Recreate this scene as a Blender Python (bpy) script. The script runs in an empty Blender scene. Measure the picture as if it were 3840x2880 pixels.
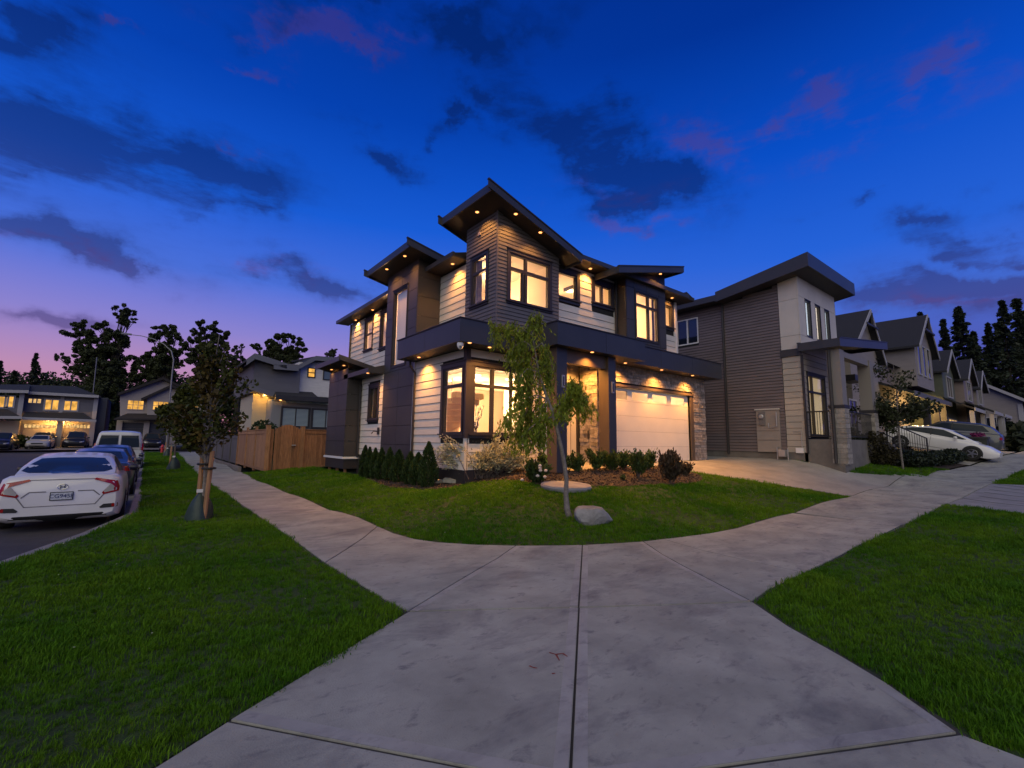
import bpy, bmesh, math, random
import numpy as np
from mathutils import Vector, Matrix
from mathutils.geometry import delaunay_2d_cdt
from mathutils.bvhtree import BVHTree

rnd = random.Random(7)
npr = np.random.default_rng(11)
scene = bpy.context.scene
COL = scene.collection
PI = math.pi

# ------------------------------------------------------------------ camera
F_PX, PITCH, ROLL, YAW, EYE = 1724.0, 0.12471, 0.01274, 0.8998, 1.6
cam_d = bpy.data.cameras.new('camera')
cam_d.sensor_width = 36.0
cam_d.lens = 36.0 * F_PX / 3840.0
cam_d.clip_start = 0.05
cam_d.clip_end = 3000.0
cam = bpy.data.objects.new('camera', cam_d)
COL.objects.link(cam)
ex_ = Vector((math.sin(YAW), -math.cos(YAW), 0))
ef_ = Vector((math.cos(YAW), math.sin(YAW), 0))
fwd = ef_ * math.cos(PITCH) + Vector((0, 0, 1)) * math.sin(PITCH)
upv = -ef_ * math.sin(PITCH) + Vector((0, 0, 1)) * math.cos(PITCH)
r_ = ex_ * math.cos(ROLL) + upv * math.sin(ROLL)
u_ = upv * math.cos(ROLL) - ex_ * math.sin(ROLL)
cam.matrix_world = Matrix(((r_.x, u_.x, -fwd.x, 0), (r_.y, u_.y, -fwd.y, 0), (r_.z, u_.z, -fwd.z, EYE), (0, 0, 0, 1)))
scene.camera = cam

# ------------------------------------------------------------------ render look
scene.render.engine = 'CYCLES'
scene.view_settings.view_transform = 'Standard'
scene.view_settings.look = 'None'
scene.view_settings.exposure = 0.0
scene.view_settings.gamma = 1.0
scene.view_settings.use_curve_mapping = False
cy = scene.cycles
cy.use_denoising = True
cy.use_light_tree = True
cy.max_bounces = 7
cy.diffuse_bounces = 3
cy.glossy_bounces = 3
cy.transparent_max_bounces = 12
cy.transmission_bounces = 4
cy.caustics_reflective = False
cy.caustics_refractive = False
cy.sample_clamp_indirect = 4.0

# a pixel of the 3840 px wide photograph turned into a direction, a point on a plane
def ray(px, py):
    return (fwd + r_ * ((px - 1920) / F_PX) - u_ * ((py - 1440) / F_PX))
CAM = Vector((0, 0, EYE))
def onX(px, py, X):
    r = ray(px, py); return CAM + r * (X / r.x)
def onY(px, py, Y):
    r = ray(px, py); return CAM + r * (Y / r.y)
def onZ(px, py, Z):
    r = ray(px, py); return CAM + r * ((Z - EYE) / r.z)
def atd(px, py, d):
    return CAM + ray(px, py) * (d / ray(px, py).dot(ef_))
def zm(ox, oy, s):
    return lambda x, y: (ox + x / s, oy + y / s)
Z1 = zm(1200, 600, 2.765); Z2 = zm(1900, 650, 2.765); Z3 = zm(1200, 1150, 2.37); Z4 = zm(1900, 1200, 2.37)
Z5 = zm(2500, 900, 1.885); ZD = zm(0, 0, .57604); ZG1 = zm(2400, 1500, 1.536); ZG2 = zm(400, 1500, 1.536)
ZG3 = zm(500, 1800, .79); ZH = zm(1150, 1550, 2.765); ZB = zm(1900, 1600, 2.765); ZT = zm(1750, 1150, 1.8433)
ZL = zm(600, 1200, 2.075); ZW = zm(0, 1100, 1.7556); ZF = zm(0, 1400, 4.424); ZC = zm(880, 1200, 2.86)
ZN = zm(2900, 1100, 2.44); ZQ = zm(3140, 1050, 2.2114); ZP = zm(3200, 1600, 3.456); ZK = zm(400, 1550, 5.53)

# ------------------------------------------------------------------ world: dusk sky
SUN_EL, SUN_AZ = math.radians(1.5), math.radians(150)
world = bpy.data.worlds.new('World'); scene.world = world; world.use_nodes = True
nt = world.node_tree; nt.nodes.clear()
def N(tree, kind, **kw):
    n = tree.nodes.new(kind)
    for k, v in kw.items():
        if k == 'inp':
            for i, x in v.items(): n.inputs[i].default_value = x
        else: setattr(n, k, v)
    return n
LK = nt.links.new
def M(op, a, b=None, c=None, clamp=False):
    n = N(nt, 'ShaderNodeMath', operation=op); n.use_clamp = clamp
    for i, x in enumerate((a, b, c)):
        if x is None: continue
        if isinstance(x, (int, float)): n.inputs[i].default_value = x
        else: LK(x, n.inputs[i])
    return n.outputs[0]
def srgb(r, g, b, a=1.0):
    f = lambda c: (c / 255 / 12.92) if c <= 10 else ((c / 255 + .055) / 1.055) ** 2.4
    return (f(r), f(g), f(b), a)
tc = N(nt, 'ShaderNodeTexCoord')
DIR = N(nt, 'ShaderNodeVectorMath', operation='NORMALIZE'); LK(tc.outputs['Generated'], DIR.inputs[0]); DIR = DIR.outputs[0]
def dot(vec, src=None):
    n = N(nt, 'ShaderNodeVectorMath', operation='DOT_PRODUCT'); LK(src or DIR, n.inputs[0]); n.inputs[1].default_value = vec
    return n.outputs['Value']
ELEV = M('ARCSINE', dot((0, 0, 1)))                     # radians
def ramp(fac, stops, lo, hi):
    mr = N(nt, 'ShaderNodeMapRange', inp={1: lo, 2: hi}); LK(fac, mr.inputs[0])
    cr = N(nt, 'ShaderNodeValToRGB'); e = cr.color_ramp.elements
    e[0].position = (stops[0][0] - lo) / (hi - lo); e[0].color = srgb(*stops[0][1])
    e[1].position = (stops[-1][0] - lo) / (hi - lo); e[1].color = srgb(*stops[-1][1])
    for p, c in stops[1:-1]:
        x = e.new((p - lo) / (hi - lo)); x.color = srgb(*c)
    LK(mr.outputs[0], cr.inputs[0]); return cr.outputs[0]
def mixc(fac, a, b):
    n = N(nt, 'ShaderNodeMix', data_type='RGBA')
    if isinstance(fac, (int, float)): n.inputs[0].default_value = fac
    else: LK(fac, n.inputs[0])
    for i, x in ((6, a), (7, b)):
        if isinstance(x, tuple): n.inputs[i].default_value = x
        else: LK(x, n.inputs[i])
    return n.outputs[2]
d2 = math.pi / 180
west = ramp(ELEV, [(-4 * d2, (150, 100, 125)), (1 * d2, (196, 128, 146)), (6 * d2, (190, 140, 178)), (11 * d2, (140, 130, 206)),
                   (17 * d2, (74, 112, 218)), (25 * d2, (22, 92, 214)), (36 * d2, (2, 64, 176)), (60 * d2, (0, 40, 130)), (90 * d2, (0, 32, 112))], -4 * d2, 90 * d2)
east = ramp(ELEV, [(-4 * d2, (70, 60, 110)), (2 * d2, (96, 84, 158)), (8 * d2, (82, 84, 172)), (14 * d2, (68, 108, 212)),
                   (20 * d2, (36, 98, 216)), (30 * d2, (6, 78, 198)), (42 * d2, (0, 50, 150)), (60 * d2, (0, 36, 122)), (90 * d2, (0, 32, 112))], -4 * d2, 90 * d2)
glow = ray(300, 1500).normalized(); gd = Vector((glow.x, glow.y, 0)).normalized()
azf = M('SMOOTH_MIN', M('MULTIPLY_ADD', dot((gd.x, gd.y, 0)), 1.35, -.30, clamp=True), 1.0, .05)
base_sky = mixc(azf, east, west)
# clouds: banks where the photograph shows them, broken up by noise on the direction
_wn = N(nt, 'ShaderNodeTexNoise', inp={'Scale': 5.5, 'Detail': 6, 'Roughness': .6}); LK(DIR, _wn.inputs['Vector'])
_w1 = N(nt, 'ShaderNodeVectorMath', operation='SUBTRACT'); LK(_wn.outputs['Color'], _w1.inputs[0]); _w1.inputs[1].default_value = (.5, .5, .5)
_w2 = N(nt, 'ShaderNodeVectorMath', operation='MULTIPLY_ADD'); LK(_w1.outputs[0], _w2.inputs[0]); _w2.inputs[1].default_value = (.44, .44, .12); LK(DIR, _w2.inputs[2]); WDIR = _w2.outputs[0]
def blob(px, py, w, h, tilt=0.0):
    # an ellipse of sky: its two half axes are measured as directions, so it stays the same seen from anywhere
    c = ray(px, py).normalized(); ct, sn = math.cos(tilt), math.sin(tilt)
    A = ray(px + w * ct, py + w * sn).normalized() - c; B = ray(px + h * sn, py - h * ct).normalized() - c
    A -= c * A.dot(c); B -= c * B.dot(c); B -= A * (A.dot(B) / A.length_squared)
    a = M('POWER', dot(tuple(A / A.length_squared), WDIR), 2.0); b = M('POWER', dot(tuple(B / B.length_squared), WDIR), 2.0)
    g = M('POWER', 2.718, M('MULTIPLY', M('ADD', a, b), -1.0))
    return M('MULTIPLY', g, M('GREATER_THAN', dot(tuple(c)), 0.0))
def addall(l):
    s = l[0]
    for x in l[1:]: s = M('ADD', s, x)
    return s
def noise(scale, detail, rough, sx, sz, off, dist=0.0):
    mp = N(nt, 'ShaderNodeMapping'); mp.inputs['Scale'].default_value = (sx, sx, sz); mp.inputs['Location'].default_value = off
    LK(DIR, mp.inputs[0])
    n = N(nt, 'ShaderNodeTexNoise', inp={'Scale': scale, 'Detail': detail, 'Roughness': rough, 'Distortion': dist}); LK(mp.outputs[0], n.inputs['Vector'])
    return n.outputs[0]
n1 = noise(4.0, 10, .62, 1, 3.6, (3.1, .4, .2), .15)
n2 = noise(8.0, 9, .62, 1, 3.6, (8.1, 2.4, 5.2), .3)
dark_f = addall([blob(330, 480, 560, 160, .28), blob(640, 650, 380, 140, .22), blob(820, 790, 200, 50, .2), blob(150, 560, 330, 120, .1), blob(130, 860, 300, 60, .18), blob(360, 930, 110, 50, .3), blob(1010, 1030, 190, 55, .12),
                 blob(1240, 1080, 190, 42, .25), blob(1500, 580, 160, 42, .35), blob(1650, 500, 60, 36), blob(1750, 400, 100, 50), blob(2080, 470, 280, 130, .3), blob(2260, 580, 230, 170, .5),
                 blob(2480, 700, 150, 90, .3), blob(2300, 750, 140, 60), blob(3580, 790, 190, 42, -.05), blob(3740, 900, 220, 50, .1), blob(3500, 1130, 380, 70, .0), blob(3600, 1060, 300, 40), blob(3200, 700, 110, 24, -.25),
                 blob(100, 1170, 260, 34, .12), blob(3780, 960, 140, 30), blob(1720, 170, 300, 90, .3), blob(60, 60, 400, 120, .1), blob(1500, 40, 500, 60)])
pink_f = addall([blob(1150, 110, 200, 60, .25), blob(1330, 170, 150, 40, .2), blob(1000, 265, 75, 34), blob(980, 110, 90, 40), blob(3050, 440, 260, 60, -.1), blob(2880, 400, 90, 40),
                 blob(3560, 320, 190, 70, .1), blob(2740, 60, 130, 34, -.1), blob(2380, 845, 110, 22), blob(520, 130, 70, 20), blob(2650, 560, 120, 50, .2), blob(2300, 740, 200, 40), blob(1000, 1010, 200, 30), blob(3600, 1150, 260, 30), blob(180, 900, 260, 30, .1), blob(900, 560, 60, 16, .3)])
gen = M('MULTIPLY', M('MAXIMUM', M('SUBTRACT', noise(1.6, 4, .5, 1, 2.2, (1.4, 7.7, 3.3)), .50), 0.0), 4.5)
gen = M('MULTIPLY', gen, M('SUBTRACT', 1.0, M('GREATER_THAN', dot(tuple(fwd)), .50)))
def cloudmask(nz, f, lo, hi, gain, mx):
    k = N(nt, 'ShaderNodeMapRange', interpolation_type='SMOOTHSTEP', inp={1: lo, 2: hi, 3: 0.0, 4: 1.0}); LK(M('ADD', nz, M('MULTIPLY', M('MINIMUM', f, 1.0), .12)), k.inputs[0])
    return M('MINIMUM', M('MULTIPLY', M('MULTIPLY', k.outputs[0], M('POWER', M('MINIMUM', f, 1.0), .75)), gain), mx)
dm = cloudmask(n1, M('ADD', dark_f, gen), .41, .80, 1.2, .66)
pm = cloudmask(n2, pink_f, .44, .82, 1.0, .55)
cloud_dark = ramp(ELEV, [(0, (96, 62, 108)), (10 * d2, (70, 60, 120)), (18 * d2, (36, 44, 104)), (28 * d2, (12, 30, 88)), (45 * d2, (2, 28, 84)), (90 * d2, (0, 22, 72))], 0, 90 * d2)
cloud_pink = ramp(ELEV, [(0, (150, 96, 140)), (12 * d2, (128, 92, 164)), (24 * d2, (84, 76, 160)), (38 * d2, (62, 52, 128)), (90 * d2, (50, 40, 110))], 0, 90 * d2)
s1 = mixc(pm, base_sky, cloud_pink)
s2 = mixc(dm, s1, cloud_dark)
bg = N(nt, 'ShaderNodeBackground', inp={1: 1.0}); LK(s2, bg.inputs[0])
st = N(nt, 'ShaderNodeTexSky', sky_type='NISHITA'); st.sun_disc = False; st.sun_elevation = SUN_EL; st.sun_rotation = SUN_AZ
bg2 = N(nt, 'ShaderNodeBackground', inp={1: .002}); LK(st.outputs[0], bg2.inputs[0])
ad = N(nt, 'ShaderNodeAddShader'); LK(bg.outputs[0], ad.inputs[0]); LK(bg2.outputs[0], ad.inputs[1])
wo = N(nt, 'ShaderNodeOutputWorld'); LK(ad.outputs[0], wo.inputs[0])

# added fill against the blue sky light: one very broad, warm, weak sun
sun_d = bpy.data.lights.new('sun', 'SUN'); sun_d.energy = 1.6; sun_d.angle = math.radians(80); sun_d.color = (1.0, .90, .50)
sun = bpy.data.objects.new('sun', sun_d); COL.objects.link(sun)
sdir = Vector((-.62, -.62, .62)).normalized()       # where the added fill comes from
sun.rotation_euler = sdir.to_track_quat('Z', 'Y').to_euler(); sun.location = (-20, -20, 30)

# ------------------------------------------------------------------ materials
MATS = {}
def mat(name, col, rough=.6, var=0.0, nscale=3.0, bump=0.0, bscale=20.0, metal=0.0, spec=.5, rnd_amt=0.0, emis=None, estr=0.0, coat=0.0, col2=None, stretch=(1, 1, 1), detail=6):
    if name in MATS: return MATS[name]
    m = bpy.data.materials.new(name); m.use_nodes = True; t = m.node_tree
    b = t.nodes['Principled BSDF']; L = t.links.new
    b.inputs['Roughness'].default_value = rough; b.inputs['Metallic'].default_value = metal
    b.inputs['Specular IOR Level'].default_value = spec
    b.inputs['Coat Weight'].default_value = coat; b.inputs['Coat Roughness'].default_value = .05
    c = tuple(col) + (1,) if len(col) == 3 else tuple(col)
    g = N(t, 'ShaderNodeNewGeometry'); mp = N(t, 'ShaderNodeMapping'); mp.inputs['Scale'].default_value = stretch; L(g.outputs['Position'], mp.inputs[0])
    out = None
    if var > 0 or rnd_amt > 0:
        rgb = N(t, 'ShaderNodeRGB'); rgb.outputs[0].default_value = c; out = rgb.outputs[0]
        if var > 0:
            nz = N(t, 'ShaderNodeTexNoise', inp={'Scale': nscale, 'Detail': detail, 'Roughness': .62}); L(mp.outputs[0], nz.inputs['Vector'])
            mr = N(t, 'ShaderNodeMapRange', inp={1: .32, 2: .68}); L(nz.outputs[0], mr.inputs[0])
            mx = N(t, 'ShaderNodeMix', data_type='RGBA'); L(mr.outputs[0], mx.inputs[0])
            c2 = col2 if col2 else tuple(x * (1 - var) for x in c[:3])
            mx.inputs[6].default_value = tuple(c2[:3]) + (1,); mx.inputs[7].default_value = tuple(min(1, x * (1 + var * .35)) for x in c[:3]) + (1,)
            out = mx.outputs[2]
        if rnd_amt > 0:
            oi = N(t, 'ShaderNodeObjectInfo'); mr = N(t, 'ShaderNodeMapRange', inp={1: 0, 2: 1, 3: 1 - rnd_amt, 4: 1 + rnd_amt * .6}); L(oi.outputs['Random'], mr.inputs[0])
            vm = N(t, 'ShaderNodeVectorMath', operation='SCALE'); L(out, vm.inputs[0]); L(mr.outputs[0], vm.inputs['Scale']); out = vm.outputs[0]
        L(out, b.inputs['Base Color'])
    else: b.inputs['Base Color'].default_value = c
    if bump > 0:
        nz = N(t, 'ShaderNodeTexNoise', inp={'Scale': bscale, 'Detail': 5}); L(mp.outputs[0], nz.inputs['Vector'])
        bp = N(t, 'ShaderNodeBump', inp={'Strength': bump, 'Distance': .02}); L(nz.outputs[0], bp.inputs['Height']); L(bp.outputs[0], b.inputs['Normal'])
    if emis:
        b.inputs['Emission Color'].default_value = tuple(emis) + (1,); b.inputs['Emission Strength'].default_value = estr
    MATS[name] = m; return m
def glass_mat(name, tint=(1, 1, 1), refl=.5):
    m = bpy.data.materials.new(name); m.use_nodes = True; t = m.node_tree; t.nodes.clear(); L = t.links.new
    tr = N(t, 'ShaderNodeBsdfTransparent', inp={0: tuple(tint) + (1,)}); gl = N(t, 'ShaderNodeBsdfGlossy', inp={0: (.95, .97, 1, 1), 1: .02})
    fr = N(t, 'ShaderNodeFresnel', inp={0: 1.5}); mu = N(t, 'ShaderNodeMath', operation='MULTIPLY', inp={1: 1.1}); ge = N(t, 'ShaderNodeNewGeometry'); nb = N(t, 'ShaderNodeMath', operation='SUBTRACT', inp={0: 1.0}); L(ge.outputs['Backfacing'], nb.inputs[1]); fm_ = N(t, 'ShaderNodeMath', operation='MULTIPLY'); L(fr.outputs[0], fm_.inputs[0]); L(nb.outputs[0], fm_.inputs[1]); L(fm_.outputs[0], mu.inputs[0]); mu.use_clamp = True
    mx = N(t, 'ShaderNodeMixShader'); L(mu.outputs[0], mx.inputs[0]); L(tr.outputs[0], mx.inputs[1]); L(gl.outputs[0], mx.inputs[2])
    o = N(t, 'ShaderNodeOutputMaterial'); L(mx.outputs[0], o.inputs[0]); MATS[name] = m; return m
def leaf_mat(name, col, var=.4, trans=.3, rough=.6):
    m = bpy.data.materials.new(name); m.use_nodes = True; t = m.node_tree; b = t.nodes['Principled BSDF']; L = t.links.new
    g = N(t, 'ShaderNodeNewGeometry'); nz = N(t, 'ShaderNodeTexNoise', inp={'Scale': 1.7, 'Detail': 3}); L(g.outputs['Position'], nz.inputs['Vector'])
    ad = N(t, 'ShaderNodeMath', operation='ADD'); L(nz.outputs[0], ad.inputs[0]); L(g.outputs['Random Per Island'], ad.inputs[1])
    mr = N(t, 'ShaderNodeMapRange', inp={1: .4, 2: 1.4, 3: 1 - var, 4: 1 + var}); L(ad.outputs[0], mr.inputs[0])
    vm = N(t, 'ShaderNodeVectorMath', operation='SCALE'); vm.inputs[0].default_value = col[:3]; L(mr.outputs[0], vm.inputs['Scale'])
    L(vm.outputs[0], b.inputs['Base Color']); b.inputs['Roughness'].default_value = rough; b.inputs['Specular IOR Level'].default_value = .3
    tl = N(t, 'ShaderNodeBsdfTranslucent'); L(vm.outputs[0], tl.inputs[0])
    mx = N(t, 'ShaderNodeMixShader', inp={0: trans}); L(b.outputs[0], mx.inputs[1]); L(tl.outputs[0], mx.inputs[2])
    L(mx.outputs[0], t.nodes['Material Output'].inputs[0]); MATS[name] = m; return m
def emit_mat(name, col, s, var=0.0, vs=(1, 1, 1), vscale=2.0):
    m = bpy.data.materials.new(name); m.use_nodes = True; t = m.node_tree; t.nodes.clear(); L = t.links.new
    e = N(t, 'ShaderNodeEmission', inp={0: tuple(col) + (1,), 1: s})
    if var:
        g = N(t, 'ShaderNodeNewGeometry'); mp = N(t, 'ShaderNodeMapping'); mp.inputs['Scale'].default_value = vs; L(g.outputs['Position'], mp.inputs[0])
        nz = N(t, 'ShaderNodeTexNoise', inp={'Scale': vscale, 'Detail': 2}); L(mp.outputs[0], nz.inputs['Vector'])
        mr = N(t, 'ShaderNodeMapRange', inp={1: .35, 2: .65, 3: s * (1 - var), 4: s * (1 + var * .4)}); L(nz.outputs[0], mr.inputs[0]); L(mr.outputs[0], e.inputs[1])
    o = N(t, 'ShaderNodeOutputMaterial'); L(e.outputs[0], o.inputs[0]); MATS[name] = m; return m

white_siding = mat('white_siding', (.66, .63, .60), .6, var=.10, nscale=2.2, bump=.12, bscale=60, rnd_amt=.05, stretch=(1, 1, 4))
grey_siding = mat('grey_siding', (.120, .112, .128), .6, var=.18, nscale=2.5, bump=.12, bscale=60, rnd_amt=.06, stretch=(1, 1, 4))
mauve_siding = mat('mauve_siding', (.15, .12, .125), .6, var=.16, nscale=1.4, bump=.1, bscale=50, rnd_amt=.05, stretch=(1, 1, 3))
dark_panel = mat('dark_panel', (.047, .046, .051), .5, var=.22, nscale=.9, bump=.05, bscale=30, rnd_amt=.08)
band_metal = mat('band_metal', (.043, .043, .050), .42, var=.18, nscale=.7, bump=.03, bscale=8, rnd_amt=.06)
black_trim = mat('black_trim', (.030, .027, .030), .5, var=.2, nscale=3)
soffit_m = mat('soffit', (.036, .031, .029), .55, var=.2, nscale=4)
dark_gap = mat('dark_gap', (.012, .012, .013), .9)
plaster = mat('plaster', (.72, .66, .56), .8, var=.04, nscale=1.5)
beige_panel = mat('beige_panel', (.56, .52, .49), .65, var=.10, nscale=1.1, bump=.05, bscale=40, rnd_amt=.04)
garage_white = mat('garage_white', (.68, .64, .59), .5, var=.06, nscale=1.3, bump=.08, bscale=90, rnd_amt=.02)
ledge_stone = mat('ledge_stone', (.34, .30, .28), .85, var=.45, nscale=9, bump=.7, bscale=38, rnd_amt=.35, col2=(.15, .13, .125))
stone_beige = mat('stone_beige', (.32, .29, .26), .85, var=.35, nscale=7, bump=.6, bscale=30, rnd_amt=.25)
concrete = mat('concrete', (.35, .345, .31), .85, var=.30, nscale=1.4, bump=.25, bscale=90, rnd_amt=.05, detail=10)
def stain(m, amt=.85, sc=.9, st=(1.0, 1.9, 1), lo=.51, hi=.72, col=(.12, .115, .13, 1)):
    # scattered scuffs, drips and damp patches with their own ragged outlines
    t = m.node_tree; b = t.nodes['Principled BSDF']; src = b.inputs['Base Color'].links[0].from_socket; g = N(t, 'ShaderNodeNewGeometry')
    mp = N(t, 'ShaderNodeMapping'); mp.inputs['Scale'].default_value = st; mp.inputs['Rotation'].default_value = (0, 0, .6); t.links.new(g.outputs['Position'], mp.inputs[0]); last = src
    for s_, l_, h_, a_ in ((sc, lo, hi, amt), (sc * 5.5, lo + .05, hi + .02, amt * 1.1), (sc * 26, lo + .10, hi + .06, amt * .9)):
        nz = N(t, 'ShaderNodeTexNoise', inp={'Scale': s_, 'Detail': 9, 'Roughness': .68, 'Distortion': .4}); t.links.new(mp.outputs[0], nz.inputs['Vector'])
        mr = N(t, 'ShaderNodeMapRange', inp={1: l_, 2: h_, 3: 0.0, 4: a_}); t.links.new(nz.outputs[0], mr.inputs[0])
        mx = N(t, 'ShaderNodeMix', data_type='RGBA'); t.links.new(mr.outputs[0], mx.inputs[0]); t.links.new(last, mx.inputs[6]); mx.inputs[7].default_value = col; last = mx.outputs[2]
    t.links.new(last, b.inputs['Base Color'])
stain(concrete)
shingle = mat('shingle', (.028, .028, .034), .9, var=.4, nscale=14, bump=.6, bscale=45, stretch=(1, 1, 3))
cedar = mat('cedar', (.40, .205, .10), .7, var=.42, nscale=5, bump=.3, bscale=40, rnd_amt=.22, stretch=(5, 5, .6))
grey_fence = mat('grey_fence', (.12, .11, .12), .8, var=.3, nscale=5, rnd_amt=.15, stretch=(5, 5, .6))
bark = mat('bark', (.12, .095, .085), .9, var=.5, nscale=12, bump=.8, bscale=40, stretch=(1, 1, .3))
grey_bark = mat('grey_bark', (.20, .175, .165), .85, var=.45, nscale=16, bump=.6, bscale=50)
soil = mat('soil', (.050, .033, .024), .95, var=.55, nscale=9, bump=1.0, bscale=34)
asphalt = mat('asphalt', (.052, .048, .056), .8, var=.3, nscale=2.5, bump=.4, bscale=120)
rock_m = mat('rock', (.25, .245, .25), .85, var=.4, nscale=5, bump=.5, bscale=22)
steel = mat('steel', (.45, .43, .45), .45, metal=.6, var=.15)
white_trim = mat('white_trim', (.70, .68, .70), .5)
door_white = mat('door_white', (.62, .56, .50), .45)
tie_black = mat('tie_black', (.015, .014, .016), .6)
bag_green = mat('bag_green', (.022, .042, .036), .55, var=.3, nscale=6, bump=.4, bscale=14)
win_glass = glass_mat('window_glass')
dark_glass = mat('dark_glass', (.012, .016, .028), .06, spec=.9)
bulb_m = emit_mat('bulb', (1.0, .36, .10), 3.6)
cove_m = emit_mat('cove_light', (1.0, .74, .38), 5.0)
bark_dark = mat('bark_dark', (.03, .024, .02), .95)

# ------------------------------------------------------------------ object helpers
def wloc(o):
    v = Vector((0, 0, 0))
    while o is not None: v = v + o.location; o = o.parent
    return v
def tag(o, label=None, cat=None, group=None, kind=None):
    if label: o['label'] = label
    if cat: o['category'] = cat
    if group: o['group'] = group
    if kind: o['kind'] = kind
    return o
def empty(name, loc, label=None, cat=None, group=None, kind=None, rz=0.0, parent=None):
    o = bpy.data.objects.new(name, None); COL.objects.link(o); o.empty_display_size = .3
    o.location = loc; o.rotation_euler = (0, 0, rz)
    if parent: o.parent = parent; o.location = Vector(loc) - wloc(parent)
    return tag(o, label, cat, group, kind)
def link(name, me, parent=None, loc=(0, 0, 0), local=False, kind=None):
    o = bpy.data.objects.new(name, me); COL.objects.link(o); o.location = loc
    if parent is not None:
        if not local: o.location = Vector(loc) - wloc(parent)
        o.parent = parent
    if kind: o['kind'] = kind
    return o
class MB:
    def __init__(s): s.v = []; s.f = []; s.mi = []; s.m = 0
    def add(s, vs, fs):
        k = len(s.v); s.v += [tuple(v) for v in vs]; s.f += [tuple(i + k for i in f) for f in fs]; s.mi += [s.m] * len(fs); return s
    def box(s, x0, x1, y0, y1, z0, z1):
        return s.add([(x0, y0, z0), (x1, y0, z0), (x1, y1, z0), (x0, y1, z0), (x0, y0, z1), (x1, y0, z1), (x1, y1, z1), (x0, y1, z1)],
                     [(0, 3, 2, 1), (4, 5, 6, 7), (0, 1, 5, 4), (1, 2, 6, 5), (2, 3, 7, 6), (3, 0, 4, 7)])
    def prism(s, pts, off):            # polygon of 3-D points pushed by a vector
        n = len(pts); o = Vector(off); a = [Vector(p) for p in pts]; b = [p + o for p in a]
        return s.add(a + b, [tuple(range(n))[::-1], tuple(range(n, 2 * n))] + [(i, (i + 1) % n, n + (i + 1) % n, n + i) for i in range(n)])
    def tube(s, pts, rad, n=6, cap=True):
        pts = [Vector(p) for p in pts]; k = len(s.v); m = len(pts)
        if not isinstance(rad, (list, tuple)): rad = [rad] * m
        d0 = (pts[1] - pts[0]).normalized(); a = d0.orthogonal().normalized()
        for i, p in enumerate(pts):
            d = (pts[min(i + 1, m - 1)] - pts[max(i - 1, 0)]).normalized()
            a = (a - d * a.dot(d)).normalized(); b = d.cross(a)
            for j in range(n):
                t = 2 * PI * j / n; s.v.append(tuple(p + (a * math.cos(t) + b * math.sin(t)) * rad[i]))
        for i in range(m - 1):
            for j in range(n):
                s.f.append((k + i * n + j, k + i * n + (j + 1) % n, k + (i + 1) * n + (j + 1) % n, k + (i + 1) * n + j)); s.mi.append(s.m)
        if cap:
            s.f.append(tuple(k + j for j in range(n))[::-1]); s.mi.append(s.m); s.f.append(tuple(k + (m - 1) * n + j for j in range(n))); s.mi.append(s.m)
        return s
    def lathe(s, c, prof, n=16, axis='z'):   # prof: (r, h)
        k = len(s.v); c = Vector(c)
        for r, h in prof:
            for j in range(n):
                t = 2 * PI * j / n; x, y = r * math.cos(t), r * math.sin(t)
                p = (x, y, h) if axis == 'z' else ((h, x, y) if axis == 'x' else (x, h, y))
                s.v.append(tuple(c + Vector(p)))
        for i in range(len(prof) - 1):
            for j in range(n):
                q = (k + i * n + j, k + i * n + (j + 1) % n, k + (i + 1) * n + (j + 1) % n, k + (i + 1) * n + j)
                s.f.append(q); s.mi.append(s.m)
        s.f.append(tuple(k + j for j in range(n))[::-1]); s.mi.append(s.m)
        s.f.append(tuple(k + (len(prof) - 1) * n + j for j in range(n))); s.mi.append(s.m)
        return s
    def mesh(s, name, mats):
        me = bpy.data.meshes.new(name); me.from_pydata(s.v, [], s.f)
        if not isinstance(mats, (list, tuple)): mats = [mats]
        for m in mats: me.materials.append(m)
        if len(mats) > 1: me.polygons.foreach_set('material_index', s.mi)
        me.update(); return me
    def build(s, name, mats, parent=None, local=False, kind=None, smooth=False, loc=(0, 0, 0), fix=True):
        me = s.mesh(name, mats)
        if fix:
            bm = bmesh.new(); bm.from_mesh(me); bmesh.ops.recalc_face_normals(bm, faces=bm.faces); bm.to_mesh(me); bm.free()
        if smooth:
            me.polygons.foreach_set('use_smooth', [True] * len(me.polygons)); me.set_sharp_from_angle(angle=math.radians(42))
        return link(name, me, parent, loc, local, kind)
_cache = {}
def piece(name, m, parent, x0, x1, y0, y1, z0, z1):
    key = ('c', name, m.name)
    if key not in _cache: _cache[key] = MB().box(0, 1, 0, 1, 0, 1).mesh(name, m)
    o = link(name, _cache[key], parent, (x0, y0, z0)); o.scale = (x1 - x0, y1 - y0, z1 - z0); return o
def lap(name, m, parent, ax, c, u0, u1, z0, z1, t=.022):
    key = ('w', name, m.name, ax)
    if key not in _cache:
        p = [(0, 0), (1, 0), (.35, 1), (0, 1)]      # (d, z)
        f = (lambda u, d, z: (-d, u, z)) if ax == 'x' else (lambda u, d, z: (u, -d, z))
        mb = MB(); mb.add([f(u, d, z) for u in (0, 1) for d, z in p], [(0, 1, 2, 3), (7, 6, 5, 4), (0, 4, 5, 1), (1, 5, 6, 2), (2, 6, 7, 3), (3, 7, 4, 0)])
        me = mb.mesh(name, m); bm = bmesh.new(); bm.from_mesh(me); bmesh.ops.recalc_face_normals(bm, faces=bm.faces); bm.to_mesh(me); bm.free(); _cache[key] = me
    if ax == 'x': o = link(name, _cache[key], parent, (c, u0, z0)); o.scale = (t, u1 - u0, z1 - z0)
    else: o = link(name, _cache[key], parent, (u0, c, z0)); o.scale = (u1 - u0, t, z1 - z0)
    return o
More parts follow.
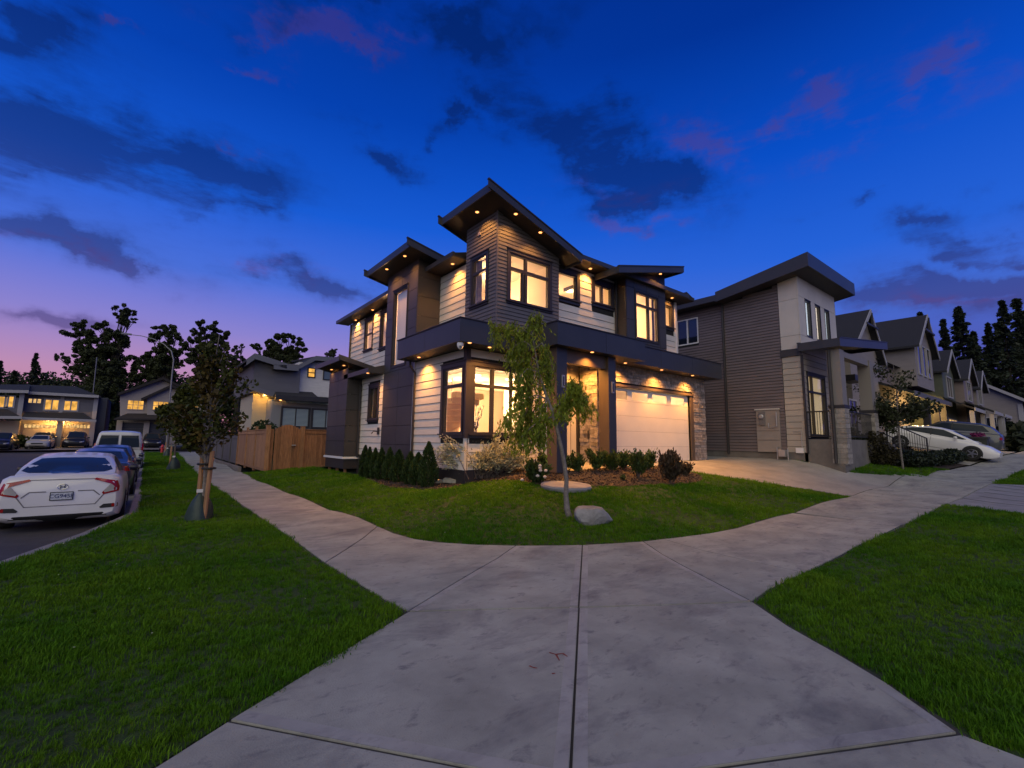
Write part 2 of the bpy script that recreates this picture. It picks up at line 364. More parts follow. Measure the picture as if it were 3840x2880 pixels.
def fbox(mb, ax, c, u0, u1, z0, z1, d0, d1):
    if ax == 'x': mb.box(c - d1, c - d0, u0, u1, z0, z1)
    else: mb.box(u0, u1, c - d1, c - d0, z0, z1)
    return mb
def cut_spans(u0, u1, cuts):
    sp = [(u0, u1)]
    for a, b in cuts:
        nsp = []
        for s, e in sp:
            if b <= s or a >= e: nsp.append((s, e)); continue
            if a > s: nsp.append((s, a))
            if b < e: nsp.append((b, e))
        sp = nsp
    return [(s, e) for s, e in sp if e - s > .02]
def siding(parent, m, ax, c, u0, u1, z0, z1, step, holes=(), ztop=None, name='siding_board'):
    n = max(1, round((z1 - z0) / step)); st = (z1 - z0) / n
    for i in range(n):
        a, b = z0 + i * st, z0 + (i + 1) * st - min(.014, st * .10)  # slit bares dark sheathing, drawn in place of the lap's shadow line
        cuts = [(h[0], h[1]) for h in holes if h[2] < b - .03 and h[3] > a + .03]
        uu0, uu1 = u0, u1
        if ztop:
            us = [u0 + (u1 - u0) * k / 60 for k in range(61)]; ok = [u for u in us if ztop(u) > b - .03]
            if not ok: continue
            uu0, uu1 = min(ok), max(ok)
        for s, e in cut_spans(uu0, uu1, cuts): lap(name, m, parent, ax, c, s, e, a, b)
def wall_shell(parent, ax, c, u0, u1, z0, z1, holes=(), ztop=None, inner=plaster, outer=dark_gap, th=.14, name='wall'):
    # sheathing behind the cladding, cut round the openings
    mb = MB(); zs = sorted({z0, z1, *[h[2] for h in holes], *[h[3] for h in holes]})
    for a, b in zip(zs, zs[1:]):
        if b - a < .01 or a >= z1 or b <= z0: continue
        for s, e in cut_spans(u0, u1, [(h[0], h[1]) for h in holes if h[2] < b - .005 and h[3] > a + .005]):
            if ztop and b > min(ztop(s), ztop(e)) - 1e-6:
                lo, hi = (min(b, ztop(s)), min(b, ztop(e)))
                P = [(s, a), (e, a), (e, max(a + .01, hi)), (s, max(a + .01, lo))]
            else: P = [(s, a), (e, a), (e, b), (s, b)]
            for m_, d0, d1 in ((0, -th, -.012), (1, -.012, 0)):
                mb.m = m_
                if ax == 'x': mb.prism([(c - d1, u, z) for u, z in P], (d1 - d0, 0, 0))
                else: mb.prism([(u, c - d1, z) for u, z in P], (0, d1 - d0, 0))
    return mb.build(name, [inner, outer], parent)
def window(parent, ax, c, u0, u1, z0, z1, vs=(), hs=(), frame=.055, trim=.11, sill=True, glass=win_glass, fm=black_trim, tm=black_trim, sashes=(), topcap=True, head=0.0, set_=.0, depth=.06):
    # u0..u1, z0..z1: the glass with its frame; trim is the casing round it
    w = MB(); D0, D1 = -.08, .02 + set_
    fbox(w, ax, c, u0, u1, z0, z0 + frame, D0, D1); fbox(w, ax, c, u0, u1, z1 - frame, z1, D0, D1)
    fbox(w, ax, c, u0, u0 + frame, z0 + frame, z1 - frame, D0, D1); fbox(w, ax, c, u1 - frame, u1, z0 + frame, z1 - frame, D0, D1)
    for (v, a, b, t) in vs: fbox(w, ax, c, v - t / 2, v + t / 2, a + .001, b - .001, D0 + .004, D1 - .004)
    for (z, a, b, t) in hs: fbox(w, ax, c, a + .001, b - .001, z - t / 2, z + t / 2, D0 + .002, D1 - .002)
    wo_ = w.build('window', fm, parent)
    fbox(MB(), ax, c, u0 + frame * .5, u1 - frame * .5, z0 + frame * .5, z1 - frame * .5, -.035, -.029).build('pane', glass, wo_)
    if trim > 0:
        t = MB(); T1 = .045
        fbox(t, ax, c, u0 - trim, u0, z0, z1, 0, T1); fbox(t, ax, c, u1, u1 + trim, z0, z1, 0, T1)
        fbox(t, ax, c, u0 - trim, u1 + trim, z1, z1 + trim + head, 0, T1 + .002)
        if topcap: fbox(t, ax, c, u0 - trim - .02, u1 + trim + .02, z1 + trim + head, z1 + trim + head + .03, 0, T1 + .03)
        fbox(t, ax, c, u0 - trim, u1 + trim, z0 - trim, z0, 0, T1 + .003)
        t.build('casing', tm, wo_)
        if sill: fbox(MB(), ax, c, u0 - trim - .03, u1 + trim + .03, z0 - .035, z0 + .002, .004, T1 + .05).build('sill', tm, wo_)
    return wo_
def panels(parent, m, ax, c, us, zs, holes=(), gap=.014, t=.02, ztop=None, name='cladding_panel'):
    for a, b in zip(zs, zs[1:]):
        for s0, e0 in zip(us, us[1:]):
            zz = sorted({a, b, *[z for h in holes for z in (h[2], h[3]) if a < z < b and h[0] < e0 and h[1] > s0]})
            rects = []
            for p, q in zip(zz, zz[1:]):
                for s, e in cut_spans(s0, e0, [(h[0], h[1]) for h in holes if h[2] < q - .005 and h[3] > p + .005]): rects.append((s, e, p, q))
            if not rects: continue
            mb = MB()
            for s, e, p, q in rects:
                g = gap / 2
                S = s + (g if s == s0 else 0); E = e - (g if e == e0 else 0); P = p + (g if p == a else 0); Q = q - (g if q == b else 0)
                tl, tr = Q, Q
                if ztop: tl = min(Q, ztop(S)); tr = min(Q, ztop(E))
                if tl <= P + .01 and tr <= P + .01: continue
                pts = [(S, P), (E, P), (E, max(tr, P + .002)), (S, max(tl, P + .002))]
                if ax == 'x': mb.prism([(c - t, u, z) for u, z in pts], (t - .001, 0, 0))
                else: mb.prism([(u, c - t, z) for u, z in pts], (0, t - .001, 0))
            if mb.v: mb.build(name, m, parent)
def point_light(name, loc, w, col, r=.12, parent=None):
    l = bpy.data.lights.new(name, 'POINT'); l.energy = w; l.color = col; l.shadow_soft_size = r
    o = bpy.data.objects.new(name, l); COL.objects.link(o); o.location = Vector(loc) - (wloc(parent) if parent else Vector((0, 0, 0))); o.parent = parent; return o
def area_light(name, loc, w, col, sx, sy, parent=None, rot=(0, 0, 0)):
    l = bpy.data.lights.new(name, 'AREA'); l.energy = w; l.color = col; l.shape = 'RECTANGLE'; l.size = sx; l.size_y = sy
    o = bpy.data.objects.new(name, l); COL.objects.link(o); o.location = Vector(loc) - (wloc(parent) if parent else Vector((0, 0, 0))); o.rotation_euler = rot; o.parent = parent; return o
SPOTC = (1.0, .40, .07)
def downlight(parent, p, w=16, size=132, tilt=(0, 0), trim=soffit_m):
    # recessed soffit lamp: ring, glowing bulb and its spot
    key = 'dl'
    if key not in _cache:
        _cache['dl'] = MB().lathe((0, 0, 0), [(.055, 0), (.075, -.008), (.078, .0)], 14).mesh('soffit_light', steel)
        _cache['db'] = MB().lathe((0, 0, 0), [(.05, -.004), (.044, -.016), (.02, -.022)], 12).mesh('bulb', bulb_m)
    o = link('soffit_light', _cache['dl'], parent, p); link('bulb', _cache['db'], o, Vector(p))
    l = bpy.data.lights.new('downlight_source', 'SPOT'); l.energy = w; l.color = SPOTC; l.spot_size = math.radians(size); l.spot_blend = .9; l.shadow_soft_size = .05
    s = bpy.data.objects.new('downlight_source', l); COL.objects.link(s); s.location = Vector(p) + Vector((0, 0, -.035)) - wloc(parent); s.parent = parent
    s.rotation_euler = (tilt[1], tilt[0], 0)
    return o

# ------------------------------------------------------------------ terrain
def zright(x):
    return float(np.interp(x, [9, 16, 25, 29, 31.5, 35, 37, 40, 60, 120], [0, .13, .38, .55, .66, .91, 1.06, 1.25, 1.6, 1.8]))
tp = []
for x in (-2, .1, 2.0, 3.45):
    for y in (4.5, 7.5, 11, 15, 20, 26, 34): tp.append((x, y, 0.0))
    tp += [(x, 45, .05), (x, 62, .12), (x, 80, .35)]
tp += [(3.76, 6.6, 0), (4.6, 5.7, 0), (5.5, 5.15, 0), (6.5, 4.75, 0), (8, 4.5, 0)]
for x in (4, 6, 9, 12, 16, 20, 25, 29, 32, 35, 37, 40, 60):
    for y in (-6, 2.2): tp.append((x, y, zright(x)))
    if x > 8: tp.append((x, 4.6 if x < 27 else 4.6 - (x - 27) * .13, zright(x)))
tp += [(-4, 0, 0), (0, 0, 0), (-4, -8, 0), (2, 1, 0), (0, 3, 0), (4, -8, 0)]
tp += [(6.84, 10.6, .45), (6.84, 12.5, .42), (6.84, 14.5, .38), (6.5, 17, .30), (6.2, 19, .28), (6.1, 21, .24), (5, 14, .20), (5, 9.5, .30), (5.0, 18.5, .14), (7, 24, .25), (5, 23.3, .2), (4.4, 31, .15), (4.6, 45, .2)]
tp += [(9, 10.6, .84), (7.8, 8.2, .66), (11.6, 9.65, .965), (14.5, 9.65, .965), (17.5, 9.65, .975), (10, 8.5, .80), (12.5, 8.5, .80), (8, 6.3, .36), (11, 6.3, .38), (14, 6.3, .42), (6, 6.8, .33), (19, 9.65, .98)]
tp += [(20.2, 6.95, .97), (20.2, 12, 1.05), (24.3, 5.7, .93), (28, 6.5, 1.05), (36, 7.6, 1.75), (36, 4.4, 1.20), (42, 7, 1.55), (50, 8, 1.7), (12, 20, .9), (8, 35, .5), (20, 30, 1.2), (40, 30, 1.7)]
tp += [(-10, 66, .1), (-6, 70, .33), (-30, 70, .2), (-30, 40, 0), (-30, 0, 0), (5, 62, .15), (10, 80, .5), (-60, 100, .5), (100, 100, 1.8), (-100, -100, 0), (100, -100, .5), (0, 150, .8), (150, 0, 2), (-150, 20, .2)]
tp = np.array(tp, float)
def kern(d): return np.sqrt(d * d + .16)
_D = kern(np.linalg.norm(tp[:, None, :2] - tp[None, :, :2], axis=2)) + np.eye(len(tp)) * 1e-3
_A = np.block([[_D, np.ones((len(tp), 1))], [np.ones((1, len(tp))), np.zeros((1, 1))]])
_W = np.linalg.solve(_A, np.append(tp[:, 2], 0.0))
def hts(xy):
    xy = np.asarray(xy, float); out = np.empty(len(xy))
    for i in range(0, len(xy), 20000):
        q = xy[i:i + 20000]; out[i:i + 20000] = kern(np.linalg.norm(q[:, None, :] - tp[None, :, :2], axis=2)) @ _W[:-1] + _W[-1]
    return out
def ht(x, y): return float(hts([(x, y)])[0])
def gr(px, py, dz=0.0):
    # where the line of sight through a pixel of the photograph meets the ground
    r = ray(px, py); t = np.linspace(.8, 120, 1600); P = np.array([[r.x * k, r.y * k] for k in t]); z = EYE + r.z * t - dz
    d = z - hts(P); i = int(np.argmax(d < 0)) if (d < 0).any() else len(t) - 1
    if i > 0:
        a = d[i - 1] / (d[i - 1] - d[i] + 1e-9); tt = t[i - 1] + (t[i] - t[i - 1]) * a
    else: tt = t[0]
    return Vector((r.x * tt, r.y * tt, EYE + r.z * tt))
def inpoly(P, poly):
    P = np.asarray(P); x, y = P[:, 0], P[:, 1]; ins = np.zeros(len(P), bool); n = len(poly)
    for i in range(n):
        x1, y1 = poly[i]; x2, y2 = poly[(i + 1) % n]
        c = ((y1 > y) != (y2 > y)) & (x < (x2 - x1) * (y - y1) / (y2 - y1 + 1e-12) + x1); ins ^= c
    return ins
def dens(poly, step):
    out = []
    for i, a in enumerate(poly):
        b = poly[(i + 1) % len(poly)]; L = math.dist(a[:2], b[:2]); n = max(1, int(L / step))
        for k in range(n): out.append((a[0] + (b[0] - a[0]) * k / n, a[1] + (b[1] - a[1]) * k / n))
    return out
def ground_patch(name, poly, m, dz, step=.5, thick=0.0, parent=None, kind=None, zf=None):
    poly = [(p[0], p[1]) for p in poly]
    area = sum(poly[i][0] * poly[(i + 1) % len(poly)][1] - poly[(i + 1) % len(poly)][0] * poly[i][1] for i in range(len(poly)))
    if area < 0: poly = poly[::-1]
    bd = dens(poly, step); xs = [p[0] for p in bd]; ys = [p[1] for p in bd]
    gx = np.arange(min(xs) + step * .5, max(xs), step); gy = np.arange(min(ys) + step * .5, max(ys), step)
    pts = list(bd)
    if len(gx) and len(gy):
        G = np.array([(x, y) for x in gx for y in gy]); G = G[inpoly(G, bd)]
        B = np.array(bd)
        if len(G): G = G[np.min(np.linalg.norm(G[:, None] - B[None], axis=2), axis=1) > step * .4]
        pts += [tuple(g) for g in G]
    vs, es, fs, *_ = delaunay_2d_cdt([Vector(p) for p in pts], [(i, (i + 1) % len(bd)) for i in range(len(bd))], [], 1, 1e-5)
    P = [(v[0], v[1]) for v in vs]; z = hts(P) if zf is None else np.array([zf(*p) for p in P])
    V = [(p[0], p[1], float(h) + dz) for p, h in zip(P, z)]; Fs = [tuple(f) for f in fs]
    # keep the triangles inside
    cen = np.array([np.mean([P[i] for i in f], axis=0) for f in Fs]); ok = inpoly(cen, bd); Fs = [f for f, k in zip(Fs, ok) if k]
    if thick > 0:
        n = len(bd); k = len(V)
        idx = []
        lut = {}
        for i, p in enumerate(P): lut[(round(p[0], 4), round(p[1], 4))] = i
        ring = [lut.get((round(p[0], 4), round(p[1], 4))) for p in bd]
        ring = [i for i in ring if i is not None]; n = len(ring)
        V += [(V[i][0], V[i][1], V[i][2] - thick) for i in ring]
        Fs += [(ring[i], k + i, k + (i + 1) % n, ring[(i + 1) % n]) for i in range(n)]
    me = bpy.data.meshes.new(name); me.from_pydata(V, [], Fs); me.materials.append(m); me.update()
    bm = bmesh.new(); bm.from_mesh(me); bmesh.ops.recalc_face_normals(bm, faces=bm.faces)
    if sum(f.normal.z for f in bm.faces) < 0: bmesh.ops.reverse_faces(bm, faces=bm.faces)
    bm.to_mesh(me); bm.free()
    me.polygons.foreach_set('use_smooth', [True] * len(me.polygons)); me.set_sharp_from_angle(angle=math.radians(40))
    return link(name, me, parent, kind=kind)
# ------------------------------------------------------------------ ground, road, kerbs, pavement
def grid_sheet(name, x0, x1, y0, y1, n, m, dz, kind='structure'):
    xs = ys = gxs; n = len(xs); P = np.array([(x, y) for y in ys for x in xs])
    z = hts(np.clip(P, -150, 150)) + dz
    me = bpy.data.meshes.new(name); me.from_pydata([(p[0], p[1], h) for p, h in zip(P, z)], [], [(j * n + i, j * n + i + 1, (j + 1) * n + i + 1, (j + 1) * n + i) for j in range(n - 1) for i in range(n - 1)])
    me.materials.append(m); me.update(); me.polygons.foreach_set('use_smooth', [True] * len(me.polygons)); return link(name, me, kind=kind)
lawn_soil = mat('lawn_soil', (.030, .062, .008), .95, var=.5, nscale=2.2, bump=.8, bscale=45)
field_m = mat('field', (.028, .040, .014), .95, var=.4, nscale=.2)
road_fn = lambda x, y: ht(x, y)
gxs = np.unique(np.concatenate([np.linspace(-900, -60, 22), np.arange(-60, 100, 1.6), np.linspace(100, 900, 22)])); grid_sheet('ground', 0, 0, 0, 0, 0, field_m, -.42)

kerb_line = [(.30, 58), (.22, 45), (.15, 34), (.12, 24), (.10, 16), (.06, 12.9), (-.18, 11.9), (-.52, 10.6), (-.95, 9.4), (-1.32, 8.3), (-1.7, 7.0), (-1.9, 5.5), (-1.85, 4.2), (-1.4, 3.1), (-.75, 2.2), (.35, -.1), (1.5, -1.1), (4.2, -2.2), (10, -2.6), (40, -2.6), (120, -2.0)]
road_poly_l = [(-9.5, 58), (-60, 58), (-60, 66), (60, 66), (60, 58)] + kerb_line + [(120, -12), (-9.5, -12)]
ground_patch('road', road_poly_l, asphalt, -.20, step=2.2, kind='structure')
kb = MB()
kmat = mat('kerb_concrete', (.24, .225, .235), .85, var=.3, nscale=2.0, bump=.3, bscale=60)
ks = dens(kerb_line + [(120, -2.0)], 1.6)[:-1]
ks = [p for p in ks if p[1] > -3 and not (p[0] > 118)]
def strip(mb, pts, w0, w1, zt, zb):
    # a kerb or band following a line: w0/w1 offsets to the right-hand side of travel
    L = []
    for i, p in enumerate(pts):
        a = Vector(pts[max(i - 1, 0)]); b = Vector(pts[min(i + 1, len(pts) - 1)]); d = (b - a).normalized(); n = Vector((-d.y, d.x))
        z = ht(*p); q = Vector(p)
        L.append([(*(q + n * w0), z + zt), (*(q + n * w1), z + zt), (*(q + n * w1), z + zb), (*(q + n * w0), z + zb)])
    k = len(mb.v)
    for c in L: mb.v += c
    for i in range(len(L) - 1):
        for j in range(4): mb.f.append((k + i * 4 + j, k + i * 4 + (j + 1) % 4, k + (i + 1) * 4 + (j + 1) % 4, k + (i + 1) * 4 + j)); mb.mi.append(mb.m)
    mb.f.append((k, k + 1, k + 2, k + 3)); mb.f.append(tuple(k + (len(L) - 1) * 4 + j for j in (3, 2, 1, 0))); mb.mi += [mb.m] * 2
strip(kb, ks, -.16, .0, -.004, -.34)
kb.build('kerb', kmat, kind='structure')
gb = MB(); strip(gb, ks, -.55, -.162, -.188, -.34)
gb.build('gutter', mat('gutter', (.17, .16, .175), .85, var=.3, nscale=3), kind='structure')

# pavement: slabs with open joints
walk = empty('pavement', (3, 3, 0), kind='structure')
wp = lambda a, z=ZG3: tuple(onZ(*z(*a), 0))[:2]
def shrink(poly, g=.006):
    n = len(poly); A = sum(poly[i][0] * poly[(i + 1) % n][1] - poly[(i + 1) % n][0] * poly[i][1] for i in range(n)); s = 1 if A > 0 else -1
    out = []
    for i in range(n):
        p0, p1, p2 = Vector(poly[i - 1]), Vector(poly[i]), Vector(poly[(i + 1) % n]); d1 = (p1 - p0).normalized(); d2_ = (p2 - p1).normalized()
        n1_ = Vector((-d1.y, d1.x)) * s; n2_ = Vector((-d2_.y, d2_.x)) * s; b = (n1_ + n2_); k = max(.3, b.length_squared / 2); out.append(tuple(p1 + b * (g / k)))
    return out
def slab(poly, m=concrete, dz=.012, step=.7, g=.008): return ground_patch('slab', shrink(poly, g), m, dz, step=step, thick=.11, parent=walk)
def borders(poly, m, w=.055):
    pass
P1, P2, P3 = (2.08, 4.14), (3.46, 3.27), (5.02, 2.33)
T1, T2, T3 = (4.63, 5.69), (5.52, 5.13), (6.53, 4.73)
B1, B2, B3 = (.52, 3.2), (1.69, 1.66), (3.72, .62)
arc = [(3.45, 8.2), (3.49, 7.6), (3.6, 7.0), (3.78, 6.58), (4.15, 6.10), T1]
arc2 = [T1, (5.05, 5.40), T2]; arc3 = [T2, (6.0, 4.92), T3]; arc4 = [T3, (7.2, 4.57), (8.1, 4.46), (9.0, 4.43)]
slab([P1, P2, T2, (5.05, 5.40), T1]); slab([P2, P3, T3, (6.0, 4.92), T2])
Q1, Q2, Q3 = [(p[0] - .009, p[1] - .014) for p in (P1, P2, P3)]      # the cross joint is a little wider
slab([B1, B2, Q2, Q1]); slab([B2, B3, (4.08, 1.02), (4.30, 1.34), (4.60, 1.82), Q3, Q2])
slab([(-.55, 2.72), (-.6, 2.2), (.57, .34), (B2[0] - .008, B2[1] - .010), (B1[0] - .008, B1[1] - .010), (.19, 2.98)]); slab([(.57, .34), (3.1, -1.1), (3.66, -.6), (B3[0] - .006, B3[1] - .012), (B2[0] - .006, B2[1] - .012)])
ground_patch('joint_filler', [(-.56, 2.70), (-.6, 2.2), (.55, .33), (3.1, -1.12), (3.70, -.6), (3.76, .60), (4.12, 1.0), (4.34, 1.32), (4.64, 1.8), (5.06, 2.31), (5.6, 2.38), (7.6, 2.45), (9.2, 2.51), (16, 2.55), (16, 4.5), (12, 4.47), (8.1, 4.47), (7.2, 4.58), (6.53, 4.74), (6, 4.93), (5.52, 5.14), (5.05, 5.41), (4.63, 5.7), (4.15, 6.11), (3.78, 6.59), (3.6, 7.0), (3.46, 8.2), (3.45, 22), (1.99, 22), (1.99, 6.4), (2.03, 4.6), (2.05, 4.14), (.52, 3.21), (.19, 3.0)], mat('joint_filler', (.045, .043, .043), .95), .000, step=.6, parent=walk)
slab([P1, T1, (4.15, 6.10), (3.78, 6.58), (3.6, 7.0), (3.49, 7.6), (3.45, 8.2), (2.0, 6.4), (2.04, 4.6)])
slab([(2.0, 6.41), (3.45, 8.21), (3.44, 10.9), (2.0, 10.9)])
ys = [10.9, 13.9, 16.9, 19.9, 23, 26, 29, 33, 37, 42, 48, 56]
lx = lambda y: float(np.interp(y, [0, 24, 60], [2.0, 2.0, 2.75])); rx = lambda y: float(np.interp(y, [0, 14, 24, 60], [3.44, 3.44, 3.55, 4.6]))
for a, b in zip(ys, ys[1:]): slab([(lx(a), a), (rx(a), a), (rx(b), b), (lx(b), b)])
edge_c = mat('trowelled_concrete', (.36, .35, .335), .75, var=.2, nscale=2.5, bump=.1, bscale=120); stain(edge_c, amt=.7)
def edging(a, b, o, w=.085):      # the smooth trowelled margin beside a joint
    A, B = Vector(a), Vector(b); d = (B - A).normalized(); n_ = Vector((-d.y, d.x)) * (1 if o > 0 else -1); A = A + d * .03; B = B - d * .03
    ground_patch('margin', [tuple(A + n_ * .012), tuple(B + n_ * .012), tuple(B + n_ * w), tuple(A + n_ * w)], edge_c, .0135, step=.6, parent=walk)
for a, b in ((B2, P2), (P2, T2)): edging(a, b, 1); edging(a, b, -1)
edging(B1, B2, 1, .10); edging(B2, B3, 1, .10); edging(P1, T1, -1); edging(P3, T3, 1); edging((3.74, .64), (4.06, 1.03), 1)
# right-hand pavement
ny = lambda x: float(np.interp(x, [5, 9, 12, 16, 25, 31, 37, 60], [2.34, 2.5, 2.5, 2.55, 2.33, 2.15, 1.25, -.5]))
fy = lambda x: float(np.interp(x, [8.1, 10, 12, 16, 25, 29, 31.5, 35, 37, 60], [4.46, 4.42, 4.46, 4.54, 4.48, 4.32, 3.92, 3.62, 3.25, 1.4]))
J1, J2 = (6.95, 4.635), wp((950, 992), ZG1)
slab([P3, (5.6, 2.4), J2, J1, T3]); slab([J1, J2, (7.6, 2.47), (9.17, 2.53), (12.1, 2.53), (11.8, fy(11.8)), (10, fy(10)), (8.2, 4.46), (7.2, 4.57)])
xs_ = [12.0, 15.9, 19.4, 22.4, 25.4, 28.5, 32, 36, 41, 47, 60]
for i, (a, b) in enumerate(zip(xs_, xs_[1:])):
    slab([(a, ny(a)), (b, ny(b)), (b, fy(b)), (a, fy(a))])

# driveway in front of the garage, running between the two houses
dl = [gr(*ZG1(*a)) for a in [(1215, 557), (1000, 520), (730, 480), (520, 447), (330, 420)]]
dr = [gr(*ZG1(*a)) for a in [(540, 357), (760, 382), (1160, 410), (1400, 432), (1640, 447)]]
drive_conc = mat('driveway_concrete', (.32, .305, .28), .8, var=.25, nscale=1.2, bump=.25, bscale=80); stain(drive_conc, amt=.3)
dlx = [(p.x, p.y) for p in dl]; drx = [(p.x, p.y) for p in dr]
dpoly = [(dlx[0][0], fy(dlx[0][0]) + .02)] + dlx[1:] + [(11.58, 8.9), (11.58, 9.62), (17.6, 9.62), (17.6, 16), (20.15, 16)] + [(20.15, max(drx[0][1], 8.6))] + [p for p in drx if p[0] > 20.16][:-1] + [(drx[-1][0], fy(drx[-1][0]) + .02)]
ground_patch('driveway', dpoly, drive_conc, .006, step=.6, kind='structure')
# entry path between the bushes and the door
ground_patch('entry_path', [(8.6, 9.0), (11.57, 8.75), (11.57, 9.6), (11.1, 10.3), (11.1, 12), (9.9, 12), (9.6, 9.6)], drive_conc, .012, step=.5, kind='structure')

# stamped apron across the verge at the right
ap = [(xs_[2] - 1.9, ny(17.5) - .03), (27.0, ny(27) - .03), (30.0, -2.4), (13.5, -2.4)]
apron = empty('driveway_apron', (20, 1, .2), kind='structure')
agr = mat('stamped_concrete', (.27, .265, .275), .8, var=.25, nscale=2.0, bump=.2, bscale=70)
lo = [gr(*ZG1(*a)) for a in [(1800, 599), (2212, 655)]]; hi = [gr(*ZG1(*a)) for a in [(2060, 486), (2212, 490)]]
apl = [(lo[0].x - .3, ny(lo[0].x) - .02), (lo[1].x, lo[1].y), (lo[1].x - 1.2, -2.4), (hi[1].x + 2, -2.4), (hi[1].x, hi[1].y), (hi[0].x, ny(hi[0].x) - .02)]
ground_patch('surface', apl, agr, .004, step=.5, thick=.1, parent=apron)
groove = mat('groove', (.045, .042, .048), .95)
for i in range(7):
    x0 = lo[0].x + .9 + i * 1.05; mb = MB(); pts = []
    for k in range(11):
        t = -1 + k * .2; y = ny(18) - 1.25 + t * 1.2; x = x0 + .55 * (t * t) * 1.0 + .25 * t
        if inpoly([(x, y)], apl)[0]: pts.append((x, y))
    if len(pts) > 2: strip(mb, pts, -.022, .022, .0075, .0045); mb.build('groove', groove, apron)

mk = MB()
for pts in (((2060, 2455), (2085, 2462), (2110, 2458), (2128, 2470)), ((2085, 2462), (2098, 2485)), ((2070, 2535), (2082, 2533)), ((1985, 2505), (2000, 2512), (2015, 2514))):
    P = [onZ(*a, 0) for a in pts]
    for a, b in zip(P, P[1:]):
        d = (b - a).normalized(); n_ = Vector((-d.y, d.x, 0)) * .008; zz = ht(a.x, a.y) + .0135
        mk.prism([(a.x - n_.x, a.y - n_.y, zz), (b.x - n_.x * .5, b.y - n_.y * .5, zz), (b.x + n_.x * .5, b.y + n_.y * .5, zz), (a.x + n_.x, a.y + n_.y, zz)], (0, 0, .001))
tag(mk.build('paint_mark', mat('red_mark', (.22, .04, .035), .8)), 'small red paint marks on the near concrete slab beside the centre joint', 'paint mark', kind='stuff')
# lawns
bedpts = [gr(*ZB(*a)) for a in [(330, 610), (420, 618), (700, 622), (900, 622), (1200, 622), (1500, 608), (1800, 600), (1950, 590), (2020, 560), (2030, 530), (1980, 492)]]
bedl = [gr(*ZH(*a)) for a in [(560, 640), (700, 722), (850, 762), (1050, 790), (1250, 795), (1450, 785), (1650, 735), (1850, 705), (2050, 690)]]
bed = [(p.x, p.y) for p in bedl] + [(p.x, p.y) for p in bedpts]
house_lawn = [(3.5, 22.9), (3.47, 8.2), (3.52, 7.6), (3.62, 7.02), (3.8, 6.6), (4.17, 6.12), (4.65, 5.71), (5.07, 5.42), (5.53, 5.15), (6.0, 4.94), (6.54, 4.75), (7.2, 4.59), (8.1, 4.48), (10, 4.45), (12, 4.48), (dlx[0][0], fy(dlx[0][0]) + .02)] + dlx[1:] + [(bed[-1][0] + .05, bed[-1][1] + .3)] + bed[::-1][0:0] + list(reversed(bed)) + [(6.3, 17.2), (6.5, 23.2), (4.2, 23.2)]
left_verge = [(.25, 58), (.22, 45), (.15, 34), (.12, 24), (.10, 16), (.06, 12.9), (-.18, 11.9), (-.52, 10.6), (-.95, 9.4), (-1.32, 8.3), (-1.7, 7.0), (-1.9, 5.5), (-1.85, 4.2), (-1.4, 3.1), (-.8, 2.3), (-.58, 2.70), (.19, 3.01), (.52, 3.22), (1.23, 3.58), (2.04, 4.13), (2.02, 4.7), (1.98, 6.4), (1.98, 24), (2.73, 56)]
right_verge = [(3.72, .56), (3.68, -.6), (3.12, -1.12), (4.2, -2.2), (10, -2.5), (lo[1].x - 1.25, -2.45), (lo[1].x, lo[1].y - .02), (lo[0].x - .28, ny(lo[0].x) - .04), (16, ny(16) - .02), (12, 2.48), (9.2, 2.50), (7.6, 2.44), (5.6, 2.37), (5.05, 2.30), (4.62, 1.80), (4.32, 1.32), (4.10, 1.0)]
far_verge = [(hi[0].x, ny(hi[0].x) - .03), (hi[1].x, hi[1].y + .01), (hi[1].x + 2.05, -2.4), (60, -2.4), (60, -.55), (37, 1.22), (31, 2.12)]
strip_lawn = [(20.15, 8.5)] + [p for p in drx if p[0] > 20.16] + [(drx[-1][0] + .1, fy(drx[-1][0] + .1) + .02), (29.3, 4.3), (28.3, 5.0), (24.8, 5.5), (20.3, 6.9), (20.15, 7.0)]
ground_patch('lawn', house_lawn, lawn_soil, .0, step=.45, kind='structure')
ground_patch('verge', left_verge, lawn_soil, .0, step=.6, kind='structure')
ground_patch('verge', right_verge, lawn_soil, .0, step=.6, kind='structure')
ground_patch('verge', far_verge, lawn_soil, .0, step=.9, kind='structure')
ground_patch('lawn', strip_lawn, lawn_soil, .0, step=.6, kind='structure')
bed_full = bed + [(11.5, 8.9), (9.6, 9.6), (9.0, 10.6), (6.9, 10.7), (6.9, 17.4), (6.3, 17.2)]
ground_patch('flower_bed', bed + [(13.6, 9.0), (11.57, 8.85), (9.0, 9.05), (9.5, 10.62), (6.84, 10.64), (6.84, 17.6), (6.3, 17.2)], soil, .012, step=.4, kind='structure')
ground_patch('yard_soil', [(20.2, 12), (20.2, 6.98), (24.9, 5.52), (28.3, 5.02), (29.6, 4.35), (35.5, 3.65), (35.5, 12)], soil, -.004, step=1.2, kind='structure')
ground_patch('driveway', [(32.2, 3.95), (41.8, 3.0), (44, 9), (32.6, 9)], drive_conc, .012, step=1.0, kind='structure')
ground_patch('forecourt', [(-40, 66.2), (2, 66.2), (2, 77), (-40, 77)], mat('forecourt', (.20, .18, .175), .85, var=.2, nscale=.6), .0, step=4, kind='structure')
ground_patch('yard', [(4.4, 23.3), (20, 23.3), (30, 40), (30, 57.5), (4.9, 57.5)], lawn_soil, -.02, step=3, kind='structure')

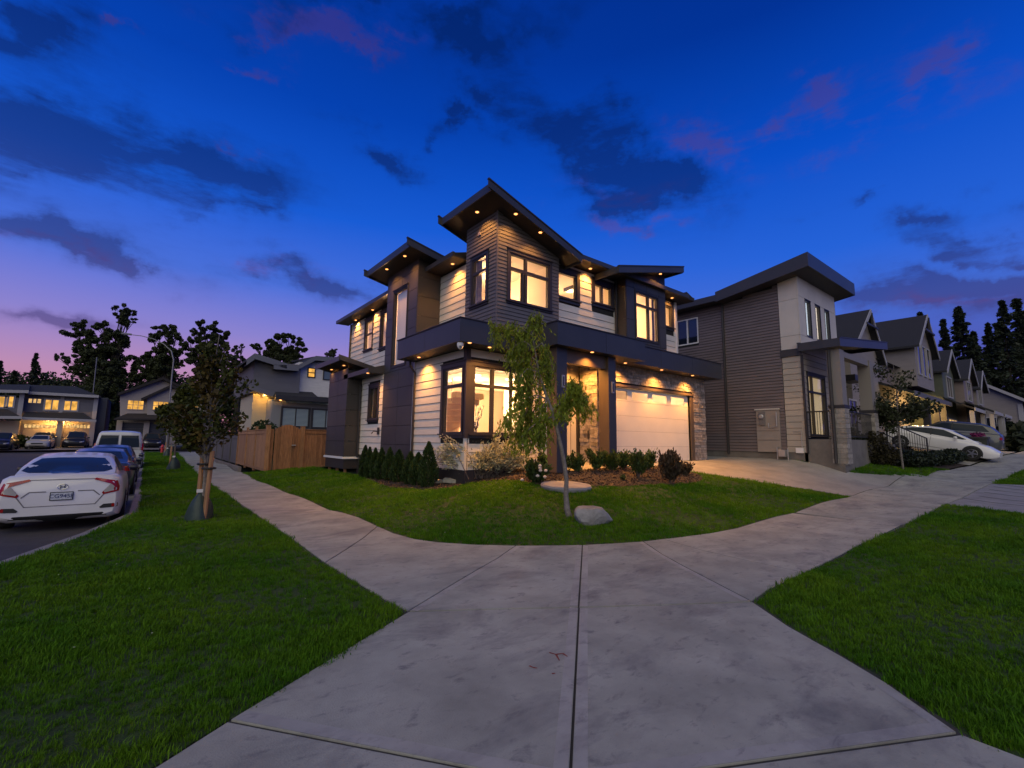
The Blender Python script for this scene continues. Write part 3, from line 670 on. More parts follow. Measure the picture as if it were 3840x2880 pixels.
# blades of grass, scattered in tufts
grass_m = bpy.data.materials.new('grass_blade'); grass_m.use_nodes = True
def _g():
    t = grass_m.node_tree; b = t.nodes['Principled BSDF']; L = t.links.new
    g = N(t, 'ShaderNodeNewGeometry'); n1_ = N(t, 'ShaderNodeTexNoise', inp={'Scale': .55, 'Detail': 4}); n2_ = N(t, 'ShaderNodeTexNoise', inp={'Scale': 5.0, 'Detail': 3})
    L(g.outputs['Position'], n1_.inputs['Vector']); L(g.outputs['Position'], n2_.inputs['Vector'])
    oi = N(t, 'ShaderNodeObjectInfo')
    m1 = N(t, 'ShaderNodeMapRange', inp={1: .36, 2: .64}); L(n1_.outputs[0], m1.inputs[0])
    mx = N(t, 'ShaderNodeMix', data_type='RGBA', inp={6: (.045, .138, .005, 1), 7: (.098, .195, .007, 1)}); L(m1.outputs[0], mx.inputs[0])
    ad = N(t, 'ShaderNodeMath', operation='MULTIPLY_ADD', inp={1: .8}); L(oi.outputs['Random'], ad.inputs[0]); L(n2_.outputs[0], ad.inputs[2])
    ad2 = N(t, 'ShaderNodeMath', operation='MULTIPLY_ADD', inp={1: .5}); L(g.outputs['Random Per Island'], ad2.inputs[0]); L(ad.outputs[0], ad2.inputs[2])
    m2 = N(t, 'ShaderNodeMapRange', inp={1: .4, 2: 1.6, 3: .45, 4: 1.55}); L(ad2.outputs[0], m2.inputs[0])
    vm = N(t, 'ShaderNodeVectorMath', operation='SCALE'); L(mx.outputs[2], vm.inputs[0]); L(m2.outputs[0], vm.inputs['Scale'])
    L(vm.outputs[0], b.inputs['Base Color']); b.inputs['Roughness'].default_value = .65; b.inputs['Specular IOR Level'].default_value = .15
    tl = N(t, 'ShaderNodeBsdfTranslucent'); L(vm.outputs[0], tl.inputs[0]); ms = N(t, 'ShaderNodeMixShader', inp={0: .35}); L(b.outputs[0], ms.inputs[1]); L(tl.outputs[0], ms.inputs[2])
    L(ms.outputs[0], t.nodes['Material Output'].inputs[0])
_g()
tufts = bpy.data.collections.new('grass_tufts')
for k in range(6):
    V, Fc = [], []
    for j in range(16):
        a = rnd.uniform(0, 2 * PI); r = rnd.uniform(0, .065) ; x, y = r * math.cos(a), r * math.sin(a)
        h = rnd.uniform(.028, .062) * (1.5 if rnd.random() < .06 else 1); w = rnd.uniform(.0022, .0040); b = rnd.uniform(0, 2 * PI); ln = rnd.uniform(.1, 1.0) * h
        dx, dy = math.cos(b), math.sin(b); px, py = -dy * w, dx * w; i = len(V)
        V += [(x - px, y - py, -.01), (x + px, y + py, -.01), (x + dx * ln * .35 + px * .8, y + dy * ln * .35 + py * .8, h * .6), (x + dx * ln * .35 - px * .8, y + dy * ln * .35 - py * .8, h * .6), (x + dx * ln, y + dy * ln, h)]
        Fc += [(i, i + 1, i + 2, i + 3), (i + 3, i + 2, i + 4)]
    me = bpy.data.meshes.new('grass_tuft'); me.from_pydata(V, [], Fc); me.materials.append(grass_m); me.update()
    o = bpy.data.objects.new('grass_tuft', me); tufts.objects.link(o)
gn = bpy.data.node_groups.new('scatter_grass', 'GeometryNodeTree')
gn.interface.new_socket('Geometry', in_out='INPUT', socket_type='NodeSocketGeometry'); gn.interface.new_socket('Geometry', in_out='OUTPUT', socket_type='NodeSocketGeometry')
gi = gn.nodes.new('NodeGroupInput'); go = gn.nodes.new('NodeGroupOutput'); ci = gn.nodes.new('GeometryNodeCollectionInfo'); ci.inputs['Collection'].default_value = tufts; ci.inputs['Separate Children'].default_value = True
iop = gn.nodes.new('GeometryNodeInstanceOnPoints'); iop.inputs['Pick Instance'].default_value = True
mp_ = gn.nodes.new('GeometryNodeMeshToPoints')
def attr(nm, dt):
    a = gn.nodes.new('GeometryNodeInputNamedAttribute'); a.data_type = dt; a.inputs['Name'].default_value = nm; return a
ar, as_, ai = attr('rot', 'FLOAT_VECTOR'), attr('scl', 'FLOAT'), attr('pick', 'INT')
gl = gn.links.new
gl(gi.outputs[0], mp_.inputs['Mesh']); gl(mp_.outputs[0], iop.inputs['Points']); gl(ci.outputs[0], iop.inputs['Instance']); gl(ar.outputs['Attribute'], iop.inputs['Rotation']); gl(as_.outputs['Attribute'], iop.inputs['Scale']); gl(ai.outputs['Attribute'], iop.inputs['Instance Index']); gl(iop.outputs[0], go.inputs[0])
def grass(poly, label, dens_fn, hole=None):
    P = np.array(poly); lo_, hi_ = P.min(0) - .0, P.max(0); pts = []
    cell = 1.0
    for x in np.arange(lo_[0], hi_[0], cell):
        for y in np.arange(lo_[1], hi_[1], cell):
            d = math.hypot(x + .5, y + .5)
            v = Vector((x + .5, y + .5, 0)); f = v.dot(ef_); s = abs(v.dot(ex_))
            if f < .2 or s > f * 1.22 + 1.0: continue
            n = int(dens_fn(d)); q = npr.uniform((x, y), (x + cell, y + cell), (n, 2)); pts.append(q)
    if not pts: return
    q = np.concatenate(pts); q = q[inpoly(q, poly)]
    if hole: q = q[~inpoly(q, hole)]
    z = hts(q)
    me = bpy.data.meshes.new('grass'); me.vertices.add(len(q)); me.vertices.foreach_set('co', np.column_stack([q, z]).ravel()); 
    a = me.attributes.new('rot', 'FLOAT_VECTOR', 'POINT'); a.data.foreach_set('vector', np.column_stack([npr.normal(0, .12, (len(q), 2)), npr.uniform(0, 6.28, len(q))]).astype(np.float32).ravel())
    d = np.hypot(q[:, 0], q[:, 1]); lump = .85 + .30 * np.sin(q[:, 0] * 1.7 + 1.3 * np.sin(q[:, 1] * 1.1)) * np.sin(q[:, 1] * 2.1)
    a = me.attributes.new('scl', 'FLOAT', 'POINT'); a.data.foreach_set('value', (npr.uniform(.7, 1.25, len(q)) * lump * np.interp(d, [2, 8, 20, 50], [.80, .95, 1.5, 2.4])).astype(np.float32))
    a = me.attributes.new('pick', 'INT', 'POINT'); a.data.foreach_set('value', npr.integers(0, 6, len(q)).astype(np.int32))
    me.update(); o = link('grass', me, kind='stuff'); o['label'] = label; o['category'] = 'grass'
    md = o.modifiers.new('scatter', 'NODES'); md.node_group = gn; print('tufts', label, len(q))
dfn = lambda d: float(np.interp(d, [0, 3, 6, 10, 16, 30, 60], [760, 760, 480, 270, 150, 46, 12]))
grass(house_lawn, 'mown lawn in front of the corner house', dfn)
grass(left_verge, 'grass verge between parked cars and pavement', dfn)
grass(right_verge, 'grass verge at the right of the pavement junction', dfn)
grass(far_verge, 'far grass verge beyond the stamped apron', dfn)
grass(strip_lawn, 'narrow grass strip before the grey neighbour house', dfn)
# ------------------------------------------------------------------ the corner house
H = empty('corner_house', (11.5, 15, .6), 'modern two-storey corner house in white and charcoal with glowing windows', 'house')
XL, YB, YG, W1X, W2Y = 6.84, 10.64, 9.65, 7.70, 10.16
ZT_, ZB_ = 4.80, 4.18
# --- openings (u0,u1,z0,z1)
Lw = (10.80, 11.86, 1.80, 3.70); Rw = (7.06, 9.10, 1.80, 3.70)
L0 = (16.72, 17.60, 2.38, 3.64)
tall = (14.55, 15.66, 4.22, 7.02)
tower2_l, tower2_r = 16.30, 13.80
# ground floor, left wall from the corner to the stair tower, white lap boards
wall_shell(H, 'x', XL, YB, 13.80, .55, ZB_, [Lw]); siding(H, white_siding, 'x', XL, YB + .06, 13.72, .82, ZB_, .238, [(Lw[0] - .1, Lw[1] + .1, Lw[2] - .1, Lw[3] + .1)])
wall_shell(H, 'y', YB, XL, 9.95, .55, ZB_, [Rw]); siding(H, white_siding, 'y', YB, XL + .08, 9.50, .82, ZB_, .238, [(Rw[0] - .1, Rw[1] + .1, Rw[2] - .1, Rw[3] + .1)])
piece('corner_board', black_trim, H, XL - .045, XL + .10, YB - .045, YB + .10, 1.68, ZB_); piece('corner_board', white_siding, H, XL - .026, XL + .05, YB - .026, YB + .05, .815, 1.68)
piece('corner_board', black_trim, H, 9.50, 9.60, YB - .05, YB, .80, ZB_)
piece('cladding_panel', white_siding, H, 9.605, 9.90, YB - .03, YB, .95, ZB_)
piece('skirt', black_trim, H, XL - .02, XL + .12, YB - .02, 13.76, .30, .815)
piece('skirt', black_trim, H, XL + .121, 9.95, YB - .02, YB + .12, .30, .815)
wl = window(H, 'x', XL, Lw[0], Lw[1], Lw[2], Lw[3], hs=[(3.16, Lw[0] + .05, Lw[1] - .05, .09)], trim=.12)
wr = window(H, 'y', YB, Rw[0], Rw[1], Rw[2], Rw[3], vs=[(7.73, 1.85, 3.65, .10), (8.42, 1.85, 3.65, .06)], hs=[(3.16, 7.10, 9.06, .09)], trim=.12)
# far left ground floor beyond the tower
wall_shell(H, 'x', XL, 16.30, 18.85, .30, ZB_, [L0]); siding(H, white_siding, 'x', XL, 16.32, 18.60, 1.02, 4.10, .238, [(L0[0] - .1, L0[1] + .1, L0[2] - .1, L0[3] + .1)])
piece('skirt', black_trim, H, XL - .02, XL + .12, 16.3, 18.6, .15, 1.015)
window(H, 'x', XL, *L0, vs=[(17.16, 2.43, 3.59, .06)], trim=.09)
# stair tower of dark panels with the tall window
gcut = lambda y: 7.86
wall_shell(H, 'x', XL, 13.80, 16.30, .50, 7.78, [tall])
panels(H, dark_panel, 'x', XL, [13.80, 15.02, 16.30], [.60, 1.45, 2.10, 2.76, 3.42, 4.06, 4.72, 5.4, 6.07, 6.75, 7.42, 7.80], [tall])
wall_shell(H, 'y', 13.80, XL, 7.84, 4.6, 7.55, outer=dark_gap)
panels(H, mat('brown_panel', (.046, .041, .040), .5, var=.2, nscale=1.0, rnd_amt=.06), 'y', 13.80, [XL - .02, 7.78], [4.6, 5.1, 5.78, 6.46, 7.14, 7.80], t=.022, ztop=lambda x: 7.77 - .2115 * (x - XL))
tw = window(H, 'x', XL, *tall, hs=[], trim=.05, sill=False, frame=.05, topcap=True)
piece('curtain', mat('sheer_blind', (.75, .68, .58), .9, emis=(1.0, .62, .30), estr=.0), tw, XL + .10, XL + .12, 14.6, 15.6, 4.3, 6.97)
piece('roof', shingle, H, 6.1, 6.11, 14, 14.01, 7.9, 7.91) if False else None
# --- upper floor, set back
s1h = []
wall_shell(H, 'x', W1X, 12.10, 13.80, 4.6, 7.34); siding(H, white_siding, 'x', W1X, 11.9, 13.78, 4.75, 7.30, .238)
w0a, w0b = (18.62, 19.3, 5.25, 6.95), None
def mkX(z, a, b, X): return (min(onX(*z(*a), X).y, onX(*z(*b), X).y), max(onX(*z(*a), X).y, onX(*z(*b), X).y), min(onX(*z(*a), X).z, onX(*z(*b), X).z), max(onX(*z(*a), X).z, onX(*z(*b), X).z))
w0a = mkX(Z3, (412, 138), (462, 370), W1X); w0b = mkX(Z3, (552, 75), (590, 355), W1X); w0b = (w0b[0] - .9, w0b[1], w0b[2], w0a[3])
wall_shell(H, 'x', W1X, 16.30, 22.75, .3, 7.34, [w0a, w0b])
siding(H, white_siding, 'x', W1X, 16.25, 22.72, 4.2, 7.30, .238, [(w[0] - .1, w[1] + .1, w[2] - .1, w[3] + .1) for w in (w0a, w0b)])
window(H, 'x', W1X, *w0a, hs=[((w0a[2] + w0a[3]) / 2 + .05, w0a[0] + .04, w0a[1] - .04, .06)], trim=.10); window(H, 'x', W1X, *w0b, trim=.10, vs=[((w0b[0] + w0b[1]) / 2, w0b[2] + .05, w0b[3] - .05, .06)])
piece('corner_board', white_trim, H, W1X - .035, W1X + .02, 22.70, 22.80, 4.2, 7.32)
for (u0, u1) in ((4.6, 0),): pass
# upper front wall with two windows
g1 = (9.80, 10.72, 6.17, 7.03); g2 = (11.57, 12.48, 6.32, 7.02)
wall_shell(H, 'y', W2Y, 9.60, 13.0, 4.6, 7.34, [g1, g2]); siding(H, white_siding, 'y', W2Y, 9.74, 12.74, 4.83, 7.18, .238, [(w[0] - .12, w[1] + .12, w[2] - .15, w[3] + .16) for w in (g1, g2)])
piece('frieze_board', white_siding, H, 9.72, 12.74, W2Y - .03, W2Y, 7.18, 7.30)
window(H, 'y', W2Y, *g1, trim=.13, head=.02); window(H, 'y', W2Y, *g2, vs=[(11.99, 6.37, 6.97, .09)], trim=.13, head=.02)
g3 = (15.50, 16.22, 6.20, 7.08)
wall_shell(H, 'y', W2Y, 14.9, 16.5, 4.6, 7.34, [g3]); siding(H, white_siding, 'y', W2Y, 15.0, 16.42, 4.75, 7.28, .238, [(g3[0] - .12, g3[1] + .12, g3[2] - .15, g3[3] + .13)])
window(H, 'y', W2Y, *g3, trim=.12)
piece('corner_board', white_trim, H, 16.42, 16.52, W2Y - .035, W2Y + .03, 4.7, 7.30)
# blind side and back walls
mb = MB(); mb.box(16.5, 16.64, W2Y, 22.8, 4.2, 7.34); mb.box(7.7, 16.64, 22.8, 22.94, .3, 7.34); mb.box(17.41, 17.55, 9.8, 22.8, .3, 4.18); mb.box(16.64, 17.55, 22.66, 22.8, .3, 4.18)
mb.build('wall', white_siding, H)
# grey corner tower
TX, TY, TR, TBk = 7.31, 9.95, 9.70, 11.53
rk = lambda x: 8.12 - .312 * (x - TX)
lg = (10.42, 11.16, 5.56, 6.98); rg = (7.74, 9.29, 5.56, 6.99)
wall_shell(H, 'x', TX, TY, TBk, 4.6, 8.10, [lg]); siding(H, grey_siding, 'x', TX, TY + .02, TBk, 4.70, 8.12, .109, [(lg[0] - .08, lg[1] + .08, lg[2] - .1, lg[3] + .08)])
wall_shell(H, 'y', TY, TX, TR, 4.6, 8.10, [rg], ztop=rk); siding(H, grey_siding, 'y', TY, TX + .02, TR, 4.70, 8.12, .109, [(rg[0] - .08, rg[1] + .08, rg[2] - .1, rg[3] + .08)], ztop=lambda x: rk(x) + .02)
piece('corner_board', grey_siding, H, TX - .024, TX + .02, TY - .024, TY + .02, 4.70, 8.11)
mb = MB(); mb.box(TR - .14, TR, TY + .14, W2Y, 4.6, 7.48); mb.box(TX + .14, W1X + .1, TBk - .14, TBk, 4.6, 8.0); mb.build('wall', [grey_siding], H)
window(H, 'x', TX, *lg, hs=[(6.53, lg[0] + .04, lg[1] - .04, .08)], trim=.09)
window(H, 'y', TY, *rg, vs=[(8.37, 5.6, 6.95, .08), (8.25, 5.6, 6.5, .05)], hs=[(6.53, rg[0] + .04, rg[1] - .04, .08)], trim=.09)
# roof-top bay of dark panels on the right
BX0, BX1, BY = 12.74, 15.12, 9.72
bk = lambda x: 7.42 + .246 * (x - 11.93) - .2
bw = (13.26, 14.60, 5.27, 6.99)
wall_shell(H, 'y', BY, BX0, BX1, 4.6, 8.0, [bw], ztop=lambda x: bk(x) - .01)
panels(H, dark_panel, 'y', BY, [BX0, 13.2, 13.93, 14.7, BX1], [4.60, 5.12, 5.9, 7.08, 8.0], [bw], ztop=lambda x: bk(x))
wall_shell(H, 'x', BX0, BY + .02, W2Y, 4.6, 7.40); panels(H, MATS['brown_panel'], 'x', BX0, [BY - .018, W2Y], [4.6, 5.12, 5.9, 7.06, 7.42], t=.02)
mb = MB(); mb.box(BX1 - .14, BX1, BY + .14, W2Y + .1, 4.6, 7.9); mb.build('wall', dark_panel, H)
window(H, 'y', BY, *bw, vs=[(14.03, 5.32, 6.94, .08)], hs=[(6.52, bw[0] + .04, bw[1] - .04, .08)], trim=.04, sill=False, topcap=False)
# --- roofs
def hip(parent, x0, x1, y0, y1, z, slope, m=shingle, fas=band_metal, fh=.14, sof=soffit_m, light=True, name='roof'):
    w, l = x1 - x0, y1 - y0; h = min(w, l) / 2 * slope
    if w < l: r0, r1 = (x0 + w / 2, y0 + w / 2, z + fh + h), (x0 + w / 2, y1 - w / 2, z + fh + h)
    else: r0, r1 = (x0 + l / 2, y0 + l / 2, z + fh + h), (x1 - l / 2, y0 + l / 2, z + fh + h)
    mb = MB(); zt = z + fh - .02
    c = [(x0, y0, zt), (x1, y0, zt), (x1, y1, zt), (x0, y1, zt)]; b = [(x, y, z + .03) for x, y, _ in c]
    mb.add(c + b + [r0, r1], [(0, 1, 9, 8) if w >= l else (0, 1, 8), (1, 2, 9) if w >= l else (1, 2, 9, 8), (2, 3, 8, 9) if w >= l else (2, 3, 9), (3, 0, 8) if w >= l else (3, 0, 8, 9),
                                (4, 5, 1, 0), (5, 6, 2, 1), (6, 7, 3, 2), (7, 4, 0, 3), (7, 6, 5, 4)])
    ro = mb.build(name, m, parent)
    g = MB(); t = .09
    g.box(x0 - t, x1 + t, y0 - t, y0, z - .01, z + fh); g.box(x0 - t, x1 + t, y1, y1 + t, z - .01, z + fh); g.box(x0 - t, x0, y0, y1, z - .012, z + fh - .002); g.box(x1, x1 + t, y0, y1, z - .012, z + fh - .002)
    g.build('gutter', fas, ro); MB().box(x0, x1, y0, y1, z, z + .028).build('soffit', sof, ro); return ro
def rake_roof(parent, x0, x1, y0, y1, z0, z1, th=.12, fh=.24, horn=.12, hi='l', m=shingle, fas=band_metal):
    # single slope roof: z0 at x0, z1 at x1 (top surface); high end has a recessed eave board
    r = MB(); r.prism([(x0, y0, z0), (x1, y0, z1), (x1, y0, z1 - th), (x0, y0, z0 - th)], (0, y1 - y0, 0)); ro = r.build('roof', m, parent)
    s = MB(); s.prism([(x0 + .02, y0 + .02, z0 - th - .002), (x1 - .02, y0 + .02, z1 - th - .002), (x1 - .02, y0 + .02, z1 - th - .03), (x0 + .02, y0 + .02, z0 - th - .03)], (0, y1 - y0 - .04, 0)); s.build('soffit', soffit_m, ro)
    for y in (y0 - .04, y1):
        f = MB(); sg = -1 if hi == 'l' else 1; hx = horn
        a0 = x0 - (hx if hi == 'l' else 0); a1 = x1 + (hx if hi == 'r' else 0); k = (z1 - z0) / (x1 - x0)
        za, zb = z0 + k * (a0 - x0) + .03, z0 + k * (a1 - x0) + .03
        f.prism([(a0, y, za), (a1, y, zb), (a1, y, zb - fh), (a0, y, za - fh)], (0, .04, 0)); f.build('fascia_panel', fas, ro)
        c = MB(); c.prism([(a0 - .01, y - .02, za + .012), (a1 + .01, y - .02, zb + .012), (a1 + .01, y - .02, zb - .028), (a0 - .01, y - .02, za - .028)], (0, .08, 0)); c.build('drip_edge', black_trim, ro)
    for x, z, sx in ((x0, z0, -1), (x1, z1, 1)):
        MB().box(x - (.04 if sx < 0 else 0), x + (.04 if sx > 0 else 0), y0, y1, z - .02 - fh * .85, z + .005).build('fascia_panel', fas, ro)
    return ro
hip(H, 7.68, 16.6, 10.14, 22.9, 7.48, .24, fh=.05)
def eave(x0, x1, y0, y1, side):
    z = 7.36; zi = 7.50 + .24 * .6
    if side == 'x': P = [(x0, y0, 7.48), (x1, y0, zi), (x1, y0, 7.39), (x0, y0, 7.39)]; off = (0, y1 - y0, 0); g = (x0 - .09, x0, y0, y1)
    elif side == 'x+': P = [(x1, y0, 7.48), (x0, y0, zi), (x0, y0, 7.39), (x1, y0, 7.39)]; off = (0, y1 - y0, 0); g = (x1, x1 + .09, y0, y1)
    else: P = [(x0, y0, 7.48), (x0, y1, zi), (x0, y1, 7.39), (x0, y0, 7.39)]; off = (x1 - x0, 0, 0); g = (x0, x1, y0 - .09, y0)
    ro = MB().prism(P, off).build('roof', shingle, H); MB().box(*g, 7.35, 7.50).build('gutter', band_metal, ro); MB().box(x0, x1, y0, y1, 7.36, 7.388).build('soffit', soffit_m, ro)
eave(7.16, 7.70, 11.98, 23.2, 'x'); eave(9.92, 16.52, 9.62, 10.16, 'y'); eave(16.52, 16.98, 9.62, 23.2, 'x+')
rake_roof(H, 6.68, 10.12, 9.38, 12.0, 8.44, 7.34, horn=.13)
rake_roof(H, 6.22, 8.3, 13.22, 16.90, 8.04, 7.60, horn=.13)
rake_roof(H, 11.60, 15.42, 9.14, 11.6, 7.30, 8.24, horn=.06, hi='r')
# lower roof over the far left window, and the small dark annexe
def lean(parent, x0, x1, y0, y1, zlo, zhi, fh=.16):   # slopes up towards the house (+x)
    r = MB(); r.prism([(x0, y0, zlo), (x1, y0, zhi), (x1, y0, zhi - .08), (x0, y0, zlo - .08)], (0, y1 - y0, 0)); ro = r.build('roof', shingle, parent)
    g = MB(); g.box(x0 - .09, x0, y0 - .02, y1 + .02, zlo - fh, zlo + .01); g.build('gutter', band_metal, ro)
    MB().box(x0, x1, y0, y1, zlo - fh, zlo - fh + .03).build('soffit', soffit_m, ro)
    MB().prism([(x0, y0 - .03, zlo + .02), (x1, y0 - .03, zhi + .02), (x1, y0 - .03, zlo - fh), (x0, y0 - .03, zlo - fh)], (0, .03, 0)).build('fascia_panel', band_metal, ro)
lean(H, 6.32, 7.70, 16.35, 18.95, 4.22, 4.62)
AX0, AY0, AY1 = 6.25, 18.50, 20.85
wall_shell(H, 'x', AX0, AY0, AY1, .9, 4.45); panels(H, dark_panel, 'x', AX0, [AY0, 19.62, AY1], [.93, 1.54, 2.15, 2.78, 3.42, 4.05, 4.47])
wall_shell(H, 'y', AY0, AX0, XL + .02, .9, 4.45); panels(H, MATS['brown_panel'], 'y', AY0, [AX0 - .018, XL - .03], [.93, 1.54, 2.15, 2.78, 3.42, 4.05, 4.4])
MB().box(AX0 - .06, XL, AY0 - .06, AY1 + .05, .84, .925).build('ledge', white_trim, H)
MB().box(AX0 + .01, W1X, AY0 + .02, AY1, .45, .835).build('skirt', black_trim, H)
mb = MB(); [mb.box(AX0 + .1, AX0 + .19, y, y + .09, .1, .46) for y in (AY0 + .15, AY0 + 1.1, AY1 - .25)]; mb.build('support_post', cedar, H)
rr = MB(); rr.prism([(5.75, AY0 - .45, 4.85), (7.7, AY0 - .45, 4.40), (7.7, AY0 - .45, 4.32), (5.75, AY0 - .45, 4.73)], (0, AY1 - AY0 + .9, 0)); ro = rr.build('roof', shingle, H)
MB().prism([(5.68, AY0 - .49, 4.90), (7.7, AY0 - .49, 4.43), (7.7, AY0 - .49, 4.27), (5.68, AY0 - .49, 4.70)], (0, .04, 0)).build('fascia_panel', band_metal, ro)
MB().box(5.71, 5.75, AY0 - .45, AY1 + .45, 4.66, 4.85).build('fascia_panel', band_metal, ro)
wall_shell(H, 'x', W1X + .02, AY1, 22.8, .3, 4.3)
# --- canopy band round the first floor
deck = MB(); deck.box(6.24, 8.36, 10.04, 13.76, 4.215, 4.72); deck.box(8.36, 12.16, 8.64, 10.9, 4.215, 4.72); deck.box(12.16, 17.86, 9.09, 10.3, 4.215, 4.72)
deck.build('canopy_deck', soffit_m, H)
sf = MB(); sf.box(6.24, 8.34, 10.04, 13.76, 4.185, 4.214); sf.build('soffit', soffit_m, H)
MB().box(8.345, 12.15, 8.64, 12, 4.184, 4.2135).build('soffit', soffit_m, H); MB().box(12.152, 17.86, 9.09, 9.68, 4.185, 4.214).build('soffit', soffit_m, H)
def band(ax, c, us):
    for a, b in zip(us, us[1:]):
        if ax == 'x': piece('fascia_panel', band_metal, H, c, c + .035, a + .006, b - .006, ZB_, ZT_)
        else: piece('fascia_panel', band_metal, H, a + .006, b - .006, c, c + .035, ZB_, ZT_)
band('x', 6.20, [10.0, 11.95, 13.82]); band('y', 10.0, [6.20, 8.34]); band('x', 8.34, [8.60, 10.04]); band('y', 8.60, [8.34, 10.32, 12.2]); band('x', 12.165, [8.60, 9.05]); band('y', 9.05, [12.2, 13.75, 15.75, 17.92]); band('y', 13.80, [6.22, 6.82])
cap = MB()
for a in ((6.17, 6.24, 9.97, 13.85), (6.24, 8.31, 9.97, 10.04), (8.31, 8.38, 8.57, 10.04), (8.38, 12.17, 8.57, 8.64), (12.17, 12.23, 8.57, 9.02), (12.17, 17.95, 9.02, 9.09), (17.89, 17.95, 9.09, 10.4)): cap.box(*a, ZT_ - .002, ZT_ + .022)
cap.build('parapet_cap', black_trim, H)
piece('fascia_panel', band_metal, H, 17.86, 17.92, 9.056, 10.4, ZB_, ZT_ - .003)
MB().box(12.16, 17.55, 9.68, 10.29, 4.72, 4.74).build('canopy_deck', soffit_m, H) if False else None
MB().box(16.5, 17.86, 10.3, 22.8, 4.2, 4.6).build('roof', shingle, H)
# downspouts
def spout(pts, r=.04, parent=H): MB().tube(pts, r, 6).build('downspout', black_trim, parent)
spout([(6.62, 13.72, 4.17), (6.62, 13.70, 4.02), (6.77, 13.66, 3.80), (6.775, 13.66, .5)])
MB().box(6.79, 6.83, 13.74, 13.80, .82, 4.17).build('corner_board', white_trim, H)
spout([(W1X - .06, 22.62, 7.3), (W1X - .06, 22.62, 4.4)]); spout([(12.64, W2Y - .09, 7.33), (12.64, W2Y - .07, 4.8)]); spout([(9.93, 10.58, 4.17), (9.93, 10.58, .9)])
spout([(6.45, 18.40, 4.05), (6.74, 18.42, 3.8), (6.76, 18.42, .9)])
# --- porch posts, header and entry
for x0, x1, lx_ in ((8.58, 8.96, 8.80), (10.72, 11.05, 10.89)):
    p_ = piece('post', band_metal, H, x0, x1, 8.86, 9.24, .80, 4.18)
    s_ = piece('post_lit_side', mat('warm_brown', (.10, .07, .05), .5), H, x0 - .012, x0, 8.86, 9.24, .80, 4.17)  # lamplight on this post face put in as a thin brown plate
    lb = MB(); lb.box(lx_ - .05, lx_ + .05, 8.83, 8.86, 3.08, 3.42); wl_ = lb.build('wall_lamp', steel, H)
    MB().box(lx_ - .022, lx_ + .022, 8.822, 8.83, 3.12, 3.38).build('lens', mat('lamp_lens', (.04, .04, .05), .2), wl_)
header = MB(); header.box(8.62, 11.03, 8.95, 9.15, 3.80, 4.18); header.build('header_beam', MATS['warm_brown'], H)
piece('wall', MATS['warm_brown'], H, 8.6, 11.1, 9.16, 10.6, 4.12, 4.18)
# recessed door wall
piece('wall', white_siding, H, 9.96, 11.1, 10.44, 10.60, 3.52, 4.18)
piece('entry_side_wall', white_siding, H, 9.90, 9.955, 10.44, 10.64, .9, 4.18)
dfm = MB(); dfm.box(9.96, 10.03, 10.40, 10.52, .98, 3.42); dfm.box(10.98, 11.06, 10.40, 10.52, .98, 3.42); dfm.box(9.96, 11.06, 10.39, 10.53, 3.42, 3.52)
fd = dfm.build('door_frame', black_trim, H); door = MB().box(10.03, 10.98, 10.45, 10.50, .98, 3.42).build('front_door', door_white, H)
[MB().box(x, x + .016, 10.443, 10.45, 1.1, 3.35).build('groove', MATS['warm_brown'], door) for x in (10.48, 10.72)]; MB().box(10.10, 10.13, 10.39, 10.45, 1.7, 2.4).build('handle', black_trim, door)
piece('threshold', drive_conc, H, 9.95, 11.1, 10.2, 10.5, .90, .975)
# --- garage with ledge stone
GD = (11.66, 16.46, .97, 3.45)
wall_shell(H, 'y', YG, 11.1, 17.55, .9, 4.18, [GD], inner=plaster)
def stones(ax, c, u0, u1, z0, z1, hh, wmin, wmax, holes=()):
    n = round((z1 - z0) / hh); st = (z1 - z0) / n
    for i in range(n):
        a, b = z0 + i * st, z0 + (i + 1) * st
        for s, e in cut_spans(u0, u1, [(h[0], h[1]) for h in holes if h[2] < b - .02 and h[3] > a + .02]):
            u = s
            while u < e - .01:
                w = rnd.uniform(wmin, wmax); v = min(u + w, e)
                if e - v < wmin * .5: v = e
                d = rnd.uniform(.03, .062); g = .005
                if ax == 'x': piece('stone', ledge_stone, H, c - d, c, u + g, v - g, a + g * .8, b - g * .8)
                else: piece('stone', ledge_stone, H, u + g, v - g, c - d, c, a + g * .8, b - g * .8)
                u = v
gh = [(GD[0] - .12, GD[1] + .22, .5, GD[3] + .09)]
stones('y', YG, 11.12, 17.56, .98, 4.18, .096, .26, .62, gh)
stones('x', 11.10, YG - .05, 10.36, .98, 4.18, .128, .20, .40)
MB().box(11.102, 11.2, YG + .02, 10.9, .9, 4.18).build('wall', dark_gap, H)
gt = MB(); gt.box(GD[0] - .12, GD[0], YG - .05, YG + .12, .96, GD[3]); gt.box(GD[1], GD[1] + .22, YG - .045, YG + .14, .96, GD[3]); gt.box(GD[0] - .12, GD[1] + .22, YG - .07, YG + .10, GD[3], GD[3] + .09)
gt.build('garage_door_frame', mat('frame_brown', (.085, .062, .045), .5), H)
G = empty('garage_door', (14, YG, .97), parent=H)
rows = [.975, 1.49, 2.0, 2.51, 3.0, 3.44]
pn = [(11.80 + i * 1.165, 12.70 + i * 1.165) for i in range(4)]
yd0, yd1 = YG + .06, YG + .105
piece('seam_light_stop', dark_gap, G, GD[0], GD[1], yd1 + .004, yd1 + .02, .975, 3.02)  # added dark sheet, stops garage light showing through the panel seams
for a, b in zip(rows[:-2], rows[1:-1]):
    mb = MB(); mb.box(GD[0] + .01, GD[1] - .01, yd0, yd1, a + .0025, b - .0025); o = mb.build('door_panel', garage_white, G)
mb = MB(); a, b = rows[-2], rows[-1]
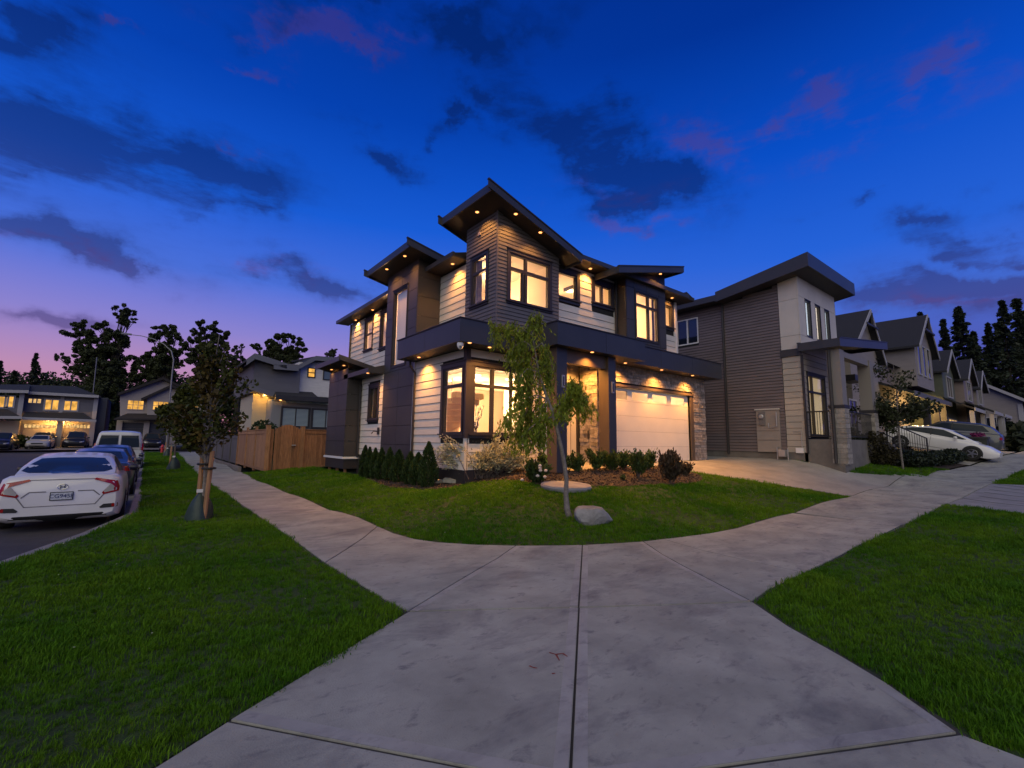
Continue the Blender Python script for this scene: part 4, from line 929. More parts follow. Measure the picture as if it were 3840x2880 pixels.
for s, e in cut_spans(GD[0] + .01, GD[1] - .01, [(p[0], p[1]) for p in pn]): mb.box(s, e, yd0, yd1, a + .006, b - .006)
for p in pn: mb.box(p[0], p[1], yd0, yd1, a + .006, 3.06); mb.box(p[0], p[1], yd0, yd1, 3.34, b - .006)
o = mb.build('door_panel', garage_white, G)
for p in pn: MB().box(p[0], p[1], yd0 + .015, yd0 + .021, 3.06, 3.34).build('pane', win_glass, G)
sc_ = MB().lathe((10.78, 9.1, 1.5), [(.01, 0), (.01, .01)], 6)
piece('door_bell', black_trim, H, 11.03, 11.06, 9.95, 10.01, 1.72, 1.98)
# security camera under the band corner, hose tap, vents
cm = MB().lathe((6.30, 10.14, 4.05), [(.075, .12), (.09, .08), (.085, .02), (.06, -.04), (.02, -.07)], 14); cmo = cm.build('security_camera', white_trim, H, smooth=True)
MB().lathe((6.26, 10.07, 4.03), [(.034, 0), (.03, .03), (.01, .04)], 10).build('lens', dark_glass, cmo)
tpb = MB(); tpb.box(6.79, 6.82, 16.45, 16.62, 1.80, 2.06); tpb.tube([(6.8, 16.53, 1.9), (6.62, 16.53, 1.92), (6.58, 16.6, 1.83)], .02, 6); tpb.build('hose_tap', black_trim, H)
piece('vent', steel, H, TX - .05, TX - .01, 10.75, 10.87, 7.66, 7.76)
# --- inside: floors, ceilings, partitions, lamps
rooms = MB()
rooms.box(6.985, 13.4, 10.785, 22.6, .86, .95)                # ground floor slab
rooms.box(6.985, 9.94, 10.785, 18.6, 3.98, 4.17)              # living ceiling
rooms.box(9.95, 10.09, 10.9, 18.4, .95, 3.98) if False else None
rooms.box(7.86, 16.4, 10.32, 22.6, 4.55, 4.66)
rooms.box(7.86, 16.4, 10.32, 22.6, 7.20, 7.30)
rooms.build('floor', plaster, H)
pw = mat('interior_paint', (.74, .66, .52), .85)
inn = MB()
inn.box(6.99, 13.0, 16.4, 16.5, .95, 3.98); inn.box(12.9, 13.0, 11.1, 16.4, .95, 3.98)     # living room back walls
inn.box(7.46, 13.0, 13.9, 13.99, 4.66, 7.2); inn.box(9.72, 9.80, 10.32, 13.9, 4.66, 7.2) ; inn.box(12.62, 12.7, 10.32, 13.9, 4.66, 7.2)   # bedrooms
inn.box(12.88, 15.0, 12.9, 12.99, 4.66, 7.9); inn.box(15.2, 15.28, 10.32, 13.9, 4.66, 7.2); inn.box(15.3, 16.4, 12.9, 12.99, 4.66, 7.2)
inn.box(8.9, 9.0, 14.0, 18.2, 4.66, 7.2); inn.box(7.0, 9.0, 16.32, 16.4, 4.2, 7.7); inn.box(7.86, 9.9, 18.3, 18.4, 4.66, 7.2)
inn.box(7.46, 9.55, 10.10, 10.30, 4.60, 4.68)
inn.box(11.26, 17.4, 14.6, 14.7, .95, 4.1); inn.box(11.26, 17.4, 9.9, 14.6, 4.12, 4.17); inn.box(11.24, 11.26, 10.92, 14.6, .95, 4.12)
inn.box(9.90, 9.94, 10.8, 16.4, .95, 2.0) if False else None
inn.box(6.99, 9.6, 18.46, 18.55, .95, 3.98); inn.box(9.6, 9.7, 16.5, 18.55, .95, 3.98)
inn.build('interior_wall', pw, H)
WARM = (1.0, .54, .24)
# cove ceiling glow and stairs in the living room
cv = MB(); cv.box(7.5, 12.2, 11.5, 15.8, 3.72, 3.80); cv.build('dropped_ceiling', plaster, H)
cs = MB(); cs.box(7.4, 7.46, 11.5, 15.8, 3.80, 3.84); cs.box(7.5, 12.2, 11.38, 11.44, 3.80, 3.84); cs.build('cove_lamp', cove_m, H)
for (x, y, z) in ((8.2, 12.2, 3.715), (9.6, 12.2, 3.715), (8.2, 14, 3.715), (9.8, 14, 3.715), (11.2, 13, 3.715), (8.3, 11.3, 7.19), (9.0, 12.6, 7.19), (10.6, 11.4, 7.19), (11.9, 11.6, 7.19), (13.6, 11.0, 7.19), (14.4, 12, 7.19)):
    MB().lathe((x, y, z), [(.16, 0), (.17, -.03), (.12, -.045)], 14).build('ceiling_lamp', cove_m, H)
for (x, y, z, w) in ((8.6, 13.2, 3.2, 880), (10.8, 14.2, 3.0, 420), (8.5, 12.2, 6.3, 270), (10.8, 12.1, 6.2, 140), (11.9, 11.5, 6.6, 34), (14.0, 11.5, 6.4, 215), (15.8, 11.7, 6.4, 90), (7.9, 14.9, 6.2, 250), (8.5, 17.3, 6.3, 90), (8.6, 20.3, 6.3, 110), (8.0, 17.6, 3.0, 160), (13.2, 11.2, 3.2, 240), (15.8, 11.2, 3.2, 240)):
    point_light('room_lamp', (x, y, z), w, WARM, .15, H)
stair = empty('staircase', (9.2, 13.5, .95), 'wooden staircase rising inside the corner living room', 'staircase')
for i in range(12): piece('step', mat('stair_wood', (.62, .45, .27), .5), stair, 8.0, 9.1, 15.9 - i * .26, 16.2 - i * .26, .95 + i * .19, 1.14 + i * .19)
rl = MB(); rl.tube([(8.0, 16.1, 1.95), (8.0, 13.2, 4.05)], .03, 6)
for i in range(10): rl.tube([(8.0, 15.95 - i * .29, 1.05 + i * .21), (8.0, 15.95 - i * .29, 2.0 + i * .21)], .012, 5)
rl.build('railing', black_trim, stair)
cbn = empty('sideboard', (9.0, 15.2, .95), 'white sideboard inside the corner living room', 'cabinet'); piece('cabinet_body', door_white, cbn, 8.3, 10.2, 12.9, 13.35, .951, 1.85); piece('cabinet_top', mat('sideboard_top', (.3, .2, .12), .3), cbn, 8.27, 10.23, 12.87, 13.38, 1.85, 1.90)
for i in range(4): piece('drawer', white_trim, cbn, 8.33 + i * .465, 8.77 + i * .465, 12.885, 12.9, 1.0, 1.8)
vase = empty('vase_of_blossom', (7.55, 11.15, .95), 'vase of dark twigs and white blossom seen through the corner window', 'vase')
MB().lathe((7.55, 11.2, 1.35), [(.10, 0), (.13, .12), (.10, .35), (.05, .5), (.06, .56)], 14).build('jar', door_white, vase, smooth=True)
piece('table', MATS['stair_wood'], vase, 7.25, 7.85, 10.98, 11.5, .951, 1.349) if False else MB().box(7.25, 7.85, 10.98, 11.5, 1.29, 1.349).build('table_top', MATS['stair_wood'], None)
tt = bpy.data.objects['table_top']; tb_ = empty('side_table', (7.55, 11.2, .95), 'small wooden table holding the vase in the corner window', 'table'); tt.parent = tb_; tt.location = -tb_.location
for dx, dy in ((7.28, 11.0), (7.80, 11.0), (7.28, 11.45), (7.80, 11.45)): piece('leg', MATS['stair_wood'], tb_, dx, dx + .03, dy, dy + .03, .951, 1.289)
tw_ = MB(); tips = []
for i in range(9):
    a = rnd.uniform(0, 6.28); p = Vector((7.55, 11.2, 1.9)); pts = [p]
    for k in range(4): p = p + Vector((math.cos(a) * .07 + rnd.uniform(-.05, .05), math.sin(a) * .05 + rnd.uniform(-.04, .04), rnd.uniform(.12, .22))); pts.append(p); tips.append(p)
    tw_.tube(pts, [.012, .010, .008, .006, .004], 5)
tw_.build('twig', bark_dark, vase)
bl = MB()
for t in tips:
    for j in range(3): q = t + Vector([rnd.uniform(-.04, .04) for _ in range(3)]); bl.lathe(q, [(.004, -.015), (.022, 0), (.004, .015)], 5)
bl.build('blossom', white_trim, vase)
# --- soffit lamps on the outside
def Lz(z, a, Z): p = onZ(*z(*a), Z); return (p.x, p.y, Z - .004)
for z, a in ((Z3, (880, 447)), (Z3, (1330, 318)), (Z3, (1508, 358)), (Z4, (42, 258)), (Z4, (760, 283)), (Z4, (1055, 380)), (Z4, (1378, 441)), (Z4, (1652, 491))):
    p = Lz(z, a, 4.186); downlight(H, p, 480 if p[0] > 14 else 360 if p[0] > 11 else 250)
downlight(H, (10.5, 9.75, 4.118), 620, 150)
for z, a in ((Z1, (1375, 1075)), (Z2, (868, 985)), (Z2, (1715, 1290)), (Z3, (468, 27)), (Z3, (318, 118))):
    p = Lz(z, a, 7.36); downlight(H, p, 165)
zt1 = lambda x: 8.44 - (1.10 / 3.44) * (x - 6.68) - .155
def on_slope(z, a, f):
    r = ray(*z(*a)); t = 8.0
    for _ in range(60): t = (f(r.x * t) - EYE) / r.z
    return (r.x * t, r.y * t, f(r.x * t) - .004)
for z, a in ((Z1, (1630, 537)), (Z1, (2030, 557)), (Z2, (350, 610))): downlight(H, on_slope(z, a, zt1), 110)
for z, a in ((Z1, (880, 993)), (Z1, (693, 1130))): downlight(H, on_slope(z, a, lambda x: 8.04 - .2115 * (x - 6.22) - .155), 140)
downlight(H, on_slope(Z2, (1594, 1040), lambda x: 7.30 + .246 * (x - 11.6) - .155), 120)
downlight(H, Lz(Z3, (425, 588), 4.06), 140)
for a in ((213, 520), (103, 557)): downlight(H, on_slope(Z3, a, lambda x: 4.74 - .225 * (x - 5.75)), 60)
# ------------------------------------------------------------------ neighbour with grey lap siding
def bY(z, a, b, Y):
    p, q = onY(*z(*a), Y), onY(*z(*b), Y); return (min(p.x, q.x), max(p.x, q.x), min(p.z, q.z), max(p.z, q.z))
NB = empty('neighbour_house', (24, 12, 1), 'grey lap-sided neighbour house with pale corner block and thick slanted roof', 'house')
XN, YN = 20.2, 6.95
nw = mkX(Z5, (70, 590), (228, 740), XN); nw = (nw[0], nw[1], 6.35, 7.62)
wall_shell(NB, 'x', XN, 7.67, 20.0, .6, 8.3, [nw], ztop=lambda y: 8.3)
ntop = lambda y: 8.0 if y > 10.0 else 8.0 + (10.0 - y) * .12
siding(NB, mauve_siding, 'x', XN, 7.67, 19.95, 1.32, 8.40, .127, [(nw[0] - .02, nw[1] + .02, nw[2] - .02, nw[3] + .02)], ztop=ntop, name='siding_board')
for o_ in NB.children:
    if o_.name.startswith('siding_board'): o_.scale.x = .040
nwo = window(NB, 'x', XN, *nw, vs=[((nw[0] + nw[1]) / 2, nw[2] + .05, nw[3] - .05, .06)], frame=.055, trim=0, fm=white_trim, glass=dark_glass)
wall_shell(NB, 'x', XN, YN, 7.66, .6, 8.5); wall_shell(NB, 'y', YN, XN, 24.5, .6, 8.6, [(20.62, 22.55, 2.0, 4.5), (20.87, 21.45, 6.05, 7.6), (22.0, 22.55, 6.05, 7.6), (23.1, 23.65, 6.05, 7.6)])
panels(NB, beige_panel, 'x', XN, [YN, 7.66], [5.45, 6.0, 7.50, 8.52], ztop=lambda y: 8.48 - (y - YN) * .12, gap=.012, t=.035)
nh = [(20.87, 21.45, 6.05, 7.6), (22.0, 22.55, 6.05, 7.6), (23.1, 23.65, 6.05, 7.6)]
panels(NB, beige_panel, 'y', YN, [XN - .033, 21.3, 22.5, 24.5], [5.3, 6.0, 7.62, 8.62], nh, gap=.012, t=.035)
blind_m = mat('glow_blind', (.62, .66, .64), .8, emis=(.80, .90, .92), estr=.60); blind_w = mat('lit_blind', (.7, .64, .52), .8, emis=(1.0, .84, .60), estr=1.0)  # no lamp behind these windows: the blinds' brightness is put in as emission
for i, h in enumerate(nh):
    o = window(NB, 'y', YN, *h, trim=.03, sill=False, topcap=False, frame=.05)
    piece('blind', (blind_m, blind_w, blind_m)[i], o, h[0], h[1], YN + .09, YN + .10, h[2], h[3])
siding(NB, mat('cream_siding', (.40, .35, .30), .65, var=.1, nscale=1.5, rnd_amt=.05), 'x', XN, YN + .03, 7.65, 1.32, 5.16, .235, name='siding_board')
piece('fascia_panel', band_metal, NB, XN - .06, XN, YN - .02, 7.70, 5.16, 5.44)
piece('corner_board', black_trim, NB, XN - .05, XN + .04, YN - .05, YN + .02, 1.3, 5.16)
siding(NB, MATS['cream_siding'], 'y', YN, XN + .05, 24.5, 1.9, 5.3, .235, [(20.55, 22.62, 1.9, 4.6)])
o = window(NB, 'y', YN, 20.66, 22.50, 2.0, 4.45, vs=[(21.15, 2.05, 4.4, .08)], hs=[(3.75, 20.7, 22.46, .08)], trim=.06, sill=False)
piece('curtain', mat('lit_curtain', (.6, .5, .3), .8, emis=(1.0, .62, .20), estr=.9), o, 20.7, 21.15, YN + .12, YN + .13, 2.05, 4.4)
piece('curtain', mat('dim_curtain', (.5, .42, .28), .8, emis=(.9, .66, .34), estr=.42), o, 21.17, 22.46, YN + .12, YN + .13, 2.05, 4.4)
mb = MB(); mb.box(XN - .005, XN + .14, YN + .1, 20, .6, 1.31); mb.box(30.2, 30.34, 9.6, 20, .6, 8.0); mb.box(XN, 30.3, 20, 20.14, .6, 8.0); mb.box(24.5, 24.64, 6.95, 9.6, .6, 8.7); mb.box(24.6, 30.3, 9.6, 9.74, .6, 8.0)
mb.build('foundation', mat('foundation', (.16, .145, .135), .9, var=.3, nscale=2), NB)
hip(NB, 19.62, 30.8, 9.9, 20.6, 8.0, .22, fh=.26)
def rake_y(parent, x0, x1, y0, y1, z0, z1, fh=.5, th=.15):      # high side at y0 (towards the street)
    r = MB(); r.prism([(x0, y0, z0), (x0, y1, z1), (x0, y1, z1 - th), (x0, y0, z0 - th)], (x1 - x0, 0, 0)); ro = r.build('roof', shingle, parent)
    for x in (x0 - .04, x1): MB().prism([(x, y0 - .04, z0 + .04), (x, y1, z1 + .04), (x, y1, z1 + .04 - fh * .8), (x, y0 - .04, z0 + .04 - fh)], (.04, 0, 0)).build('fascia_panel', band_metal, ro)
    MB().box(x0, x1, y0 - .04, y0, z0 + .042 - fh, z0 + .038).build('fascia_panel', band_metal, ro)
    MB().prism([(x0 + .01, y0 + .01, z0 - fh + .05), (x0 + .01, y1, z1 - fh * .8 + .05), (x0 + .01, y1, z1 - fh * .8 + .08), (x0 + .01, y0 + .01, z0 - fh + .08)], (x1 - x0 - .02, 0, 0)).build('soffit', soffit_m, ro); return ro
rake_y(NB, 19.55, 25.1, 6.30, 10.0, 9.02, 8.34, fh=.56)
rake_roof(NB, 20.0, 26.6, 5.60, YN, 5.60, 6.36, horn=.02, fh=.34)
rake_roof(NB, 24.7, 28.4, 8.2, 11, 8.3, 8.25, horn=.02, fh=.4)
for x in (20.25, 24.0):
    piece('post', mat('post_beige', (.22, .20, .185), .6), NB, x, x + .50, 5.68, 6.12, 3.12, 5.24)
    piece('post_cap', black_trim, NB, x - .05, x + .55, 5.63, 6.17, 3.0, 3.12)
    n = 0
    for i in range(11):
        z0 = .95 + i * .186
        for u0, u1 in (((0, .24), (.24, .5)) if i % 2 else ((0, .5),)): piece('stone', stone_beige, NB, x + u0 - .02, x + u1 - .028, 5.64, 5.70, z0, z0 + .176)
        for u0, u1 in (((0, .28), (.28, .48)) if i % 2 == 0 else ((0, .48),)): piece('stone', stone_beige, NB, x - .035, x, 5.66 + u0, 5.65 + u1, z0, z0 + .176)
    piece('post_core', stone_beige, NB, x, x + .46, 5.70, 6.12, .9, 3.0)
piece('beam', MATS['post_beige'], NB, 20.3, 26.3, 5.72, 6.0, 5.0, 5.22)
piece('porch_platform', MATS['foundation'], NB, 20.22, 26.2, 5.75, 6.94, .5, 1.84)
rail = empty('railing', (22, 6, 1.9), parent=NB)
def railing(parent, a, b, z0, z1, n, drop=0.0):
    mb = MB(); A = Vector(a); B = Vector(b)
    mb.tube([(A.x, A.y, z1), (B.x, B.y, z1 - drop)], .028, 6); mb.tube([(A.x, A.y, z0), (B.x, B.y, z0 - drop)], .02, 6)
    for i in range(n + 1):
        p = A.lerp(B, i / n); mb.tube([(p.x, p.y, z0 - drop * i / n), (p.x, p.y, z1 - drop * i / n)], .011 if i % n else .035, 5)
    return mb.build('railing_panel', black_trim, parent)
railing(rail, (20.26, 6.12, 0), (20.26, 6.92, 0), 1.95, 2.90, 9); railing(rail, (20.8, 5.76, 0), (24.0, 5.76, 0), 1.95, 2.90, 24)
railing(rail, (26.3, 5.8, 0), (28.9, 4.9, 0), 1.75, 2.75, 16, drop=.75); railing(rail, (26.3, 6.9, 0), (28.9, 6.1, 0), 1.75, 2.75, 16, drop=.75)
for i in range(5): piece('step', MATS['foundation'], NB, 26.2 + i * .35, 26.55 + i * .35, 5.6, 6.9, .8, 1.70 - i * .16)
spout([(XN - .06, 10.02, 8.0), (XN - .06, 10.02, 1.2)], .055, NB); spout([(20.12, 5.98, 5.2), (20.14, 6.0, 4.9), (20.14, 6.0, .95)], .055, NB)
mbx = mkX(Z5, (632, 1205), (812, 1500), XN - .06)
mt = piece('meter_board', mat('meter_board', (.30, .25, .225), .7, var=.1), NB, XN - .09, XN - .024, mbx[0], mbx[1], mbx[2], mbx[3])
w_ = mbx[1] - mbx[0]; hgt = mbx[3] - mbx[2]
MB().box(XN - .13, XN - .03, mbx[0] - .03, mbx[1] + .04, mbx[3], mbx[3] + .05).build('ledge', beige_panel, NB)
em = empty('electric_meter', (XN - .12, mbx[1] - w_ * .3, mbx[2]), 'round electric meter box on the board by the grey siding', 'meter')
MB().box(XN - .17, XN - .092, mbx[1] - w_ * .40, mbx[1] - w_ * .14, mbx[3] - hgt * .36, mbx[3] - hgt * .05).build('housing', mat('meter_grey', (.17, .15, .15), .5), em)
MB().lathe((XN - .17, mbx[1] - w_ * .27, mbx[3] - hgt * .16), [(.10, 0), (.10, -.06), (.07, -.09)], 16, axis='x').build('dial', steel, em)
MB().tube([(XN - .14, mbx[0] + w_ * .10, mbx[3] - .12), (XN - .14, mbx[0] + w_ * .10, mbx[3] - hgt * .40), (XN - .14, mbx[0] + w_ * .30, mbx[3] - hgt * .42), (XN - .14, mbx[0] + w_ * .45, mbx[3] - hgt * .42), (XN - .14, mbx[0] + w_ * .45, mbx[3] - hgt * .32)], .022, 6).build('conduit', steel, em)
for k in (.5, .72): MB().box(XN - .098, XN - .0905, mbx[0] + .02, mbx[1] - .02, mbx[2] + hgt * (1 - k) - .006, mbx[2] + hgt * (1 - k) + .006).build('groove', black_trim, NB)
gm = empty('gas_meter', (XN - .25, 7.9, .98), 'gas meter with pipes at the foot of the grey neighbour wall', 'meter')
MB().box(XN - .38, XN - .12, 7.62, 7.86, 1.15, 1.42).build('housing', steel, gm); MB().tube([(XN - .25, 7.95, .95), (XN - .25, 7.95, 1.5), (XN - .06, 7.95, 1.5)], .02, 6).build('pipe', steel, gm); MB().tube([(XN - .25, 7.56, 1.5), (XN - .25, 7.56, .95)], .02, 6).build('pipe', steel, gm)
vt = empty('wall_vent', (XN, 7.2, 1.4), 'small white vent box with a thin pipe on the cream siding', 'vent'); MB().box(XN - .12, XN - .025, 7.06, 7.32, 1.30, 1.50).build('housing', white_trim, vt); MB().tube([(XN - .06, 7.11, 1.5), (XN - .06, 7.11, 2.15), (XN - .06, 7.38, 2.15)], .014, 6).build('pipe', steel, vt)

# ------------------------------------------------------------------ generic far houses
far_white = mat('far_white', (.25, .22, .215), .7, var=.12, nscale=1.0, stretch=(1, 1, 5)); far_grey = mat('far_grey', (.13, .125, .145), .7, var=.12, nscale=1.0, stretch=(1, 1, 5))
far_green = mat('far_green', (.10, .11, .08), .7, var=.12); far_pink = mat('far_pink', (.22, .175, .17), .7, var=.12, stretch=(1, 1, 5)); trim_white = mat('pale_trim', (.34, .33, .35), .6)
lit_pane = emit_mat('lit_pane', (1.0, .50, .10), 1.05, var=.45, vs=(1.6, 1.6, 1.2), vscale=1.3)
lit_pane2 = emit_mat('lit_pane_pale', (1.0, .60, .22), .9, var=.4, vs=(2, 2, 2)); dark_pane = dark_glass
def far_win(parent, ax, c, u0, u1, z0, z1, pane, fm=trim_white, nv=1, nh=0, fr=.10, bars=.06):
    w = MB(); fbox(w, ax, c, u0 - fr, u1 + fr, z0 - fr, z0, 0, .06); fbox(w, ax, c, u0 - fr, u1 + fr, z1, z1 + fr, 0, .06); fbox(w, ax, c, u0 - fr, u0, z0, z1, 0, .06); fbox(w, ax, c, u1, u1 + fr, z0, z1, 0, .06)
    for i in range(nv): u = u0 + (u1 - u0) * (i + 1) / (nv + 1); fbox(w, ax, c, u - bars / 2, u + bars / 2, z0, z1, .008, .05)
    for i in range(nh): z = z0 + (z1 - z0) * (i + 1) / (nh + 1); fbox(w, ax, c, u0, u1, z - bars / 2, z + bars / 2, .008, .048)
    o = w.build('window', fm, parent); fbox(MB(), ax, c, u0, u1, z0, z1, .002, .02).build('pane', pane, o); return o
def gable_y(parent, x0, x1, yf, yb, ze, za, xa=None, ov=.35, m=shingle, trim=trim_white, oy=.35, wall=None, wm=far_white, zw=None):
    # gable facing the street (-Y) with its ridge running back
    xa = (x0 + x1) / 2 if xa is None else xa
    kl = (za - ze) / (xa - x0); kr = (za - ze) / (x1 - xa)
    for (a, za_, b, zb_) in ((x0 - ov, ze - ov * kl, xa, za), (xa, za, x1 + ov, ze - ov * kr)):
        MB().prism([(a, yf - oy, za_), (b, yf - oy, zb_), (b, yf - oy, zb_ + .14), (a, yf - oy, za_ + .14)], (0, yb - yf + oy, 0)).build('roof', m, parent)
        MB().prism([(a, yf - oy - .05, za_ - .10), (b, yf - oy - .05, zb_ - .10), (b, yf - oy - .05, zb_ + .155), (a, yf - oy - .05, za_ + .155)], (0, .05, 0)).build('rake_board', trim, parent)
    if wall: MB().prism([(x0, yf, wall), (x1, yf, wall), (x1, yf, ze), (xa, yf, za - .02), (x0, yf, ze)], (0, .2, 0)).build('wall', wm, parent); MB().box(x0, x0 + .2, yf + .2, yb, wall, ze).build('wall', wm, parent); MB().box(x1 - .2, x1, yf + .2, yb, wall, ze).build('wall', wm, parent)
# right-hand row
RB = empty('gabled_house', (30, 10, 1), 'first pale gabled house right of the grey neighbour, dark roof with braced gable', 'house', 'gabled houses along the right street')
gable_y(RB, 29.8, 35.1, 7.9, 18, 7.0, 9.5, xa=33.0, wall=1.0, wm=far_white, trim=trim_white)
MB().tube([(31.8, 7.5, 8.6), (34.0, 7.5, 8.6)], .07, 4).build('gable_brace', black_trim, RB); MB().tube([(33.0, 7.5, 8.6), (33.0, 7.5, 9.4)], .07, 4).build('gable_brace', black_trim, RB)
far_win(RB, 'y', 7.9, 29.0, 30.2, 2.4, 4.0, dark_pane); MB().box(27.8, 29.4, 7.2, 7.9, 4.9, 5.2).build('awning', black_trim, RB)
RC = empty('gabled_house', (40, 9, 1.4), 'tall steep-gabled house with pink garage door and lit entry porch behind the white hatchback', 'house', 'gabled houses along the right street')
gable_y(RC, 39.7, 44.9, 6.9, 18, 8.5, 10.75, xa=42.6, wall=5.6, wm=far_white, ov=.5)
MB().tube([(41.2, 6.5, 9.6), (44.0, 6.5, 9.6)], .09, 4).build('gable_brace', black_trim, RC); MB().tube([(42.6, 6.5, 9.6), (42.6, 6.5, 10.65)], .09, 4).build('gable_brace', black_trim, RC)
for x in (40.35, 41.8, 43.2): far_win(RC, 'y', 6.9, x, x + .8, 6.5, 8.5, dark_pane, nv=0, nh=0)
MB().box(35.2, 39.7, 8.1, 18, 1.2, 7.0).build('wall', far_pink, RC); MB().prism([(34.8, 7.7, 6.9), (34.8, 18, 6.9), (34.8, 13, 9.6)], (5.5, 0, 0)).build('roof', shingle, RC)
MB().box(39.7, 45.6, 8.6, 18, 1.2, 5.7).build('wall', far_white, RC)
gd = empty('garage_door', (37, 7.9, 1.3), parent=RC)
for i in range(4): piece('door_panel', far_pink, gd, 35.5, 39.3, 8.02, 8.08, 1.35 + i * .66, 1.35 + i * .66 + .645)
MB().prism([(34.9, 6.3, 4.7), (46.2, 6.3, 4.7), (46.2, 8.6, 5.7), (34.9, 8.6, 5.7)], (0, 0, .14)).build('porch_roof', shingle, RC); MB().box(34.9, 46.2, 6.22, 6.3, 4.55, 4.86).build('gutter', mat('far_gutter', (.12, .11, .115), .6), RC)
for x in (39.9, 43.0, 45.6): piece('post', black_trim, RC, x, x + .35, 6.5, 6.85, 1.4, 4.6)
lm = MB().box(40.6, 42.4, 8.5, 8.6, 1.5, 3.8).build('front_door', mat('warm_door', (.5, .34, .12), .6), RC)
MB().lathe((41.6, 7.5, 4.5), [(.09, 0), (.09, -.08), (.03, -.12)], 8).build('porch_lamp', bulb_m, RC); point_light('porch_lamp_source', (41.6, 7.5, 4.25), 420, (1, .6, .2), .1, RC)
point_light('porch_lamp_source', (44.3, 7.6, 4.1), 260, (1, .6, .2), .1, RC)
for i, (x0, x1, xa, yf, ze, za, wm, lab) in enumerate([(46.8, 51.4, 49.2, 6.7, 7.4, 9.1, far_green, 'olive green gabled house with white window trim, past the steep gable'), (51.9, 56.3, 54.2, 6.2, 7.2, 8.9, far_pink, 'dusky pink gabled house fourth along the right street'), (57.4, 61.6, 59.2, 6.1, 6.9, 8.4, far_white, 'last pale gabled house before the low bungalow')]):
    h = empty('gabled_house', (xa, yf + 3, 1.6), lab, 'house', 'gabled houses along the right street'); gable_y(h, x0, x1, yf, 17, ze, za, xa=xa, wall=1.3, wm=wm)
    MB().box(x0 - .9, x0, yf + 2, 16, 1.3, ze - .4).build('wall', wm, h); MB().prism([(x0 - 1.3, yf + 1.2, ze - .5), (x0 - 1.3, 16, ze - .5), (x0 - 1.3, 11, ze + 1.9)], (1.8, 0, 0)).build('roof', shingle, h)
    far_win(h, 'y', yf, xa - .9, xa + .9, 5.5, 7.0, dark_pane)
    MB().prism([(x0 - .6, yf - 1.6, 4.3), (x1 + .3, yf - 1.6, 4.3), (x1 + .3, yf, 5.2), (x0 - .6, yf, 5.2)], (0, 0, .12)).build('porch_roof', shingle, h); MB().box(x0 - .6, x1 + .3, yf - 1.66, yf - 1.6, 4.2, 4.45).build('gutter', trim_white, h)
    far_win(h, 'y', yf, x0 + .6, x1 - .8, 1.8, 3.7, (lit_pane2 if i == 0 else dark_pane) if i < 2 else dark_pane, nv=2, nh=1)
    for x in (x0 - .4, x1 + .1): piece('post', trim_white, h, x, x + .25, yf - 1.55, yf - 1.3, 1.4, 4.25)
RG = empty('bungalow', (75, 6, 1.7), 'low white bungalow with long dark roof under the tall conifers', 'house')
MB().prism([(67, 4.0, 1.2), (67, 10.5, 1.2), (67, 10.5, 5.6), (67, 6.6, 7.9), (67, 4.0, 6.2)], (.3, 0, 0)).build('wall', far_white, RG)
MB().box(67.3, 110, 4.0, 4.2, 1.2, 5.7).build('wall', far_green, RG)
MB().prism([(66.5, 6.6, 8.0), (66.5, 3.2, 5.7), (66.5, 3.2, 5.9), (66.5, 6.6, 8.25)], (44, 0, 0)).build('roof', shingle, RG); MB().prism([(66.5, 6.6, 8.0), (66.5, 11.2, 5.2), (66.5, 11.2, 5.4), (66.5, 6.6, 8.25)], (44, 0, 0)).build('roof', shingle, RG)
MB().prism([(66.42, 6.6, 8.27), (66.42, 3.15, 5.9), (66.42, 3.15, 5.6), (66.42, 6.6, 7.95)], (.08, 0, 0)).build('rake_board', trim_white, RG); MB().prism([(66.42, 6.6, 8.27), (66.42, 11.25, 5.4), (66.42, 11.25, 5.1), (66.42, 6.6, 7.95)], (.08, 0, 0)).build('rake_board', trim_white, RG)
far_win(RG, 'x', 67, 5.2, 6.6, 3.2, 4.6, dark_pane); MB().box(66.9, 67, 4.0, 4.35, 1.2, 5.9).build('corner_board', trim_white, RG)

# charcoal house behind the cedar fence
CH = empty('charcoal_house', (7, 36, .3), 'charcoal and white house with lamp-lit wall behind the cedar fence', 'house')
def cbox(name, m, a, b, Y, dy, par=None, z=ZC):
    x0, x1, z0, z1 = bY(z, a, b, Y); return MB().box(x0, x1, Y, Y + dy, z0, z1).build(name, m, par or CH)
YC = 33.0
cbox('wall', far_grey, (515, 880), (1200, 1420), YC, .2)
cbox('wall', mat('pale_grey', (.22, .22, .23), .7), (405, 850), (514, 1420), YC + .02, 3.0)
cbox('wall', mat('ochre_wall', (.46, .40, .30), .7), (200, 790), (404, 1400), YC + 1.8, 5)
cbox('wall', far_grey, (215, 430), (690, 800), YC + .5, 8); cbox('wall', white_siding, (691, 450), (1300, 850), YC + 1.0, 8)
for a, b, nv in (((520, 945), (780, 1140), 1), ((845, 965), (1100, 1155), 1)):
    x0, x1, z0, z1 = bY(ZC, a, b, YC); o = far_win(CH, 'y', YC, x0, x1, z0, z1, mat('sky_reflection_pane', (.13, .17, .20), .3, spec=.8), black_trim, nv=nv, fr=.12)  # reflected sky put into the pane and slat colours as pale blue
    mb = MB(); n = 14
    for i in range(n): z = z0 + (z1 - z0) * (i + .5) / n; mb.box(x0 + .02, x1 - .02, YC - .026, YC - .021, z - .022, z + .022)
    mb.build('blind', mat('blind_slat', (.33, .40, .43), .6), o)
x0, x1, z0, z1 = bY(ZC, (795, 520), (852, 612), YC + 1.0); far_win(CH, 'y', YC + 1.0, x0, x1, z0, z1, lit_pane, black_trim, nv=0, nh=1, fr=.07)
